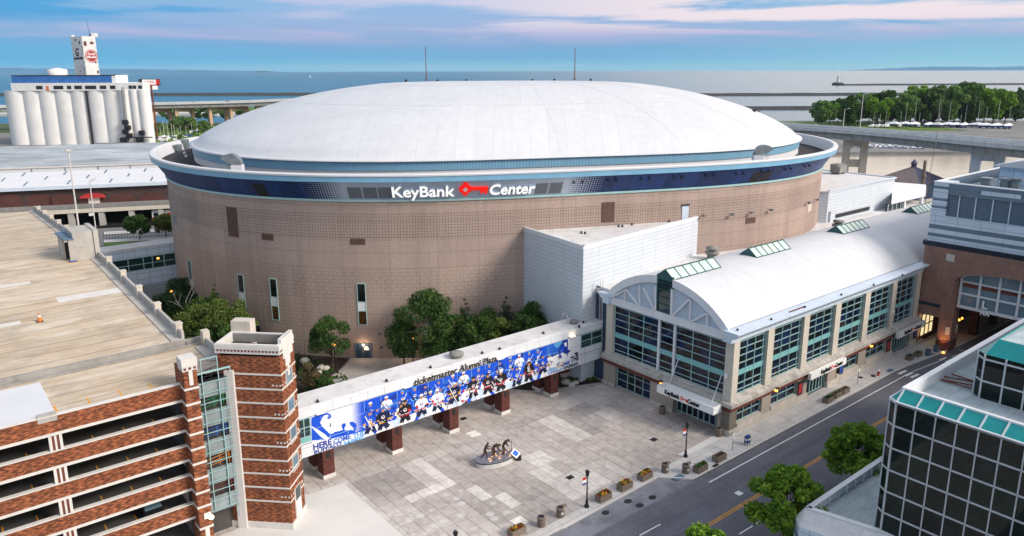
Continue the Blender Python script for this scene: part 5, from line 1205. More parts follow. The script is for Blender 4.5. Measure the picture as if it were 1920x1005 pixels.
# ================================================================== LEFT FOOTBRIDGE
lb=thing('glazed_footbridge','pale blue panelled footbridge with a strip window joining garage and arena','footbridge',(30,151.7,0))
mb=MB(); ubox(mb,20.6,39.5,149.6,153.9,5.4,12.6); mb.build('wall',M['blue_cladding'],lb)
mb=MB(); mb.box(20.6,39.5,149.5,154,12.6,12.8); mb.build('roof',M['roof_pale'],lb)
f=MB()
for a in (25.8,29.8,32.4,34.0,36.05,38.1): f.box(a-.07,a+.07,149.5,149.6,8.4,10.85)
for z in (8.42,9.5,10.8): f.box(25.8,38.3,149.52,149.6,z-.06,z+.06)
o=f.build('strip_window',M['teal_pale'],lb); g=MB(); g.box(25.8,38.3,149.57,149.6,8.4,10.85); g.build('pane',M['glass_green'],o)
g=MB(); g.box(34.8,35.2,149.53,149.56,10.0,10.3); g.build('lit_lamp',M['lamp_warm'],o)
mb=MB(); mb.box(31.5,32.3,151,152,-.1,5.4); mb.build('support',M['concrete_dark'],lb)
# ================================================================== WHITE HALL to the right of the drum, low glazed wing, hip roofed kiosk
wh=thing('white_hall','white panelled flat roofed hall to the right of the drum','building',(146,78,0))
mb=MB(); uprism(mb,[(145.2,77.1),(174.4,77.3),(174.4,96),(139,96),(144.2,78.6)],-.1,20.3); mb.build('wall',M['white_cladding'],wh)
mb=MB(); mb.prism([(145.0,76.95),(174.5,77.15),(174.5,96.1),(139,96.1),(144,78.5)],20.3,20.5); mb.build('roof',M['roof_pale'],wh)
mb=MB(); mb.box(145.2,174.5,76.9,77.3,20.5,20.75); mb.box(174.1,174.6,77.3,96,20.5,20.75); mb.box(145,174.5,95.7,96.1,20.5,20.75); mb.build('parapet',M['pale_blue_metal'],wh)
(a0,z0),(a1,z1)=on_b(1567,409,77.1),on_b(1630,393,77.1); mb=MB(); mb.box(a0,a1,76.98,77.12,z0-.3,z0+.45); mb.build('vent_strip',M['dark_metal'],wh)
a0,z0=on_b(1554,419,77.1); mb=MB(); mb.box(a0-.4,a0+.4,77.0,77.12,14,16.2); mb.build('door',M['grey_louver'],wh)
c=atab(1572,328,20.6); mb=MB(); mb.box(c[0]-1.6,c[0]+1.6,c[1]-1.2,c[1]+1.2,20.9,22.6); mb.box(c[0]-2.1,c[0]+1.0,c[1]-1.,c[1]+1.,22.2,22.9); mb.box(c[0]-1.2,c[0]-.8,c[1]-1,c[1]+1,20.5,20.9); mb.box(c[0]+.8,c[0]+1.2,c[1]-1,c[1]+1,20.5,20.9); mb.build('roof_unit',M['concrete_dark'],wh)
lw=thing('glazed_wing','low white roofed wing with a dark green glass wall behind the hall','building',(176,78,0))
p=[atab(*x,17.2) for x in ((1673,374),(1737,360),(1737,350),(1673,344.5))]
mb=MB(); uprism(mb,[p[0],p[1],p[2],p[3]],15.7,17.2); mb.build('roof_band',M['white_metal'],lw)
mb=MB(); d=(Vector((*p[1],0))-Vector((*p[0],0))); pa=lambda t,o:tuple((Vector((*p[0],0))+d*t+Vector((-d.y,d.x,0)).normalized()*o)[:2])
mb.prism([pa(0,.8),pa(.42,.8),pa(.42,1.2),pa(0,1.2)],9,15.7); mb.build('glass_wall',M['glass_green'],lw)
mb=MB(); mb.prism([pa(0,0.2),pa(1.,0.2),pa(1,6),pa(0,6)],8,11.2); mb.build('base_wall',M['rust_band'],lw)
mb=MB()
for t in (.0,.12,.24,.36,.44,.97): w_=.05 if t<.4 else .35; x,y=pa(t,.6); mb.box(x-w_,x+w_,y-w_,y+w_,11,15.7)
mb.build('mullion_post',M['white_metal'],lw)
hp=at(1712,345,6); kx=thing('hip_roofed_kiosk','dark hip roofed waterside kiosk with a small cupola','kiosk',(hp.x+4,hp.y+6,0),'W')
cx,cy=hp.x+4,hp.y+8; mb=MB(); ap=Vector((cx,cy,10.6)); w_=9.5
cs=[Vector((cx+w_*math.cos(PI/4+k*PI/2+.5)*1.3,cy+w_*math.sin(PI/4+k*PI/2+.5)*1.3,5.6)) for k in range(4)]
for k in range(4): mb.face([cs[k],cs[(k+1)%4],ap],k%2)
mb.build('roof',[M['hip_roof'],M['hip_roof_brown']],kx); mb=MB(); mb.prism([(cx+(c.x-cx)*.86,cy+(c.y-cy)*.86) for c in cs],-.1,5.5); mb.build('wall',M['steel_blue'],kx)
mb=MB(); mb.lathe((cx,cy,9.2),[(1.25,0),(1.25,.6),(1.0,.65),(1.0,2.2),(1.35,2.3),(.05,3.8)],6,sm=False); mb.build('cupola',M['hip_roof'],kx)
up=at(1730,352,6); mb=MB(); mb.tube((up.x,up.y,-.1),(up.x,up.y,14.5),.6,.5,10); mb.tube((up.x,up.y,9),(up.x,up.y,9.5),.95,.95,10); mb.tube((up.x+1.6,up.y,-.1),(up.x+3.4,up.y,38),.10,.05,6); solo('mooring_post','weathered timber mooring pile with a collar and a tall thin mast','post',mb,M['aggregate'],(up.x,up.y,0),'W')
# ================================================================== BRICK AND STRIPED OFFICE BLOCK over the street
ob_=thing('office_over_street','office block with striped blue upper floors bridging the street on a brick arch','building',(127.15,40,0))
FA=127.15
mb=MB()
uwall(mb,(FA,50.35),(FA,46.8),5.4,16.9,0); uwall(mb,(FA,50.35),(FA+35,50.35),0,16.9,0)
def acurve(b): return 12.35+1.55*math.sqrt(max(0,1-((b-36.9)/8.1)**2))
n=24; mb.face([(FA,46.8,12.2),(FA,45.0,12.2),(FA,45.0,16.9),(FA,46.8,16.9)],0,[(0,12.2),(1.8,12.2),(1.8,16.9),(0,16.9)])
for k in range(n):
    p,q=45.0-16.2*k/n,45.0-16.2*(k+1)/n; mb.face([(FA,p,acurve(p)),(FA,q,acurve(q)),(FA,q,16.9),(FA,p,16.9)],0,[(-p,12),(-q,12),(-q,16.9),(-p,16.9)])
    mb.face([(FA+3,p,acurve(p)),(FA+3,q,acurve(q)),(FA,q,acurve(q)),(FA,p,acurve(p))],0,[(-p,0),(-q,0),(-q,3),(-p,3)])
uwall(mb,(FA,28.8),(FA,-8),-.1,16.9); uwall(mb,(FA,46.8),(FA,45.2),5.4,12.2) 
mb.build('brick_wall',M['brick_brown'],ob_)
mb=MB(); uprism(mb,[(127.1,46.8),(127.1,46.3),(128.0,45.12),(130.5,45.12),(130.5,46.8)],-.1,12.35); mb.build('brick_pillar',M['brick_brown'],ob_); mb=MB(); mb.prism([(127.0,46.86),(127.0,46.25),(127.95,45.03),(130.6,45.03),(130.6,46.86)],-.1,1.6); mb.build('pillar_base',M['rust_band'],ob_)
mb=MB(); mb.box(FA-.08,FA+.2,46.9,50.3,7.05,7.55); mb.build('dark_band',M['dark_blue_cladding'],ob_)
mb=MB(); mb.box(FA-.06,FA,45.75,46.95,14.95,16.05); mb.build('relief_panel',M['limestone'],ob_); mb=MB(); mb.tube((FA-.1,46.35,15.5),(FA-.05,46.35,15.5),.38,.38,16); mb.tube((FA-.14,46.35,15.5),(FA-.05,46.35,15.5),.18,.18,12); mb.build('relief_disc',M['cast_stone'],ob_)
mb=MB(); mb.extrude([(FA-.35,50.75,17.7),(FA+.05,50.4,16.85),(FA+.05,-8,16.85),(FA-.35,-8,17.7)],(.6,0,0)); mb.box(FA,FA+35,50.35,50.75,16.9,17.7); mb.build('cornice',M['dark_blue_cladding'],ob_,fix=True)
mb=MB(); dk=MB()
zs_=[(17.7,18.5,0),(18.5,19.05,1),(19.05,19.75,0),(19.75,20.45,1),(20.45,22.0,0)]
for z0,z1,k in zs_: ubox(mb if k==0 else dk,FA+.1,FA+30,-8,50.2,z0,z1)
for z0,z1,k in ((22,23.1,0),(23.1,23.5,1),(23.5,24.3,0),(24.3,24.7,1),(24.7,26.2,0),(26.2,26.65,1),(26.65,27.2,0)): ubox(mb if k==0 else dk,FA+.1,FA+4,48.0+(0 if k else .0),50.2,z0,z1)
ubox(dk,FA+.1,FA+2,-8,48.0,25.55,27.2); ubox(mb,FA+.06,FA+.1,38,43.3,26.0,26.6); ubox(dk,FA+2,FA+30,50.0,50.2,22,27.2)
mb.build('pale_cladding',M['striped_cladding_pale'],ob_); dk.build('dark_cladding',M['striped_cladding_dark'],ob_)
mb=MB(); ubox(mb,FA+.5,FA+.7,-8,48,22,25.55); mb.build('louver_bay',M['louver_bay'],ob_)
mb=MB()
for k in range(24): b=46.3-2.35*k; mb.box(FA+.28,FA+.5,b-.07,b+.07,22.0,25.55)
mb.build('fin',M['pale_blue_metal'],ob_)
mb=MB(); mb.box(FA+.05,FA+.5,-8,50.25,27.2,27.35); mb.box(FA+.5,FA+30,49.8,50.25,27.2,27.35); mb.build('coping',M['white_metal'],ob_)
mb=MB(); mb.box(FA+.4,FA+30,-8,49.8,25.4,25.6); mb.build('roof',M['roof_planks'],ob_)
for a,b,h in ((FA+6,44.5,2.0),(FA+6,41.8,2.2),(FA+6.5,40.5,2.3),(FA+7,37,2.0)):
    mb=MB(); mb.box(a,a+1.2,b,b+1.1,25.6,25.6+h); mb.box(a-.2,a+1.4,b-.3,b+1.3,25.6+h,25.85+h); mb.box(a-.05,a,b+.2,b+.9,26,25.2+h,0); mb.build('roof_unit',M['galvanised'],ob_)
pt=[atab(1808,327,29.0),atab(1853,285,31.5)]
mb=MB(); ubox(mb,FA+12,FA+40,-8,45.2,25.6,29.4); mb.build('upper_storey',M['blue_cladding'],ob_); mb=MB(); mb.prism([(FA+11.3,45.9,29.4),(FA+40,45.9,29.4),(FA+40,30,33.6),(FA+11.3,30,33.6)],29.2,29.4); mb.prism([(FA+11.3,30,33.6),(FA+40,30,33.6),(FA+40,-8,33.6),(FA+11.3,-8,33.6)],29.2,33.6); mb.build('upper_roof',M['white_roof'],ob_)
# the arch window and tunnel below it
f=MB(); xw=FA+1.6
f.box(xw-.2,xw+.1,28.8,45.0,7.35,7.8)
for b in [44.8-2.72*k for k in range(7)]: f.box(xw-.2,xw+.1,b-.16,b+.16,7.4,acurve(b)-.05)
f.box(xw-.15,xw+.1,28.8,45,9.6,9.9); f.box(xw-.15,xw+.1,29.2,44.7,11.6,11.85)
for k in range(n):
    p,q=45.0-16.2*k/n,45.0-16.2*(k+1)/n; f.extrude([(xw-.2,p,acurve(p)),(xw-.2,q,acurve(q)),(xw-.2,q,acurve(q)-.35),(xw-.2,p,acurve(p)-.35)],(.3,0,0))
aw_=f.build('arch_window',M['white_metal'],ob_,fix=True); g=MB(); g.box(xw+.1,xw+.2,28.8,45.0,7.5,13.95); g.build('pane',M['glass_grey_blue'],aw_)
g=MB(); g.box(xw+.06,xw+.1,29,44.8,10.9,11.5); g.build('blind_gap',M['rust_band'],aw_)
t=MB(); put_text(t,'L',1.7,(xw-.3,41.35,8.1),(0,-1,0),(0,0,1),.12,0,.05); t.build('sign_letters',M['letter_white'],aw_); t=MB(); put_text(t,'HA',.95,(xw-.3,41.45,7.05),(0,-1,0),(0,0,1),.12,0,.03); t.build('sign_letters',M['letter_white'],aw_)
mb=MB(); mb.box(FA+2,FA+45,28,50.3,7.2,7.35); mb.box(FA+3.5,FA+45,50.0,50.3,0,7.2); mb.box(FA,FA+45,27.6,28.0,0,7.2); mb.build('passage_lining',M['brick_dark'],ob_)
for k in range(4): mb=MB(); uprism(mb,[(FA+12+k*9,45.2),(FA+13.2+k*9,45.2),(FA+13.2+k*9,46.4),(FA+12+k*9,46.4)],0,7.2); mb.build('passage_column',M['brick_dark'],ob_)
f=MB()
for a in (FA+1.0,FA+2.6,FA+4.2,FA+5.8): f.box(a-.07,a+.07,49.75,49.9,1.0,4.9)
for z in (1.0,2.9,4.9): f.box(FA+1.0,FA+5.8,49.75,49.9,z-.07,z+.07)
lw_=f.build('shop_window',M['dark_metal'],ob_); g=MB(); g.box(FA+1.0,FA+5.8,49.88,49.95,1,4.9); g.build('pane',M['lit_window'],lw_)
mb=MB(); mb.box(FA+2.6,FA+3.4,45.02,45.1,2.6,4.0); mb.build('notice_panel',M['limestone'],ob_)
mb=MB(); mb.box(128.05-.02,128.05,45.9,45.4,3.1,4.3); 
v_=[(127.45,45.8),(127.85,45.28)]; mb=MB(); mb.extrude([(127.42,45.76,2.7),(127.80,45.27,2.7),(127.80,45.27,4.0),(127.42,45.76,4.0)],(-.05,-.04,0)); mb.build('plaque',M['limestone'],ob_,fix=True)
c=atab(1768,664.5,0.1); m=MB(); m.lathe((c[0],c[1],.0),[(.22,0),(.22,.12),(.1,.2)],10); o=m.build('ground_uplight',M['lamp_warm'],ob_)
l=bpy.data.lights.new('uplight','SPOT'); l.energy=220; l.color=(1,.42,.1); l.spot_size=R(70); l.spot_blend=.8; lo=bpy.data.objects.new('uplight_lamp',l); COL.objects.link(lo); lo.location=ab2w(c[0],c[1],.3); tgt=ab2w(127.8,45.8,4.5)-ab2w(c[0],c[1],.3); lo.rotation_euler=(-tgt).to_track_quat('Z','Y').to_euler()
for px,py,k in ((1797,606,.22),(1803,603,.15),(1793,600,.12)):
    a_=FA+9; b_,z_=on_a(px,py,a_); m=MB(); m.lathe((a_,b_,z_),[(.03,0),(k,.1),(k,.25),(.03,.4)],8); m.build('passage_lamp',M['ember_light'],ob_)
# ================================================================== GLASS OFFICE lower right, with its lower wing
go=thing('glass_office','dark glass office with white mullions and a sloping teal glass eave','office building',(61,24.8,0))
GA,GC=61.0,24.82; rowz=[17.95-2.02*k for k in range(10)]
ft=[(GA,GC),(61.5,25.53),(110,25.53),(110,-30),(GA,-30)]
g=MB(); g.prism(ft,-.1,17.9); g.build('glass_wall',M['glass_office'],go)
m=MB()
for z in rowz:
    m.bar((GA-.04,GC,z),(GA-.04,-30,z),.12,.13); m.bar((GA-.03,GC+.02,z),(61.5,25.56,z),.12,.13); m.bar((61.5,25.57,z),(110,25.57,z),.09,.11)
for k in range(30): b=GC-.02-1.555*k; m.box(GA-.10,GA,b-.045,b+.045,-.1,17.95)
m.tube((61.5,25.56,-.1),(61.5,25.56,17.95),.08); m.tube((GA,GC,-.1),(GA,GC,17.95),.1)
for k in range(1,28): m.box(61.5+1.7*k-.05,61.5+1.7*k+.05,25.53,25.62,-.1,17.95)
m.build('mullion',M['mullion_grey'],go)
s=MB(); s.face([(GA-.02,-30,18.05),(62.05,-30,18.95),(62.05,24.6,18.95),(GA-.02,GC,18.05)]); s.face([(GA-.02,GC,18.05),(62.05,24.6,18.95),(62.2,24.75,18.95),(61.5,25.55,18.05)]); s.face([(61.5,25.55,18.05),(62.2,24.75,18.95),(110,24.75,18.95),(110,25.55,18.05)]); s.build('sloping_eave',M['teal_slope'],go,fix=True)
m=MB()
for k in range(30): b=GC-1.555*k; m.bar((GA,b,18.06),(62.05,b-.1,19.0),.13,.1)
m.bar((GA,GC+.0,18.0),(GA,-30,18.0),.2,.22); m.bar((61.5,25.55,18),(110,25.55,18),.2,.22); m.bar((GA,GC,18),(61.5,25.55,18),.2,.22)
m.bar((61.5,25.53,18.06),(62.2,24.75,19),.12,.1); m.build('eave_rib',M['white_metal'],go)
m=MB(); m.box(62.0,62.3,-30,24.45,17.4,19.05); m.box(62.0,110,24.45,24.95,17.4,19.05); m.build('parapet',M['white_metal'],go)
m=MB(); m.box(62.3,110,-30,24.45,17.92,18.05); m.build('roof',M['roof_planks'],go)
m=MB()
for (p,q) in (((1310,110),(1680,180)),((1330,150),(1690,225)),((1310,150),(1680,262)),((1430,90),(1700,180))):
    a,b=atab(1540+p[0]/5.9125,700+p[1]/5.9125,17.7),atab(1540+q[0]/5.9125,700+q[1]/5.9125,17.7); m.tube((*a,18.2),(*b,18.2),.07)
m.build('roof_pipe',M['rust_band'],go)
up_=[(67.2,20.85),(67.75,21.5),(95,21.5),(95,-30),(67.2,-30)]
g=MB(); g.prism(up_,17.5,21.9); g.build('upper_glass_wall',M['glass_office'],go)
m=MB()
for z in (17.7,19.6,21.5): m.bar((67.15,20.85,z),(67.15,-30,z),.12,.13); m.bar((67.15,20.87,z),(67.75,21.55,z),.12,.13); m.bar((67.75,21.55,z),(95,21.55,z),.09,.11)
for k in range(28): m.box(67.08,67.2,20.85-1.555*k-.06,20.85-1.555*k+.06,17.5,21.9)
m.tube((67.75,21.55,17.5),(67.75,21.55,22),.08); m.build('upper_mullion',M['mullion_grey'],go)
s=MB(); s.prism([(67.2,20.85,21.9),(67.75,21.5,21.9),(95,21.5,21.9),(95,20.4,23.1),(68.3,20.4,23.1)],21.8,21.9); s.face([(67.2,20.85,21.9),(67.2,-30,21.9),(68.3,-30,23.1),(68.3,20.4,23.1)][::-1]); s.build('upper_sloping_eave',M['teal_slope'],go,fix=True)
m=MB(); m.box(68.3,95,-30,20.4,22.7,22.95); m.build('upper_roof',M['roof_planks'],go)
m=MB(); m.box(66.6,67.2,-30,20.6,17.5,17.75); m.box(66.9,95,21.5,22.0,17.5,17.75); m.build('roof_kerb',M['concrete_dark'],go)
# lower wing
lo_=thing('low_office_wing','low pale blue office wing with an empty roof terrace beside the glass office','building',(59.5,30.4,0))
out=[(57.6,30.6),(58.6,31.4),(110,31.4),(110,25.5),(61.7,25.5),(61.02,24.8),(61.0,22),(59.3,20)]
ow=[(58.45,31.2),(110,31.2),(110,30.45),(59.4,30.45),(60.9,24.8),(62,20),(60,20)]
m=MB(); uprism(m,[(57.3,30.2),(58.5,31.3),(110,31.3),(110,20),(59.8,20)],-.1,5.2); m.build('wall',M['striped_cladding_pale'],lo_)
m=MB(); m.box(60,110,20,30.4,4.6,5.25); m.build('terrace_floor',M['roof_planks'],lo_)
m=MB(); m.bar((59.4,30.5,5.75),(110,30.5,5.75),.35,.75); m.bar((59.3,30.5,5.75),(62.1,20,5.75),.35,.75); m.build('parapet',M['pale_blue_metal'],lo_)
m=MB(); m.bar((59.25,30.55,6.14),(110,30.55,6.14),.5,.06); m.bar((59.3,30.6,6.14),(62.1,20,6.14),.5,.06); m.build('coping',M['white_metal'],lo_)
m=MB(); m.face([(57.3,30.2,5.2),(59.15,30.6,6.1),(62.0,20,6.1),(59.8,20,5.2)][::-1]); m.face([(57.3,30.2,5.2),(58.5,31.3,5.2),(59.2,30.8,6.1),(59.1,30.5,6.1)]); m.face([(58.5,31.3,5.2),(110,31.3,5.2),(110,30.8,6.1),(59.2,30.8,6.1)]); m.build('sloped_fascia',M['roof_pale'],lo_,fix=True)
m=MB()
for k in range(12): a=60.8+k*1.6; m.box(a-.04,a+.04,30.1,30.3,5.3,6.05)
m.path([(60.2,29.6,5.3),(60.2,29.6,6.0),(60.5,30.2,6.0)],.04); m.path([(60.9,26.2,5.25),(60.9,26.2,5.9),(61.2,25.3,5.9),(61.6,25.4,5.9)],.04); m.build('parapet_rail',M['pole_pale'],lo_)
m=MB(); uprism(m,[(57.2,30.25),(58.45,31.38),(90,31.38),(90,31.3),(59,31.2),(59.7,20),(59.6,20)],3.9,4.25); m.build('dark_stripe',M['striped_cladding_dark'],lo_)
import numpy as np
# ================================================================== TREES
def rot_leaf(rs,n):
    q=rs.normal(size=(n,3)); q/=np.linalg.norm(q,axis=1)[:,None]; r=rs.normal(size=(n,3)); t=np.cross(q,r); t/=np.linalg.norm(t,axis=1)[:,None]; return t,np.cross(q,t)
def crown_mesh(name,clumps,per,leaf,m,seed,droop=0.):
    rs=np.random.RandomState(seed); P=[];S=[]
    for (x,y,z,r) in clumps:
        n=int(per*(r/1.0)**1.6)+6; d=rs.normal(size=(n,3)); d/=np.linalg.norm(d,axis=1)[:,None]; rad=r*(.45+.6*rs.rand(n)**.6)
        p=d*rad[:,None]*np.array([1,1,.8])+np.array([x,y,z]); p[:,2]-=droop*(np.hypot(d[:,0],d[:,1])*rad)**1.3; P.append(p)
    P=np.concatenate(P); n=len(P); t,b=rot_leaf(rs,n); b[:,2]*=.7; s=leaf*(.55+.9*rs.rand(n))[:,None]
    V=np.stack([P-t*s*.5,P+b*s*.32,P+t*s*.5,P-b*s*.32],1).reshape(-1,3)
    me=bpy.data.meshes.new(name); me.from_pydata(V.tolist(),[],[(4*i,4*i+1,4*i+2,4*i+3) for i in range(n)]); me.materials.append(M[m]); return me
def trunk_mesh(name,h,r,clumps,m,seed,forks=1,lean=0.):
    mb=MB(); rnd=random.Random(seed)
    for k in range(forks):
        ang=2*PI*k/forks+rnd.random(); off=.0 if forks==1 else .25; base=Vector((off*math.cos(ang)*.5,off*math.sin(ang)*.5,-.15)); pts=[base]
        for j in range(1,6):
            t=j/5; pts.append(base+Vector((rnd.uniform(-.08,.08)*h*.3+off*math.cos(ang)*t*h*.25+lean*t,rnd.uniform(-.08,.08)*h*.3+off*math.sin(ang)*t*h*.25,h*t)))
        for j in range(5): mb.tube(pts[j],pts[j+1],r*(1-.17*j)*(1 if forks==1 else .7),r*(1-.17*(j+1))*(1 if forks==1 else .7),7,caps=False)
        for c in clumps[k::forks]:
            if rnd.random()<.55:
                s=pts[rnd.choice((2,3,4))]; e=Vector(c[:3]); md=s.lerp(e,.5)+Vector((0,0,-.1)); mb.tube(s,md,r*.32,r*.2,5,caps=False); mb.tube(md,e,r*.2,r*.06,5,caps=False)
    me=mb.build(name,M[m],None,org=(0,0,0)); d=me.data; bpy.data.objects.remove(me); return d
def make_clumps(kind,h,w,seed):
    rnd=random.Random(seed); C=[]
    if kind=='spruce':
        n=13
        for k in range(n):
            t=k/(n-1); z=h*(.12+.86*t); R_=w*(1-t)**.85*.5+.12; m=max(1,int(7*(1-t))+1)
            for j in range(m): a=2*PI*j/m+k; C.append((R_*.62*math.cos(a),R_*.62*math.sin(a),z,max(.22,R_*.55)))
    elif kind=='poplar':
        for k in range(16):
            t=k/15; z=h*(.16+.80*t); R_=w*.5*math.sin(PI*min(1,.18+.78*t))**.8
            for j in range(3): a=rnd.uniform(0,2*PI); q=rnd.uniform(.2,.75); C.append((R_*q*math.cos(a),R_*q*math.sin(a),z+rnd.uniform(-.04,.04)*h,R_*rnd.uniform(.38,.62)+.15))
    elif kind=='weeping':
        for k in range(24):
            t=rnd.random(); a=rnd.uniform(0,2*PI); R_=w*.5*(.25+.7*math.sin(PI*(.15+.75*t))); C.append((R_*.72*math.cos(a),R_*.72*math.sin(a),h*(.3+.62*t),w*rnd.uniform(.10,.17)))
        C+= [(w*.0,0,h*.9,w*.16),(w*.45,.1,h*.42,w*.13),(-w*.5,0,h*.5,w*.10)]
    else:
        lo_u=-1.25 if kind=='bushy' else -.85
        for k in range(34 if kind=='round' else 36 if kind=='bushy' else 52):
            a=rnd.uniform(0,2*PI); u=rnd.uniform(lo_u,1); uq=max(-.9,u); q=math.sqrt(max(.03,1-uq*uq))*rnd.uniform(.45,1.05); C.append((w*.5*q*math.cos(a)*(1.12 if kind=='bushy' else .85),w*.5*q*math.sin(a)*(1.12 if kind=='bushy' else .85),h*(.60+.33*u),w*(rnd.uniform(.10,.19) if kind!='full' else rnd.choice((.06,.08,.11,.15)))))
    return C
PROTO={}
def tree(name,label,kind,h,w,pos,leaf,per,lm,bm='bark',seed=1,group=None,tr=.16,forks=1,droop=0.,key=None,sc=1.,rz_=None,cat='tree'):
    key=key or (kind,h,w,lm,seed); rnd=random.Random(hash((round(pos[0],1),round(pos[1],1)))&0xffff)
    if key not in PROTO:
        C=make_clumps(kind,h,w,seed); PROTO[key]=(crown_mesh('crown',C,per,leaf,lm,seed,droop),trunk_mesh('trunk',h*(.92 if kind in('spruce','poplar') else .68),tr,C,bm,seed,forks))
    c,t=PROTO[key]; o=bpy.data.objects.new(name,None); COL.objects.link(o); o.location=pos; o.rotation_euler=(0,0,rnd.uniform(0,6.28) if rz_ is None else rz_); o.scale=(sc,sc,sc)
    for nm,me in (('crown',c),('trunk',t)): x=bpy.data.objects.new(nm,me); COL.objects.link(x); x.parent=o
    return tag(o,label,cat,group)
def top_z(p,py):
    lo,hi=-5,90
    for _ in range(50):
        m=(lo+hi)/2; z=m-H; c,s=math.cos(PITCH),math.sin(PITCH); v=p.y*s+z*c; w_=p.y*c-z*s
        if CY-F*v/w_>py: lo=m
        else: hi=m
    return lo
def by_ray(px,dist):
    s,_=hit(px,640); p,n=fr(s); d=Vector((p.x,p.y,0)).normalized(); q=Vector((p.x,p.y,0))-d*dist; return Vector((q.x,q.y,0))
def by_wall(px,dist): s,_=hit(px,640); p,n=fr(s); q=p+n*dist; return Vector((q.x,q.y,0))
p=at(799,671,0); p=by_wall(797,5.2); tree('birch_tree','large birch with twin white trunks in front of the drum, right of the second door','round',top_z(p,549),10.6,p,.34,250,'leaf_birch','birch_bark',3,None,.22,2,.04)
p=by_wall(868,3.6); tree('spruce_tree','slim dark spruce whose tip rises between the birch and the round garden trees','spruce',top_z(p,559),5.8,p,.30,150,'leaf_spruce','bark',4)
p=by_wall(941,3.2); tree('spruce_tree','dark spruce with the highest tip beside the white annex block','spruce',top_z(p,555),6.0,p,.30,150,'leaf_spruce','bark',5)
p=by_wall(884,6.2); tree('garden_tree','mid green rounded tree just right of the slim spruce behind the bridge','round',top_z(p,590),7.0,p,.34,230,'leaf_garden','bark',6)
p=by_wall(920,7.5); tree('garden_tree','bright green low tree rising just over the bridge roof','round',top_z(p,591),5.6,p,.32,230,'leaf_olive','bark',7)
p=by_wall(985,6.0); tree('garden_tree','broad dark tree nearest the white annex block','round',top_z(p,567),7.8,p,.34,240,'leaf_garden','bark',8)
p=by_wall(960,8.8); tree('garden_tree','light green tree in front of the highest spruce','round',top_z(p,588),6.4,p,.32,230,'leaf_birch','bark',9)
for i,(px,d,top,w_,lm,lab) in enumerate(((846,4.6,592,6.4,'leaf_birch','dark rounded tree filling the gap right of the large birch'),(903,4.4,578,6.0,'leaf_garden','rounded tree between the two spruces'),(1003,4.6,584,5.6,'leaf_garden','small dark tree touching the white annex block'),(760,4.0,603,5.2,'leaf_birch','low dark tree left of the large birch'))):
    p=by_wall(px,d); tree('garden_tree',lab,'round',top_z(p,top),w_,p,.33,230,lm,'bark',61+i)
p=at(624,690,0); tree('weeping_tree','drooping small tree left of the lamp lit arena door','weeping',top_z(p,597),7.4,p,.30,300,'leaf_birch','bark',10,None,.2,1,.08)
for i,(px,d,top,w_,k,lm,sd,lab) in enumerate(((312,13.5,537,8.0,'round','leaf_garden',11,'bright edged tree beside the garage ramp under the pale blue footbridge'),(352,6.0,523,9.4,'round','leaf_spruce',12,'tall dark tree behind the bare white birch'),(411,3.6,531,4.4,'spruce','leaf_garden',13,'narrow pointed conifer against the drum wall left of the slit windows'),
   (428,8.0,553,9.0,'round','leaf_olive',14,'yellow green feathery tree under the amber slit window'),(378,14.5,574,7.8,'round','leaf_olive',15,'olive green tree leaning over the garage parapet'),(412,16,604,7.4,'round','leaf_garden',16,'low dark green tree behind the stair tower parapet'),(340,17,585,7.6,'round','leaf_garden',17,'dark green tree against the middle of the garage parapet'),(446,6,585,6.0,'round','leaf_olive',18,'pale green tree right of the amber slit window behind the tower'),(385,7,556,7.5,'round','leaf_garden',19,'dark green tree between the bare birch and the pointed conifer'))):
    p=by_ray(px,d); tree('conifer_tree' if k=='spruce' else 'garden_tree',lab,k,top_z(p,top),w_,p,.33,220,lm,'bark',sd)
p=by_ray(356,11); hb=top_z(p,520); bt=thing('bare_birch','leafless white birch standing out against the dark garden trees','tree',tuple(p),'W'); mb=MB(); rnd=random.Random(4)
def limb(a,d,l,r,n):
    b=a+d*l; mb.tube(a,b,r,r*.6,6,caps=False)
    if n:
        for k in range(3): limb(a.lerp(b,.6+.2*k),(d+Vector((rnd.uniform(-.8,.8),rnd.uniform(-.5,.5),rnd.uniform(-.1,.4)))).normalized(),l*.5,r*.5,n-1)
limb(Vector((p.x,p.y,0)),Vector((0,0,1)),hb*.62,.13,3); mb.build('trunk',M['birch_bark'],bt)
p=at(582,735,0); tree('dry_shrub','dry straw coloured shrub behind the brick stair tower','weeping',4.6,3.0,p,.26,420,'leaf_dry','bark',21,None,.07,2,cat='shrub'); p=at(606,738,0); tree('garden_shrub','green bush beside the bridge end at the stair tower','round',2.6,3.2,p,.26,420,'leaf_birch','bark',22,None,.07,cat='shrub')
p=at(665,0+0+716,0) if 0 else at(545,690,0); tree('garden_shrub','small dark shrub half hidden behind the stair tower','round',2.2,2.6,p,.25,420,'leaf_garden','bark',23,None,.06,cat='shrub')
for (a,b),h,w_,sd,lab in (((60.6,33.0),8.3,7.8,31,'large bright green street tree beside the low office terrace'),((74.4,33.2),8.2,8.0,32,'bright green street tree touching the corner of the glass office'),((48.2,33.4),7.2,5.6,33,'street tree at the bottom edge with only its crown in view')):
    tree('street_tree',lab,'full',h,w_,ab2w(a,b),.40,330,'leaf_street','bark',sd,None,.17)
for px,py,top,lm,lab in ((263,445,402,'leaf_garden','round tree on the lawn before the station platform'),(312,441,401,'leaf_mixed','yellowing tree on the lawn hard against the drum')):
    p=at(px,py,0); tree('lawn_tree',lab,'round',top_z(p,top),7.2,p,.5,200,lm,'bark',41+px%7)
rnd=random.Random(9)
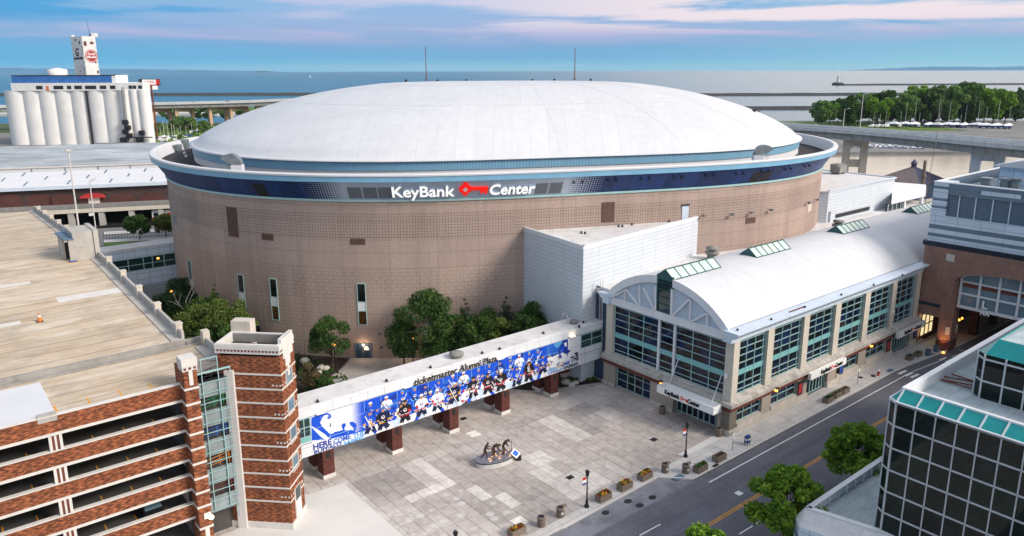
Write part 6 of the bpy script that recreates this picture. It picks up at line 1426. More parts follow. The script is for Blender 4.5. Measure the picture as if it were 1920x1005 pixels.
FR=[(1540,190),(1556,193),(1572,186),(1592,180),(1609,176),(1630,178),(1646,183),(1659,171),(1672,186),(1694,178),(1707,171),(1722,160),(1733,172),(1748,165),(1761,162),(1776,164),(1789,170),(1803,156),(1815,162),(1829,160),(1846,170),(1862,166),(1884,175),(1905,168)]
for i,(px,top) in enumerate(FR):
    p=at(px,239-(i%3)*3.5,0); h=top_z(p,top); tree('poplar_tree','tall green harbour tree in the row behind the covered boats','poplar' if i%4==3 else 'bushy',20,12 if i%4==3 else 15,p,1.25,46,('leaf_far','leaf_garden','leaf_street')[(i*7)%5%3],'bark',50+i%5,'harbour trees behind the covered boats',.4,1,0,('harbour',i%5,(i*7)%5%3),h/20)
for px,py,top in ((318,224,192),(372,222,191),(392,224,192),(424,224,194),(346,245,215),(362,245,220),(330,246,222),(300,247,228),(340,262,250),(384,249,224),(458,222,195),(486,200,190)):
    p=at(px,py,0); h=top_z(p,top); tree('riverside_tree','dark tree or bush on the river bank under the viaduct','bushy',20,17,p,1.25,46,'leaf_far','bark',50+px%5,'trees under the left part of the viaduct',.4,1,0,('far',px%5),h/20)
mb=MB()
for k in range(900):   # low growth of the bank, nobody could count it
    px,py=rnd.uniform(280,470),rnd.uniform(236,266); p=at(px,py,0); s=rnd.uniform(.8,2.2); a=rnd.uniform(0,PI); d=Vector((math.cos(a),math.sin(a),0))*s
    mb.face([p-d+Vector((0,0,rnd.uniform(-.1,.4))),p+d+Vector((0,0,-.1)),p+d*.6+Vector((0,0,s*1.1)),p-d*.5+Vector((0,0,s*1.3))])
structure('bank_undergrowth',mb,M['leaf_far'],'W',kind='stuff')
mb=MB(); 
for k in range(2600):
    i=rnd.randrange(2); a,b=(rnd.uniform(62.5,76),rnd.uniform(72,90)) if i==0 else (rnd.uniform(26,50),rnd.uniform(79,112)); 
    if i==0 and b<72+ (76-a)*.75: continue
    if i==1 and a>47 : continue
    s=rnd.uniform(.12,.4); t=rnd.uniform(0,PI); d=Vector((math.cos(t)*s,math.sin(t)*s,0)); q=Vector((a,b,.02)); mb.face([q-d,q+d,q+d*.7+Vector((0,0,s*1.2)),q-d*.6+Vector((0,0,s*1.4))])
structure('garden_ground_cover',mb,M['leaf_garden'],'ab',kind='stuff')
# ================================================================== LEFT BACKGROUND: station, warehouse, mill
def onw(px,py,P0,dv):
    d=ray(px,py); n=Vector((-dv.y,dv.x,0)); t=(P0.x*n.x+P0.y*n.y)/(d.x*n.x+d.y*n.y); return ((d.x*t-P0.x)*dv.x+(d.y*t-P0.y)*dv.y,H+d.z*t)
TD_=Vector((math.cos(R(17)),math.sin(R(17)),0)); TN=Vector((-TD_.y,TD_.x,0)); P0=at(200,421,0)
st_=thing('station','brick station hall with blind arches and a long white roof above a concrete platform','station building',tuple(P0),'W',None,R(17))
class LB(MB):    # built in the station's own axes
    def build(s,name,mats,parent=None,**k): return MB.build(s,name,mats,parent,org=(0,0,0),**k)
u=lambda px,py:onw(px,py,P0,TD_)
X0,X1=-75,70
zf0=u(200,393)[1]; zf1=u(200,384)[1]; zr=u(200,376.5)[1]
m=LB(); m.box(X0,X1,0,9,zf0,zf1); m.build('platform_edge',M['limestone'],st_); m=LB(); m.box(X0,X1,-.2,.2,zf1,zr); m.build('platform_wall',M['concrete_dark'],st_)
m=LB(); m.box(X0,X1,7.5,8.,-.1,zf0); m.box(X0,X1,-1.5,9,-.1,.35); m.build('undercroft_wall',M['void_dark'],st_)
for k in range(9):
    x=u(149,415)[0]+k*(u(206.5,415)[0]-u(149,415)[0])-34; m=LB(); m.box(x-.75,x+.75,.3,1.9,-.1,zf0); m.build('column',M['concrete'],st_)
WY=7.0; P1=P0+TN*WY; w1=lambda px,py:onw(px,py,P1,TD_); zw0=zf1-.1; zw1=w1(200,346)[1]
m=LB(); ubox(m,X0,X1,WY,WY+.6,zw0,zw1); m.build('hall_wall',M['brick_shed'],st_)
for px in (75,115,176,231,287,19):
    x,_=w1(px,370); r_=w1(px,358)[1]; hw=(w1(px+23.5,370)[0]-w1(px-23.5,370)[0])/2; m=LB(); pts=[(x-hw,zw0)]+[(x-hw*math.cos(PI*k/14),zw0+(r_-zw0)*(.45+.55*math.sin(PI*k/14))) for k in range(15)]+[(x+hw,zw0)]
    m.extrude([(a,WY-.02,z) for a,z in pts],(0,-.12,0)); o=m.build('blind_arch',M['brick_dark'],st_,fix=True)
    if px==176:
        m=LB(); q=[(x-hw*1.02*math.cos(PI*k/14),zw0+(r_-zw0)*(.60+.42*math.sin(PI*k/14))) for k in range(15)]; m.extrude([(a,WY-.14,z) for a,z in q],(0,-1.2,0)); m.build('awning',M['red_fabric'],o,fix=True); m=LB(); m.box(x-hw*.42,x+hw*.5,WY-.3,WY-.14,zw0,zw0+(r_-zw0)*.6); m.build('door',M['concrete_light'],o)
zE=w1(200,340.5)[1]; RD=16.0; zR=zE+2.6
for (zz_) in (1,):
    d=ray(200,313); t=(P0+TN*(WY+RD)); _,zR=onw(200,314,t,TD_)
m=LB(); m.face([(X0,WY-1.2,zE),(X1,WY-1.2,zE),(X1,WY+RD,zR),(X0,WY+RD,zR)]); m.face([(X0,WY+RD,zR),(X1,WY+RD,zR),(X1,WY+2*RD,zE),(X0,WY+2*RD,zE)]); m.build('roof',M['white_roof'],st_)
m=LB(); m.box(X0,X1,WY-1.3,WY-1.1,zE-.95,zE+.05); m.box(X0,X1,WY-1.1,WY+.6,zE-.95,zE-.8); m.build('eave',M['pale_blue_metal'],st_)
sl=(zR-zE)/(RD+1.2)
for row,(f0,f1) in enumerate(((.10,.34),(.45,.66),(.74,.97))):
    for k in range(12):
        x=X0+8+k*11.3+row*4.; y0,y1=WY-1.2+(RD+1.2)*f0,WY-1.2+(RD+1.2)*f1; m=LB(); m.bar((x,y0,zE+sl*(y0-WY+1.2)+.03),(x,y1,zE+sl*(y1-WY+1.2)+.03),.42,.12); m.build('roof_slot',M['steel_blue'],st_)
P2=P0+TN*46
wz=onw(200,306,P2,TD_)[1]
wa=thing('warehouse','long flat roofed warehouse with a rain stained grey roof behind the station','warehouse',tuple(P2),'W',None,R(17))
m=LB(); m.box(-110,85,0,.5,-.1,wz); m.build('wall',M['white_metal'],wa); m=LB(); m.face([(-110,-.3,wz),(85,-.3,wz),(95,82,wz+.2),(-110,82,wz+.2)]); m.build('roof',M['roof_grey'],wa); m=LB(); m.box(-110,85,-.3,.1,wz-.2,wz+.3); m.build('roof_edge',M['concrete_light'],wa)
m=LB()
for k in range(18): m.box(-100+k*10.,-99.7+k*10.,-.12,0,0,wz)
m.build('downpipe',M['grey_louver'],wa)
# tram, lawn, street behind the garage
sheet('station_street',[(-150,150),(-40,185),(-40,212),(-150,180)],-.1,'asphalt','W'); p=[at(200,428,0),at(330,428,0),at(330,449,0),at(200,459,0)]
sheet('station_lawn',[(at(195,452).x,at(195,452).y),(at(335,446).x,at(335,446).y),(at(335,456).x,at(335,456).y),(at(195,466).x,at(195,466).y)],.02,'grass','W')
sheet('station_path',[(at(195,446).x,at(195,446).y),(at(335,439).x,at(335,439).y),(at(335,445).x,at(335,445).y),(at(195,451).x,at(195,451).y)],.01,'concrete_light','W')
sheet('platform_pavement',[(at(195,431).x,at(195,431).y),(at(330,425).x,at(330,425).y),(at(330,429).x,at(330,429).y),(at(195,436).x,at(195,436).y)],.012,'slab_white','W')
mb=MB(); a_=at(195,444,0); b_=at(332,437,0)
for k in range(26): p=a_.lerp(b_,k/25); mb.tube(p,p+Vector((0,0,1.6)),.04,None,4)
mb.tube(a_+Vector((0,0,1.6)),b_+Vector((0,0,1.6)),.03,None,4); mb.tube(a_+Vector((0,0,.9)),b_+Vector((0,0,.9)),.03,None,4)
solo('wire_fence','thin dark wire fence along the pale path by the station','fence',mb,M['dark_metal'],tuple(a_),'W')
tp=at(286,416,0)+TN*1.0; tm=thing('tram','red and white tram waiting under the station platform','tram',tuple(tp),'W',None,R(17)); m=LB(); m.box(0,24,0,2.6,.5,3.5); m.box(.2,23.8,.1,2.5,3.5,3.75); m.build('body',M['letter_white'],tm)
m=LB(); m.box(-.06,3.2,-.04,2.64,.6,1.7); m.box(4.2,6.6,-.05,0,.6,2.9); m.box(-.05,.0,.2,2.4,.6,1.7); m.build('red_panel',M['key_red'],tm); m=LB(); m.box(-.07,-.0,.25,2.35,1.9,3.1); m.box(.4,3.8,-.04,0,1.9,3.0); m.box(7,23,-.04,0,1.9,3.0); m.build('window',M['glass_black'],tm)
m=LB()
for x in (2,5,18,21):
    m.tube((x,.1,.35),(x,.35,.35),.36,None,12); m.tube((x,2.25,.35),(x,2.5,.35),.36,None,12)
m.build('wheel',M['dark_metal'],tm)
# grain mill
D0=at(150,267,0); ML=R(4); MD=Vector((math.cos(ML),math.sin(ML),0))
mi=thing('grain_mill','white concrete grain elevator with a tall lettered headhouse tower','grain elevator',tuple(D0),'W',None,ML)
mu=lambda px,py,back=0.:onw(px,py,D0+Vector((-MD.y,MD.x,0))*back,MD)
zt=mu(150,166)[1]; zg=mu(150,151.5)[1]; zb_=mu(150,138)[1]
def silo_row(x0,x1,n,y,r,z1,name):
    for k in range(n):
        x=x0+(x1-x0)*(k+.5)/n; m=LB(); m.lathe((x,y+r*1.05,0),[(r*1.7,-.2),(r*1.7,z1)],64); m.build(name,M['silo_white'],mi)
xa,xb,xc=mu(20,250)[0],mu(169,250)[0],mu(229,250)[0]
silo_row(xa,xb,5,(xb-xa)/10,(xb-xa)/10*1.10,zt,'silo'); silo_row(xb+.5,xc,2,(xc-xb)/4,(xc-xb)/4*1.12,zt+.2,'silo')
m=LB(); m.box(xa,xb+1,4,30,0,zt); m.box(xb+1.2,xc,4,30,0,zt); m.build('bin_wall',M['silo_white'],mi); m=LB(); m.box(xb+.2,xb+.9,1.2,5,0,zt); m.build('joint_gap',M['dark_metal'],mi)
for px,r_ in ((238,3.5),(256,3.2),(273,3.6)):
    x=mu(px,230)[0]; m=LB(); m.lathe((x,3.5,0),[(r_,-.2),(r_,zt+.3)],24); m.build('silo',M['silo_white'],mi)
xg0,xg1=mu(20,158)[0],mu(268,158)[0]
m=LB(); m.box(xg0,xg1,1.2,24,zt,zg); m.build('gallery',M['silo_white'],mi)
for px0,px1 in ((67,79),(100,118),(125,133),(139,153),(159,180),(187,199),(206,216),(241,248),(249,255),(259,266)):
    x0,x1=mu(px0,158)[0],mu(px1,158)[0]; m=LB(); m.box(x0,x1,1.1,1.2,zt+(zg-zt)*.2,zt+(zg-zt)*.65); m.build('gallery_window',M['dark_metal'],mi)
m=LB(); x=mu(88,158)[0]; m.box(x-.7,x+.8,1.1,1.2,zt,zt+(zg-zt)*.6); m.build('gallery_door',M['orange_paint'],mi)
m=LB(); m.box(xg0,mu(207,145)[0],3,20,zg,zb_); m.build('conveyor_house',M['conveyor_blue'],mi); m=LB(); m.box(mu(207,145)[0],mu(215,145)[0],3,20,zg,zb_+.3); m.build('conveyor_end',M['silo_white'],mi); m=LB(); m.box(xg0,mu(214,145)[0],2.8,20.2,zb_,zb_+.4); m.build('conveyor_roof',M['roof_dark'],mi)
# headhouse tower: corner towards us, two lettered faces
hx,hz=mu(166,137,10); zt0=mu(160,60,10)[1]; hl,hr_=mu(136,137,10)[0],mu(186,137,10)[0]
cn=(hx,8.5); lf=(hl+.2,14.5); rt=(hr_,12.0); bk=(hl+hr_-hx,20)
m=LB(); m.prism([cn,rt,bk,lf],zb_-1,zt0-1.2); tw_=m.build('headhouse',M['silo_white'],mi)
m=LB(); m.prism([(rt[0]-2.0,rt[1]-.3),rt,(rt[0]-.5,rt[1]+5),(rt[0]-2.5,rt[1]+4)],zt0-1.3,zt0+.8); m.prism([lf,(lf[0]+1,lf[1]-.7),(lf[0]+1.5,lf[1]+2),(lf[0],lf[1]+2)],zt0-1.2,zt0-.4); m.build('parapet',M['silo_white'],tw_)
def tface(p,q,t,z,w_,h_,mn,name='window'):
    d=Vector((q[0]-p[0],q[1]-p[1],0)); L=d.length; d/=L; n=Vector((d.y,-d.x,0)); c=Vector((*p,z))+d*(t*L); m=LB(); m.extrude([c-d*w_/2,c+d*w_/2,c+d*w_/2+Vector((0,0,h_)),c-d*w_/2+Vector((0,0,h_))],n*.12); m.build(name,M[mn],tw_,fix=True)
Ht=zt0-1.2-zb_
for t,zf,w_,h_ in ((.4,.88,1.1,1.3),(.75,.80,1.1,2.0),(.93,.15,.9,1),(.5,.1,.7,.6)): tface(lf,cn,t,zb_+Ht*zf,w_,h_,'dark_metal')
for t,zf,w_,h_ in ((.2,.76,1.5,2.6),(.7,.80,1.9,1.5),(.82,.57,.8,1),(.8,.32,.9,1),(.9,.06,1,1.6)): tface(cn,rt,t,zb_+Ht*zf,w_,h_,'rust_band')
rs_=random.Random(2)
for k in range(34):
    if k%2: tface(lf,cn,rs_.choice((.05,.95,rs_.random(),.9)),zb_+Ht*rs_.uniform(0,.9),rs_.uniform(.3,1.),rs_.uniform(.3,.7),'concrete_dark','paint_loss')
    else: tface(cn,rt,rs_.choice((.04,rs_.random(),.96)),zb_+Ht*rs_.uniform(0,.95),rs_.uniform(.2,.6),rs_.uniform(.2,.5),'concrete_dark','paint_loss')
d=Vector((cn[0]-lf[0],cn[1]-lf[1],0)); Ll=d.length; d/=Ll; m=LB(); put_text(m,'G',6.6,Vector((*lf,zb_+Ht*.50))+d*Ll*.28+Vector((d.y,-d.x,0))*.12,d,(0,0,1),.1,0,.12,.25,3.6); put_text(m,'General Mills',1.9,Vector((*lf,zb_+Ht*.42))+d*Ll*.08+Vector((d.y,-d.x,0))*.12,d,(0,0,1),.1,0,.07,.2,Ll*.8); m.build('painted_lettering',M['ink_black'],tw_)
d=Vector((rt[0]-cn[0],rt[1]-cn[1],0)); Ll=d.length; d/=Ll; n=Vector((d.y,-d.x,0)); c=Vector((*cn,zb_+Ht*.50))+d*Ll*.56
m=LB(); m.face([c+n*.12+d*(3.4*math.cos(k*PI/16))+Vector((0,0,3.9*math.sin(k*PI/16))) for k in range(32)]); m.build('painted_disc',M['orange_rail' if 0 else 'red_fabric'],tw_)
m=LB(); ring=[c+n*.15+d*(2.9*math.cos(k*PI/16))+Vector((0,0,3.4*math.sin(k*PI/16))) for k in range(33)]
for a,b in zip(ring,ring[1:]): m.bar(a,b,.1,.22)
put_text(m,'Gold',1.9,c+n*.14-d*2.0+Vector((0,0,.6)),d,(0,0,1),.05,0,.05,0,4.0); put_text(m,'Medal',1.9,c+n*.14-d*2.3+Vector((0,0,-1.2)),d,(0,0,1),.05,0,.05,0,4.6); m.build('disc_lettering',M['letter_white'],tw_)
m=LB(); x=mu(166,57,10)[0]; zm=mu(160,28,10)[1]; m.tube((x,13,zt0-1.5),(x-1.2,13,zm),.22,.12,6); m.box(x-.5,x+.9,12.5,13.5,zt0-1.5,zt0+.4); m.build('mast',M['steel_blue'],tw_)
x,_=mu(103,130,10); m=LB(); m.lathe((x,14,zb_),[(5.6,0),(5.6,3.6),(.3,4.7)],28); m.build('roof_tank',M['silo_white'],mi)
m=LB(); x0=mu(196,140,2)[0]; 
for k,(px,py) in enumerate(((236,225),(240,235),(243,250),(262,258),(236,243),(267,245),(232,258))):
    x,z=mu(px,py,-1); m.box(x-1.6,x+1.4,-2,1,z-1.6,z+1.2); m.box(x-.3,x+3.0,-2.4,-1.6,z-.4,z)
x,z=mu(229,160,-1); x2,z2=mu(238,262,-1)
for k in range(3): m.tube((x+k*.7,-1,z),(x2+k*.7,-1,1),.16,None,5)
x,z=mu(236,255,-1); x2,z2=mu(288,255,-1); m.box(x,x2,-2,-1.2,z,z+.6)
m.build('conveyor_gear',M['dark_metal'],mi)
m=LB(); x,z=mu(184,268,-3); x2,_=mu(254,268,-3); m.box(x,x2,-6,-2,0,mu(200,264,-3)[1]); m.build('loading_shed',M['grey_louver'],mi)
# billboard on a tall post
p=at(297,263,0); bb=thing('billboard','small red and white billboard on a tall dark post beside the mill','billboard',tuple(p),'W'); zb2=top_z(p,159); zt2=top_z(p,146.5); hw=5.4
m=MB(); m.tube((p.x,p.y,-.1),(p.x-.3,p.y,zb2),.55,.5,8); m.build('post',M['rust_band'],bb); m=MB(); m.box(p.x-hw-.6,p.x+hw,p.y-.3,p.y+.4,zb2,zt2); m.box(p.x-hw-2.3,p.x-hw-.6,p.y,p.y+2,zb2,zt2); b=m.build('board',M['dark_metal'],bb)
m=MB(); m.box(p.x-hw,p.x+hw-.3,p.y-.4,p.y-.31,zb2+.5,zt2-.3); m.build('face',M['letter_white'],b); m=MB(); m.box(p.x+hw-2.2,p.x+hw-.3,p.y-.46,p.y-.41,zb2+.5,zt2-.3); m.box(p.x-hw,p.x+hw-.3,p.y-.46,p.y-.41,zb2+.3,zb2+.7); m.box(p.x-hw+.8,p.x+hw-3,p.y-.46,p.y-.41,zb2+1.6,zb2+1.9); m.box(p.x-hw+1.5,p.x+hw-4,p.y-.46,p.y-.41,zb2+2.5,zb2+2.8); m.build('printed_stripe',M['key_red'],b)
# ================================================================== VIADUCT
VP=[Vector(v) for v in ((205,165,20),(183,215,20),(162,258,20),(150,289,20),(135,316,20),(117,340,20),(84,385,20.4),(40,450,21),(-10,520,21.6),(-60,575,22),(-110,606,22),(-165,618,21.6),(-212,612,20),(-275,597,19.2),(-340,578,18.8),(-460,540,18.5))]
def cr(P,n=8):
    o=[]
    for i in range(len(P)-1):
        a,b,c,d=P[max(0,i-1)],P[i],P[i+1],P[min(len(P)-1,i+2)]
        for k in range(n): t=k/n; o.append(.5*((2*b)+(c-a)*t+(2*a-5*b+4*c-d)*t*t+(3*b-a-3*c+d)*t**3))
    return o+[P[-1]]
VC=cr(VP); VN=[]
for i in range(len(VC)): t=(VC[min(i+1,len(VC)-1)]-VC[max(0,i-1)]); t.z=0; t.normalize(); VN.append(Vector((t.y,-t.x,0)))   # to the far side
vd=thing('viaduct','long curved highway viaduct on concrete piers crossing behind the arena','bridge',(117,340,0),'W')
def sweep(name,prof,m,par=vd,closed=True):
    mb=MB(); k=len(prof)
    for i in range(len(VC)-1):
        for j in range(k if closed else k-1):
            (d0,z0),(d1,z1)=prof[j],prof[(j+1)%k]
            mb.face([VC[i]+VN[i]*d0+Vector((0,0,z0)),VC[i+1]+VN[i+1]*d0+Vector((0,0,z0)),VC[i+1]+VN[i+1]*d1+Vector((0,0,z1)),VC[i]+VN[i]*d1+Vector((0,0,z1))])
    return mb.build(name,M[m],par,fix=True)
sweep('deck',[(0,-1.5),(17,-1.5),(17,-1.1),(0,-1.1)],'viaduct_parapet'); sweep('parapet',[(-.1,-1.6),(.35,-1.6),(.35,-.05),(-.1,-.05)],'viaduct_parapet'); sweep('parapet',[(16.7,-1.9),(17.1,-1.9),(17.1,-.05),(16.7,-.05)],'viaduct_parapet'); sweep('median',[(8.3,-1.1),(8.7,-1.1),(8.7,-.3),(8.3,-.3)],'viaduct_parapet')
sweep('girder',[(1.0,-4.3),(1.4,-4.3),(1.4,-1.4),(1.0,-1.4)],'girder'); sweep('girder',[(15,-3.7),(15.5,-3.7),(15.5,-1.4),(15,-1.4)],'girder'); sweep('handrail',[(.05,.28),(.2,.28),(.2,.4),(.05,.4)],'galvanised')
acc=0; nxt=0
for i in range(len(VC)-1):
    L=(VC[i+1]-VC[i]).length
    while nxt<acc+L:
        t=(nxt-acc)/L; p=VC[i].lerp(VC[i+1],t); vis=VC[i].y<345; nxt+=4.7 if vis else 9.4
        if VC[i].x<-330 or (345<=VC[i].y and -150<VC[i].x): continue
        q=p+VN[i]*.92; mb=MB(); mb.bar(q+Vector((0,0,-4.3)),q+Vector((0,0,-1.5)),.22,.3); mb.build('stiffener',M['girder'],vd)
        if vis: mb=MB(); mb.box(p.x-.09,p.x+.09,p.y-.09,p.y+.09,p.z-.1,p.z+.34); mb.build('rail_post',M['girder'],vd)
    acc+=L
def pier_frame(px,half,skew,beams=(0,.62),w_=2.6,z0=None,mm='tan_pier'):
    i=min(range(len(VC)),key=lambda k:abs((VC[k].x/VC[k].y)-((px-CX)/F/math.cos(PITCH)*1.0)) if VC[k].y>150 else 9); c=VC[i]+VN[i]*8.5; t=Vector((VN[i].y,-VN[i].x,0)); ax_=(VN[i]*math.cos(skew)+t*math.sin(skew)).normalized(); mb=MB(); top=c.z-4.4
    for s in (-1,1): p=c+ax_*half*s; mb.bar((p.x,p.y,-1.5),(p.x,p.y,top),w_*1.15,w_*.9,up=tuple(ax_))
    for f in beams: z=top-1.4-f*(top); mb.bar((c-ax_*half).to_tuple()[:2]+(z,),(c+ax_*half).to_tuple()[:2]+(z,),w_*.7,3.0)
    mb.build('pier',M[mm],vd)
for px,b in ((320,(0,)),(371,(0,.72)),(422,(0,)),(465,(0,)),(520,(0,))): pier_frame(px,6.6,R(58),b)
pier_frame(1568,3.4,R(50),(0,.55),3.0,mm='cast_stone'); pier_frame(1806,3.6,R(60),(0,),3.4,mm='pale_blue_metal'); 
for px,py,top,lab in ((1583,242,179,'tall lamp post on the viaduct in front of the poplars'),(1556,239,207,'shorter lamp post on the viaduct left of the tall one')):
    i=min(range(len(VC)),key=lambda k:abs((VC[k]+VN[k]*16).x/(VC[k]+VN[k]*16).y-((px-CX)/F/math.cos(PITCH))) if VC[k].y>150 and VC[k].x>60 else 9); p=VC[i]+VN[i]*16.4; zt3=top_z(p,top); mb=MB(); mb.tube((p.x,p.y,p.z-1.2),(p.x,p.y,zt3),.16,.1,6); mb.tube((p.x,p.y,zt3),(p.x+1.8,p.y,zt3+.5),.07,None,5); mb.box(p.x+1.4,p.x+2.3,p.y-.2,p.y+.2,zt3+.38,zt3+.55); solo('street_lamp',lab,'street lamp',mb,M['pole_pale'],(p.x,p.y,p.z-1.1),'W')
for px,cm,lab in ((396,'letter_white','pale car crossing the left part of the viaduct'),(444,'key_red','red car on the viaduct nearest the dome'),(306,'blue_rail','blue car on the viaduct just right of the mill')):
    i=min(range(len(VC)),key=lambda k:abs(VC[k].x/VC[k].y-((px-CX)/F/math.cos(PITCH))) if VC[k].y>400 else 9); p=VC[i]+VN[i]*4; d=(VC[i+1]-VC[i-1]).normalized(); an=math.atan2(d.y,d.x); z=p.z-1.1; ct=thing('car',lab,'car',(p.x,p.y,z),'W',None,an); m=LB()
    m.extrude([(-2.2,-.85,.35),(2.2,-.85,.35),(2.25,-.85,.8),(1.3,-.85,.95),(.6,-.85,1.45),(-1.2,-.85,1.45),(-2.0,-.85,.95),(-2.25,-.85,.8)],(0,1.7,0)); m.build('body',M[cm],ct,fix=True); m=LB(); m.box(-1.5,.9,-.87,.87,.98,1.36); m.build('window',M['glass_black'],ct)
    for x in (-1.4,1.4):
        for y in (-.8,.8): m=LB(); m.tube((x,y-.1,.33),(x,y+.1,.33),.33,None,10); m.build('wheel',M['dark_metal'],ct)
# ================================================================== BOATS, LIGHTHOUSE
def hull(mb,L,B,D,mi=0,off=(0,0,0)):
    secs=[(-.5,.75,1),(-.2,1,1),(.15,.95,1.02),(.38,.55,1.1),(.5,.04,1.25)]; rows=[]
    for x,b,d in secs: rows.append([(off[0]+x*L,off[1]-b*B/2,off[2]+D*d),(off[0]+x*L,off[1]-b*B*.32,off[2]),(off[0]+x*L,off[1]+b*B*.32,off[2]),(off[0]+x*L,off[1]+b*B/2,off[2]+D*d)])
    for a,b in zip(rows,rows[1:]):
        for j in range(3): mb.face([a[j],b[j],b[j+1],a[j+1]],mi)
        mb.face([a[3],b[3],b[0],a[0]],mi)
    mb.face(rows[0],mi)
def covered(px,py,L,hm,lab,rz__,mast=True):
    p=at(px,py,0); o=thing('covered_boat',lab,'boat',tuple(p),'W','covered boats laid up ashore by the river',rz__); m=LB(); hull(m,L,L*.32,1.5,0,(0,0,.9)); m.build('hull',M['boat_cover'],o); m=LB(); w_=L*.17
    pr=[(-.5*L,w_*.75,2.9),(-.2*L,w_,3.7),(.15*L,w_,4.2),(.4*L,w_*.5,3.4),(.52*L,.1,2.8)]
    for (x0,b0,h0),(x1,b1,h1) in zip(pr,pr[1:]):
        for s in (-1,1): m.face([(x0,s*b0,2.3),(x1,s*b1,2.3),(x1,s*b1*.8,h1*.85),(x0,s*b0*.8,h0*.85)][::s]); m.face([(x0,s*b0*.8,h0*.85),(x1,s*b1*.8,h1*.85),(x1,0,h1),(x0,0,h0)][::s])
    m.face([(-.5*L,-w_*.75,2.3),(-.5*L,w_*.75,2.3),(-.5*L,0,2.9)]); m.build('cover',M['tarp_white'],o)
    m=LB()
    for x in (-.25,.2): m.box(x*L-.2,x*L+.2,-.9,.9,-.05,1.3)
    m.build('cradle',M['rust_band'],o)
    if mast: m=LB(); m.tube((.05*L,0,2.5),(.05*L,0,hm),.14,.09,5); m.build('mast',M['pole_pale'],o)
for i,(px,py,L,hm) in enumerate(((1675,241.5,11,0),(1696,241.5,9,18),(1713,242,11.5,22),(1742,243,10,0),(1757,243.5,9,21),(1777,243,11,19),(1791,243.5,10,0),(1808,244,9,17),(1831,244,11,20),(1846,245,10,16),(1868,245.5,11,20),(1890,246,10,17))):
    covered(px,py,L,hm,'boat under a white winter cover on the bank below the poplars',R(-20+i%4*14),hm>0)
for i,(px,t_) in enumerate(((1637,211),(1649,214),(1660,208),(1664,219),(1530,228),(1688,211),(1723,212),(1760,214),(1801,216))):
    p=at(px,243,0); o=thing('laid_up_sailboat','small sailboat with a bare mast on the bank below the poplars','boat',tuple(p),'W','bare masted sailboats on the bank',R(10+i*9)); m=LB(); hull(m,7,2.3,1.3,0,(0,0,.8)); m.box(-1.4,1.0,-.7,.7,2.1,2.7); m.build('hull',M['boat_white'],o); m=LB(); m.tube((.3,0,1.2),(.3,0,top_z(p,t_)),.13,.08,5); m.build('mast',M['pole_pale'],o); m=LB(); m.box(-2,-1.6,-.8,.8,-.05,1.2); m.box(1.2,1.6,-.7,.7,-.05,1.2); m.build('cradle',M['rust_band'],o)
rnd=random.Random(21); proto=None
for i in range(24):
    px=1586+i*6.2+rnd.uniform(-1,1); p=at(px,283.5+i*.16-(i%2)*2.2,-1.55); g='motor boats moored at the far bank of the river'; lab='white motor boat moored at the far bank under the viaduct'
    if proto is None:
        o=thing('moored_boat',lab,'boat',tuple(p),'W',g,R(70)); m=LB(); hull(m,8,2.6,1.5); m.build('hull',M['boat_white'],o); m=LB(); m.extrude([(-1.6,-.9,1.4),(1.6,-.9,1.4),(.9,-.9,2.7),(-1.4,-.9,2.8)],(0,1.8,0)); m.build('cabin',M['boat_white'],o,fix=True); m=LB(); m.box(-1.2,.7,-.93,.93,1.95,2.45); m.build('window',M['glass_black'],o); m=LB(); m.box(-3.6,-1.7,-1,1,1.5,1.9); m.build('cover',M['boat_cover'],o); proto=o
    else: clone(proto,p,R(rnd.uniform(50,100)))
mb=MB(); p,q=at(1585,279,-1.5),at(1760,283,-1.5); mb.bar(p+Vector((0,4,.4)),q+Vector((0,4,.4)),2,.3); solo('dock','long low timber dock behind the moored boats','dock',mb,M['concrete_dark'],tuple(p),'W')
proto=None
for i,(px,py,t_) in enumerate(((296,263,232),(309,258,222),(317,262,226),(325,261,230),(330,258,231),(342,258,233),(352,256,234),(362,248,228),(371,247,231),(288,262,240),(303,264,236),(336,262,238))):
    p=at(px,py,0); h=top_z(p,t_); lab='small sailboat with a pale mast in the yard between the mill and the dome'; o=thing('yard_sailboat',lab,'boat',tuple(p),'W','sailboats in the yard left of the dome',R(i*37)); m=LB(); hull(m,7,2.3,1.5,0,(0,0,.6)); m.box(-1.2,1,-.6,.6,2.,2.6); m.build('hull',M['boat_white' if i%3 else 'boat_cover'],o); m=LB(); m.tube((.3,0,1),(.3,0,h),.16,.1,5); m.build('mast',M['pole_pale'],o); m=LB(); m.box(-2,-1.6,-.7,.7,-.05,.9); m.box(1.2,1.6,-.6,.6,-.05,.9); m.build('cradle',M['rust_band'],o)
p=at(1572,163,-1.6); lh=thing('lighthouse','small pale lighthouse on the dark end of the far breakwater','lighthouse',(p.x,p.y,-1),'W'); mb=MB(); mb.lathe((p.x,p.y,-1.5),[(15,-1),(14,6),(9,7.5)],10,sm=False); mb.build('base',M['rock_dark'],lh); mb=MB(); mb.lathe((p.x,p.y,5.5),[(3.6,0),(2.8,10),(2.4,14),(3.2,14.4),(3.2,15),(1.8,15.2),(1.8,18),(.2,20)],12); mb.build('tower',M['concrete_light'],lh)
p=at(583,143.5,-1.6); o=thing('distant_sailboat','tiny white sailing boat out on the lake','boat',tuple(p),'W'); mb=MB(); hull(mb,12,3.4,1.8,0,tuple(p)); mb.build('hull',M['boat_white'],o); mb=MB(); mb.face([(p.x-4,p.y,p.z+2.4),(p.x+4.5,p.y+.5,p.z+2.4),(p.x+.4,p.y+.3,p.z+15)]); mb.build('sail',M['tarp_white'],o)
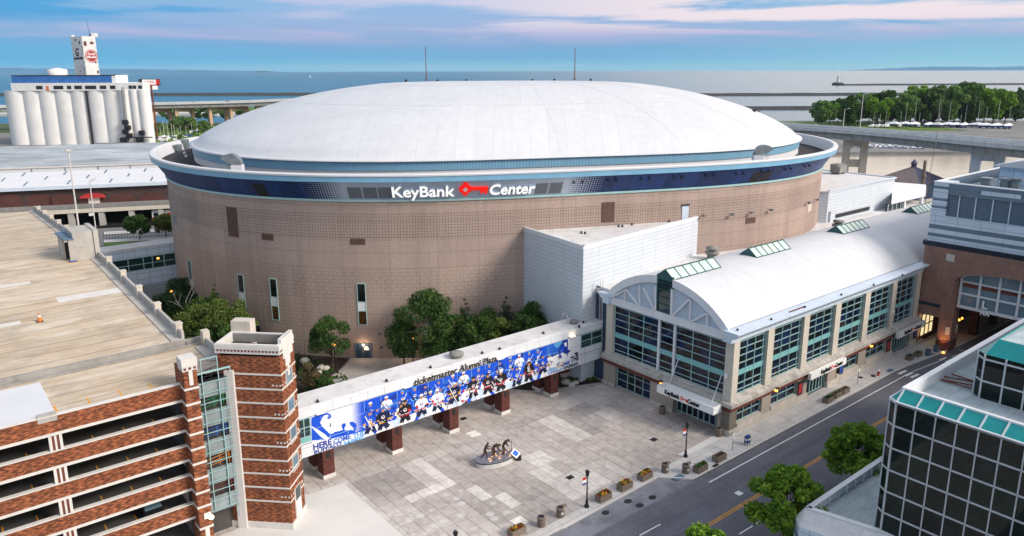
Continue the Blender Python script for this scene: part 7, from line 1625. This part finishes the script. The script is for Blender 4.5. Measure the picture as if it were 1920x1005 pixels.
# ================================================================== STATUE
sx,sy=49.02,63.68; sa=-10.5*PI/180
st2=thing('hockey_statue','bronze group of three bent hockey players on an oval polished plinth','statue',(sx,sy,0))
def sp(t,k=1.): c,s=2.52*k*math.cos(t),1.36*k*math.sin(t); return (sx+c*math.cos(sa)-s*math.sin(sa),sy+c*math.sin(sa)+s*math.cos(sa))
N_=56; mb=MB(); mb.prism([sp(2*PI*i/N_,.985) for i in range(N_)],-.05,.55); mb.build('plinth',M['plinth_stone'],st2,smooth=False)
mb=MB(); mb.prism([sp(2*PI*i/N_,1.01) for i in range(N_)],.55,.64); mb.build('plinth_rim',M['black_paint'],st2); mb=MB(); mb.prism([sp(2*PI*i/N_,1.0) for i in range(N_)],.64,.70); mb.build('plinth_top',M['polished_stone'],st2)
def figure(pos,face,joints,edges,rad,stick=None):
    me=bpy.data.meshes.new('bronze_figure'); names=list(joints); ix={n:i for i,n in enumerate(names)}; V=[joints[n] for n in names]; E_=[(ix[a],ix[b]) for a,b in edges]; Rr=[rad[n] for n in names]
    for s in ('l','r'):       # palm and five fingers
        h=Vector(joints['hand_'+s]); w_=Vector(joints['wrist_'+s]); d=(h-w_).normalized(); sd_=d.cross(Vector((0,0,1))); sd_=sd_.normalized() if sd_.length>.1 else Vector((0,1,0)); up=sd_.cross(d)
        for k in range(5):
            o=sd_*((k-1.5)*.026) if k<4 else sd_*(-.05)-d*.05; l=(.075,.085,.08,.06,.06)[k]; a=h+o; b=a+d*l*.55-up*l*.25 if k<4 else a+(d*.6-sd_*.7).normalized()*l; c=b+d*l*.2-up*l*.5
            i0=len(V); V+= [tuple(b),tuple(c)]; Rr+=[.013,.011]; E_+=[(ix['hand_'+s],i0),(i0,i0+1)]
    me.from_pydata(V,E_,[]); me.materials.append(M['bronze']); o=bpy.data.objects.new('bronze_figure',me); COL.objects.link(o); o.parent=st2
    o.location=(pos[0]-sx,pos[1]-sy,.70); o.rotation_euler=(0,0,face)
    md=o.modifiers.new('skin','SKIN'); sv=me.skin_vertices[0].data
    for i,r in enumerate(Rr): sv[i].radius=(r,r); sv[i].use_root=(i==ix['pelvis'])
    md.use_smooth_shade=True; s=o.modifiers.new('sub','SUBSURF'); s.levels=1; s.render_levels=1
    hd=Vector(joints['head']); hm=MB()
    hm.lathe((hd.x+.01,hd.y,hd.z+.02),[(.02,-.16),(.085,-.13),(.115,-.03),(.135,-.02),(.14,.05),(.11,.12),(.03,.155)],12); hm.lathe((hd.x+.12,hd.y,hd.z-.05),[(.0,-.03),(.022,-.02),(.015,.04)],6); o2=hm.build('head',M['bronze'],o,org=(0,0,0))
    if stick:
        sm2=MB(); a,b,c=[Vector(x) for x in stick]; sm2.bar(a,b,.035,.045); sm2.bar(b,c,.03,.09); sm2.build('hockey_stick',M['bronze'],o,org=(0,0,0))
    return o
ED=[('pelvis','spine'),('spine','chest'),('chest','neck'),('neck','head'),('chest','shoulder_l'),('shoulder_l','elbow_l'),('elbow_l','wrist_l'),('wrist_l','hand_l'),('chest','shoulder_r'),('shoulder_r','elbow_r'),('elbow_r','wrist_r'),('wrist_r','hand_r'),
 ('pelvis','hip_l'),('hip_l','knee_l'),('knee_l','ankle_l'),('ankle_l','toe_l'),('pelvis','hip_r'),('hip_r','knee_r'),('knee_r','ankle_r'),('ankle_r','toe_r')]
RA=dict(pelvis=.19,spine=.18,chest=.22,neck=.08,head=.10,shoulder_l=.12,shoulder_r=.12,elbow_l=.085,elbow_r=.085,wrist_l=.05,wrist_r=.05,hand_l=.055,hand_r=.055,hip_l=.14,hip_r=.14,knee_l=.105,knee_r=.105,ankle_l=.06,ankle_r=.06,toe_l=.05,toe_r=.05)
f1=dict(pelvis=(0,0,1.05),spine=(.08,0,1.28),chest=(.2,0,1.5),neck=(.3,0,1.7),head=(.36,0,1.84),shoulder_l=(.22,.23,1.56),elbow_l=(.42,.30,1.32),wrist_l=(.62,.2,1.42),hand_l=(.70,.17,1.45),shoulder_r=(.22,-.23,1.56),elbow_r=(.42,-.3,1.28),wrist_r=(.64,-.18,1.3),hand_r=(.72,-.14,1.3),hip_l=(.02,.11,.98),knee_l=(.24,.13,.55),ankle_l=(.2,.13,.1),toe_l=(.42,.13,.05),hip_r=(-.02,-.11,.98),knee_r=(-.12,-.13,.52),ankle_r=(-.5,-.13,.16),toe_r=(-.36,-.13,.05))
f2=dict(f1,pelvis=(-.1,0,1.02),spine=(.06,0,1.2),chest=(.36,0,1.34),neck=(.56,0,1.36),head=(.72,0,1.36),shoulder_l=(.38,.24,1.36),elbow_l=(.5,.36,1.02),wrist_l=(.62,.3,.74),hand_l=(.65,.29,.65),shoulder_r=(.38,-.24,1.36),elbow_r=(.56,-.34,1.02),wrist_r=(.80,-.3,.76),hand_r=(.86,-.29,.69),hip_l=(-.08,.12,.96),knee_l=(.16,.18,.52),ankle_l=(.02,.2,.1),toe_l=(.24,.2,.05),hip_r=(-.12,-.12,.96),knee_r=(.0,-.2,.5),ankle_r=(-.22,-.22,.1),toe_r=(.0,-.22,.05))
f3=dict(f2,spine=(.02,0,1.26),chest=(.26,0,1.5),neck=(.44,0,1.62),head=(.56,0,1.68),shoulder_l=(.28,.24,1.54),elbow_l=(.62,.3,1.5),wrist_l=(.86,.22,1.36),hand_l=(.93,.2,1.30),shoulder_r=(.28,-.24,1.54),elbow_r=(.36,-.34,1.2),wrist_r=(.56,-.24,1.06),hand_r=(.64,-.2,1.04))
FX=-ROT+R(4)
figure((47.78,64.12),FX,f1,ED,RA,((.72,.0,1.38),(1.0,-.5,.08),(1.2,-.5,.05))); figure((48.95,63.95),FX-.1,f2,ED,RA,((.75,-.25,.9),(1.0,.45,.1),(1.2,.5,.06))); figure((50.15,63.55),FX+.1,f3,ED,RA,((.93,.2,1.5),(.98,.22,.06),(1.18,.2,.04)))
for px,py in ((915,860),(920.5,855.8),(927.5,850.7),(928.5,854.3),(936.5,849),(946,848),(951.5,844)):
    c=atab(px,py,.70); mb=MB(); mb.lathe((c[0],c[1],.70),[(.05,0),(.05,.02),(.03,.03)],10); mb.build('plinth_spotlight',M['ember_light'],st2)
for (a,b) in ((48.2,63.6),(49.4,63.4),(50.7,63.1)):
    l=bpy.data.lights.new('plinth_glow','POINT'); l.energy=3; l.color=(1,.42,.10); l.shadow_soft_size=.1; lo=bpy.data.objects.new('plinth_glow',l); COL.objects.link(lo); lo.location=ab2w(a,b,.95)
ip=thing('info_panel','slanted white information panel with a blue screen at the end of the statue plinth','sign',(51.3,62.3,0),rot=0); 
mb=MB(); mb.prism([(51.0,62.25),(51.5,61.95),(51.75,62.3),(51.3,62.65)],0,.55); mb.build('foot',M['dark_metal'],ip)
a0=Vector((50.75,61.9,.55)); ux=Vector((.95,.55,0)).normalized()*1.25; uy=Vector((-.35,.55,.42)).normalized()*.95; n=ux.cross(uy).normalized()
mb=MB(); mb.extrude([a0,a0+ux,a0+ux+uy,a0+uy],n*.08); p_=mb.build('panel',M['letter_white'],ip,fix=True); mb=MB(); mb.extrude([a0+ux*.14+uy*.18+n*.085,a0+ux*.86+uy*.18+n*.085,a0+ux*.86+uy*.82+n*.085,a0+ux*.14+uy*.82+n*.085],n*.01); mb.build('screen',M['screen_blue'],p_,fix=True)
# ================================================================== STREET FURNITURE
def lamp_post(a,b,h,lab):
    o=thing('lamp_post',lab,'lamp post',(a,b,0)); mb=MB(); mb.lathe((a,b,0),[(.26,0),(.26,.2),(.16,.35),(.13,.8),(.09,.95)],10); mb.build('base',M['black_paint'],o); mb=MB(); mb.lathe((a,b,.9),[(.085,0),(.06,h-1.6)],10); mb.tube((a,b,h-1.6),(a-.62,b+.1,h-1.6),.025); mb.tube((a,b,h-.75),(a-.62,b+.1,h-.75),.025); mb.build('pole',M['black_paint'],o)
    mb=MB(); mb.lathe((a,b,h-.75),[(.07,0),(.16,.08),(.2,.5),(.27,.55),(.15,.72),(.03,.85)],10); mb.build('lantern',M['black_paint'],o)
    mb=MB()
    for z0,z1,k in ((h-1.55,h-1.38,2),(h-1.38,h-1.05,0),(h-1.05,h-.8,1)): mb.extrude([(a-.60,b+.08,z0),(a-.12,b+.02,z0),(a-.12,b+.02,z1),(a-.60,b+.08,z1)],(0.003,.02,0),k)
    mb.build('banner',[M['letter_white'],M['key_red'],M['sign_blue']],o)
    return o
lamp_post(67.2,50.3,4.45,'black lamp post with a small banner beside the entrance canopy'); lamp_post(50.7,50.2,4.3,'black lamp post with a small banner in the middle of the plaza kerb'); lamp_post(34.0,50.2,4.3,'black lamp post at the bottom edge of the picture')
def bin_(a,b,lab,lid,dark=False):
    o=thing('litter_bin',lab,'litter bin',(a,b,0)); mb=MB(); mb.lathe((a,b,0),[(.40,0),(.42,.05),(.42,.92),(.44,.96),(.44,1.04),(.30,1.06)],16,cap=False); mb.build('drum',M['steel_blue' if dark=='s' else 'aggregate'],o)
    mb=MB(); mb.lathe((a,b,.55),[(.29,.0),(.30,.5)],14); mb.build('liner',M['black_paint' if not dark else 'dark_metal'],o)
    if lid:
        mb=MB(); mb.extrude([(a+.3,b-.1,1.0),(a+.72,b-.25,.98),(a+.78,b+.05,1.12),(a+.36,b+.2,1.14)],(0,0,.05)); mb.build('lid',M['aggregate'],o,fix=True)
        mb=MB(); d=Vector((-.25,-.97,0)); c=Vector((a,b,.55))+d*.43; t=Vector((.97,-.25,0)); mb.face([c+t*(.12*math.cos(k*PI/6))+Vector((0,0,.12*math.sin(k*PI/6))) for k in range(12)]); mb.build('recycling_label',M['letter_white'],o)
    return o
for a,b,l,lid,dk in ((44.8,50.7,'round aggregate litter bin nearest the bottom planter',False,0),(47.4,50.7,'round litter bin with a raised lid between the bottom planter and the middle lamp post',True,0),(62.6,49.6,'round litter bin with a raised lid on the plaza side of the blue ramp',True,0),(64.3,48.0,'round litter bin with a raised lid on the street side of the blue ramp',True,0),(74.0,59.6,'brown litter bin left of the entrance doors',False,1),(74.55,51.0,'brown litter bin at the corner pier of the pavilion',False,1),(123.2,46.3,'silver litter bin beside the far planters',False,'s'),(126.0,46.2,'silver litter bin at the foot of the brick pillar',False,'s')): bin_(a,b,l,lid,dk)
def planter(a,b,lab,kind,seed,L=1.75):
    o=thing('planter',lab,'planter',(a,b,0)); mb=MB(); w_=.42; h=.72
    for x0,x1,y0,y1 in ((-L/2,L/2,-w_,-w_+.1),(-L/2,L/2,w_-.1,w_),(-L/2,-L/2+.1,-w_+.1,w_-.1),(L/2-.1,L/2,-w_+.1,w_-.1)): mb.box(a+x0,a+x1,b+y0,b+y1,0,h)
    mb.build('trough',M['aggregate'],o); mb=MB(); mb.box(a-L/2+.1,a+L/2-.1,b-w_+.1,b+w_-.1,.05,.6); mb.build('soil',M['soil'],o)
    r=random.Random(seed)
    for nm,m,n,ok in (('foliage','planter_leaf',90,kind in('f','g')),('red_flowers','flower_red',70,kind=='f'),('yellow_flowers','flower_yellow',60,kind=='f'),('foliage','planter_leaf',14,kind=='s')):
        if not ok: continue
        mb=MB()
        for k in range(n):
            x=r.uniform(-L/2+.12,L/2-.12); y=r.uniform(-w_+.12,w_-.12); z=.6+r.uniform(0,.32)*(1 if kind!='s' else .5); s=r.uniform(.06,.14); d=Vector((r.uniform(-1,1),r.uniform(-1,1),r.uniform(-.3,.3))).normalized()*s; e=Vector((r.uniform(-1,1),r.uniform(-1,1),r.uniform(.2,1))).normalized()*s; c=Vector((a+x,b+y,z))
            if nm!='foliage' and (x<0)==(nm=='red_flowers') and r.random()<.6: continue
            mb.face([c-d-e,c+d-e,c+d+e,c-d+e])
        if mb.f: mb.build(nm,M[m],o)
for i,(a,b,l,k) in enumerate(((42.0,51.2,'flower planter at the bottom edge of the plaza','f'),(53.1,50.1,'planter with red and orange flowers just right of the middle lamp post','f'),(56.5,50.15,'planter with yellow flowers, second right of the middle lamp post','f'),(59.8,50.15,'planter with sparse red flowers nearest the plaza side bin','f'),(66.0,47.25,'planter with green leaves only beside the street side bin','g'),(69.7,47.35,'empty planter between the leafy planter and the blue mailbox','n'),
   (94.7,47.5,'nearest of three stone planters at the side entrance','g'),(97.1,47.6,'middle one of three stone planters at the side entrance','s'),(99.2,47.6,'farthest of three stone planters at the side entrance','n'),(119.3,47.4,'planter with straggly plants beyond the crossing','s'),(121.7,47.2,'planter with straggly plants next to the silver bins','s'))): planter(a,b,l,k,i,1.75 if i<9 else 1.5)
o=thing('mailbox','blue mailbox on the kerb near the pavilion corner','mailbox',(75.4,47.4,0)); mb=MB(); mb.box(75.1,75.7,47.15,47.65,.35,1.05); mb.extrude([(75.1,47.15,1.05)]+[(75.1,47.4-.25*math.cos(k*PI/10),1.05+.25*math.sin(k*PI/10)) for k in range(1,10)]+[(75.1,47.65,1.05)],(.6,0,0)); mb.build('body',M['mailbox_blue'],o,fix=True)
mb=MB()
for x in (75.13,75.62):
    for y in (47.18,47.57): mb.box(x,x+.06,y,y+.06,0,.35)
mb.build('leg',M['dark_metal'],o); mb=MB(); mb.box(75.09,75.1,47.22,47.5,.62,.9); mb.box(75.2,75.6,47.13,47.15,.7,.95); mb.build('notice',M['letter_white'],o); mb=MB(); mb.box(75.2,75.6,47.12,47.15,1.04,1.12); mb.build('slot',M['ink_black'],o)
for a,b,h,l in ((72.8,47.7,2.35,'thin pole with two small signs beside the mailbox'),(103.4,47.8,2.5,'thin pole with a small sign beside the hydrant')):
    o=thing('sign_post',l,'sign post',(a,b,0)); mb=MB(); mb.tube((a,b,-.05),(a,b,h),.04,None,6); mb.build('pole',M['galvanised'],o)
    for z in ((h-.45,h-.02),(h-.85,h-.5))[:2 if a<90 else 1]: mb=MB(); mb.extrude([(a-.2,b-.06,z[0]),(a+.2,b-.06,z[0]),(a+.2,b-.06,z[1]),(a-.2,b-.06,z[1])],(0,-.03,0)); mb.build('sign_plate',M['letter_white'],o,fix=True)
o=thing('fire_hydrant','red fire hydrant with a white cap at the kerb','hydrant',(109.1,47.5,0)); mb=MB(); mb.lathe((109.1,47.5,0),[(.22,0),(.22,.08),(.15,.12),(.15,.6),(.2,.63),(.2,.7)],12); mb.tube((108.85,47.5,.5),(109.35,47.5,.5),.07,None,8); mb.tube((109.1,47.2,.45),(109.1,47.5,.45),.09,None,8); mb.build('barrel',M['hydrant_red'],o); mb=MB(); mb.lathe((109.1,47.5,.7),[(.18,0),(.15,.12),(.06,.2),(.06,.27)],12); mb.build('cap',M['letter_white'],o)
def flat(name,lab,cat,a,b,w_,h_,m,z=.012,rnd_=False):
    mb=MB()
    if rnd_: mb.prism([(a+w_/2*math.cos(k*PI/10),b+h_/2*math.sin(k*PI/10)) for k in range(20)],z-.02,z)
    else:
        mb.box(a-w_/2,a+w_/2,b-h_/2,b+h_/2,z-.02,z)
        if name=='drain_grate':
            for k in range(6): x=a-w_/2+w_*(k+.5)/6; mb.box(x-.03,x+.03,b-h_/2,b+h_/2,z,z+.012)
    return solo(name,lab,cat,mb,M[m],(a,b,0))
flat('drain_grate','square dark drain grate left of the middle lamp post','drain',53.4,55.6,.9,.7,'dark_metal'); flat('drain_grate','square dark drain grate in front of the entrance canopy','drain',67.6,55.5,.9,.7,'dark_metal'); flat('drain_grate','square dark drain grate behind the third bridge pier','drain',52.6,75.2,.9,.7,'dark_metal')
flat('tactile_paving','pale blue tactile ramp pad between the two lidded bins','ramp pad',62.9,47.9,1.5,.75,'glass_grey_blue',.008); flat('tactile_paving','blue grey tactile pad at the crosswalk','ramp pad',112.3,47.1,1.6,1.0,'steel_blue',.008); flat('tactile_paving','blue grey tactile pad near the brick pillar','ramp pad',124.3,46.0,1.3,.8,'steel_blue',.008)
flat('kerb_inlet','dark kerb drain between the leafy and the empty planter','drain',68.2,46.75,.9,.4,'dark_metal',.09)
for px,py,l in ((1133,962,'dark patch cover in the lay by under the middle lamp post'),(1221,934,'larger oval cover in the lay by'),(1197,949,'oval cover in the middle of the lay by'),(1175,941,'smallest oval cover in the lay by')): c=atab(px,py,-.12); flat('manhole_cover',l,'manhole cover',c[0],c[1],.95,.75,'dark_metal',-.105,True)
c=atab(1383,927,-.12); flat('survey_plate','small pale square plate with a dark disc in the road beside the street tree','plate',c[0],c[1],.8,.7,'paint_white',-.10)
for px,py,l in ((1612,711,'dark oval cover on the pavement left of the hydrant'),(1636,708.5,'dark oval cover on the pavement next to the hydrant')): c=atab(px,py,0); flat('pavement_cover',l,'manhole cover',c[0],c[1],.9,.7,'dark_metal',.012,True)
def garden_lamp(px,pyb,pyt,lab):
    p=at(px,pyb,0); h=top_z(p,pyt); o=thing('garden_lamp',lab,'garden lamp',tuple(p),'W'); mb=MB(); mb.tube((p.x,p.y,-.05),(p.x,p.y,h-.3),.09,.07,8); mb.build('pole',M['black_paint'],o); mb=MB(); mb.lathe((p.x,p.y,h-.35),[(.08,0),(.3,.28),(.3,.34),(.05,.45)],10); mb.build('lantern',M['lamp_warm'],o)
garden_lamp(774,688,634,'lit garden lamp post beside the birch trunks'); garden_lamp(628,690,643,'lit garden lamp glowing inside the drooping tree'); garden_lamp(327,610,543,'lit garden lamp half hidden in the left garden trees'); garden_lamp(407,655,605,'lit garden lamp near the garage corner post')
rk=random.Random(6)
for px,py,r_,l in ((601,690,.75,'pale boulder left of the drooping tree'),(609,690.5,.65,'pale boulder at the foot of the drooping tree'),(596,698,.6,'flat pale rock at the edge of the left bed'),(1060,719,.7,'pale boulder under the bridge nearest the pavilion'),(1070,722,.6,'middle pale boulder under the bridge'),(1078,719,.55,'small pale boulder beside the link window'),(1004,716,.55,'pale rock behind the last bridge pier'),(1010,727,.6,'grey rock left of the last bridge pier'),(570,676,.8,'tall pale stone in the left bed')):
    p=at(px,py,.1); bm=bmesh.new(); bmesh.ops.create_icosphere(bm,subdivisions=2,radius=r_)
    for v in bm.verts: v.co*=rk.uniform(.82,1.12); v.co.z*=.65
    me=bpy.data.meshes.new('garden_boulder'); bm.to_mesh(me); bm.free(); me.materials.append(M['rock_pale']); o=bpy.data.objects.new('garden_boulder',me); COL.objects.link(o); o.location=(p.x,p.y,r_*.35); tag(o,l,'boulder')
mb=MB(); c=(3.35,95.3); zc=rz(95.3)
c=atab(74,598,17.55); o=thing('traffic_cone','orange traffic cone on the garage deck at the left edge','traffic cone',(c[0],c[1],rz(c[1]))); z0=rz(c[1])
mb=MB(); mb.lathe((c[0],c[1],z0),[(.26,.05),(.05,1.0)],12); mb.build('cone',M['orange_paint'],o); mb=MB(); mb.lathe((c[0],c[1],z0+.55),[(.16,0),(.12,.2)],12,cap=False); mb.build('stripe',M['letter_white'],o); mb=MB(); mb.box(c[0]-.32,c[0]+.32,c[1]-.32,c[1]+.32,z0,z0+.06); mb.build('base',M['dark_metal'],o)
p=ab2w(19.9,126.3,21.4); o=thing('roof_lamp','tall pale lamp pole rising from the garage penthouse','lamp post',(19.2,126.8,21.4)); mb=MB(); mb.tube((19.2,126.8,21.3),(19.2,126.8,21.3+12.2),.13,.09,8); mb.box(18.9,19.5,126.5,127.1,33.3,33.6); mb.build('pole',M['pole_pale'],o)
o=thing('roof_lamp','short bent lamp pole behind the garage penthouse','lamp post',(22.3,132,21.4)); mb=MB(); mb.tube((22.3,132,14),(22.3,132,28),.1,.08,6); mb.tube((22.3,132,28),(23.1,131.5,28.4),.07); mb.box(21.6,22.3,131.8,132.2,22.6,23); mb.build('pole',M['pole_pale'],o)
# dark car glimpsed between two garage bands
ca,cz=on_b(288,955,70.6); o=thing('parked_car','dark car glimpsed inside the lowest visible garage level','car',(ca,72.6,3.3)); z0=3.45
mb=MB(); mb.extrude([(ca-.9,70.3,z0+.35),(ca-.9,74.6,z0+.35),(ca-.9,74.6,z0+.9),(ca-.8,73.9,z0+1.45),(ca-.8,71.9,z0+1.45),(ca-.9,71.0,z0+.95),(ca-.9,70.3,z0+.8)],(1.8,0,0)); mb.build('body',M['black_paint'],o,fix=True); mb=MB(); mb.face([(ca-.75,71.0,z0+.97),(ca+.75,71.0,z0+.97),(ca+.68,71.86,z0+1.42),(ca-.68,71.86,z0+1.42)]); mb.build('windscreen',M['glass_grey_blue'],o)
mb=MB(); mb.box(ca-.8,ca-.45,70.26,70.3,z0+.62,z0+.78); mb.build('headlight',M['letter_white'],o); mb=MB(); mb.box(ca+.45,ca+.8,70.26,70.3,z0+.62,z0+.78); mb.build('headlight',M['letter_white'],o)
for x in (-.85,.7):
    for y in (71.2,73.7): mb=MB(); mb.tube((ca+x,y,z0+.32),(ca+x+.18,y,z0+.32),.32,None,12); mb.build('wheel',M['dark_metal'],o)
# ================================================================== AIR
mb=MB(); mb.box(-11000,11000,-400,11600,-4.2,80)
hz=mb.build('haze',bpy.data.materials.new('haze_air'),None,org=(0,0,0)); hz['kind']='stuff'; m=hz.data.materials[0]; m.use_nodes=True; nt=m.node_tree; nt.nodes.clear()
o_=nt.nodes.new('ShaderNodeOutputMaterial'); v_=nt.nodes.new('ShaderNodeVolumePrincipled'); v_.inputs['Color'].default_value=(.66,.86,1,1); v_.inputs['Density'].default_value=3e-5; nt.links.new(v_.outputs[0],o_.inputs['Volume'])
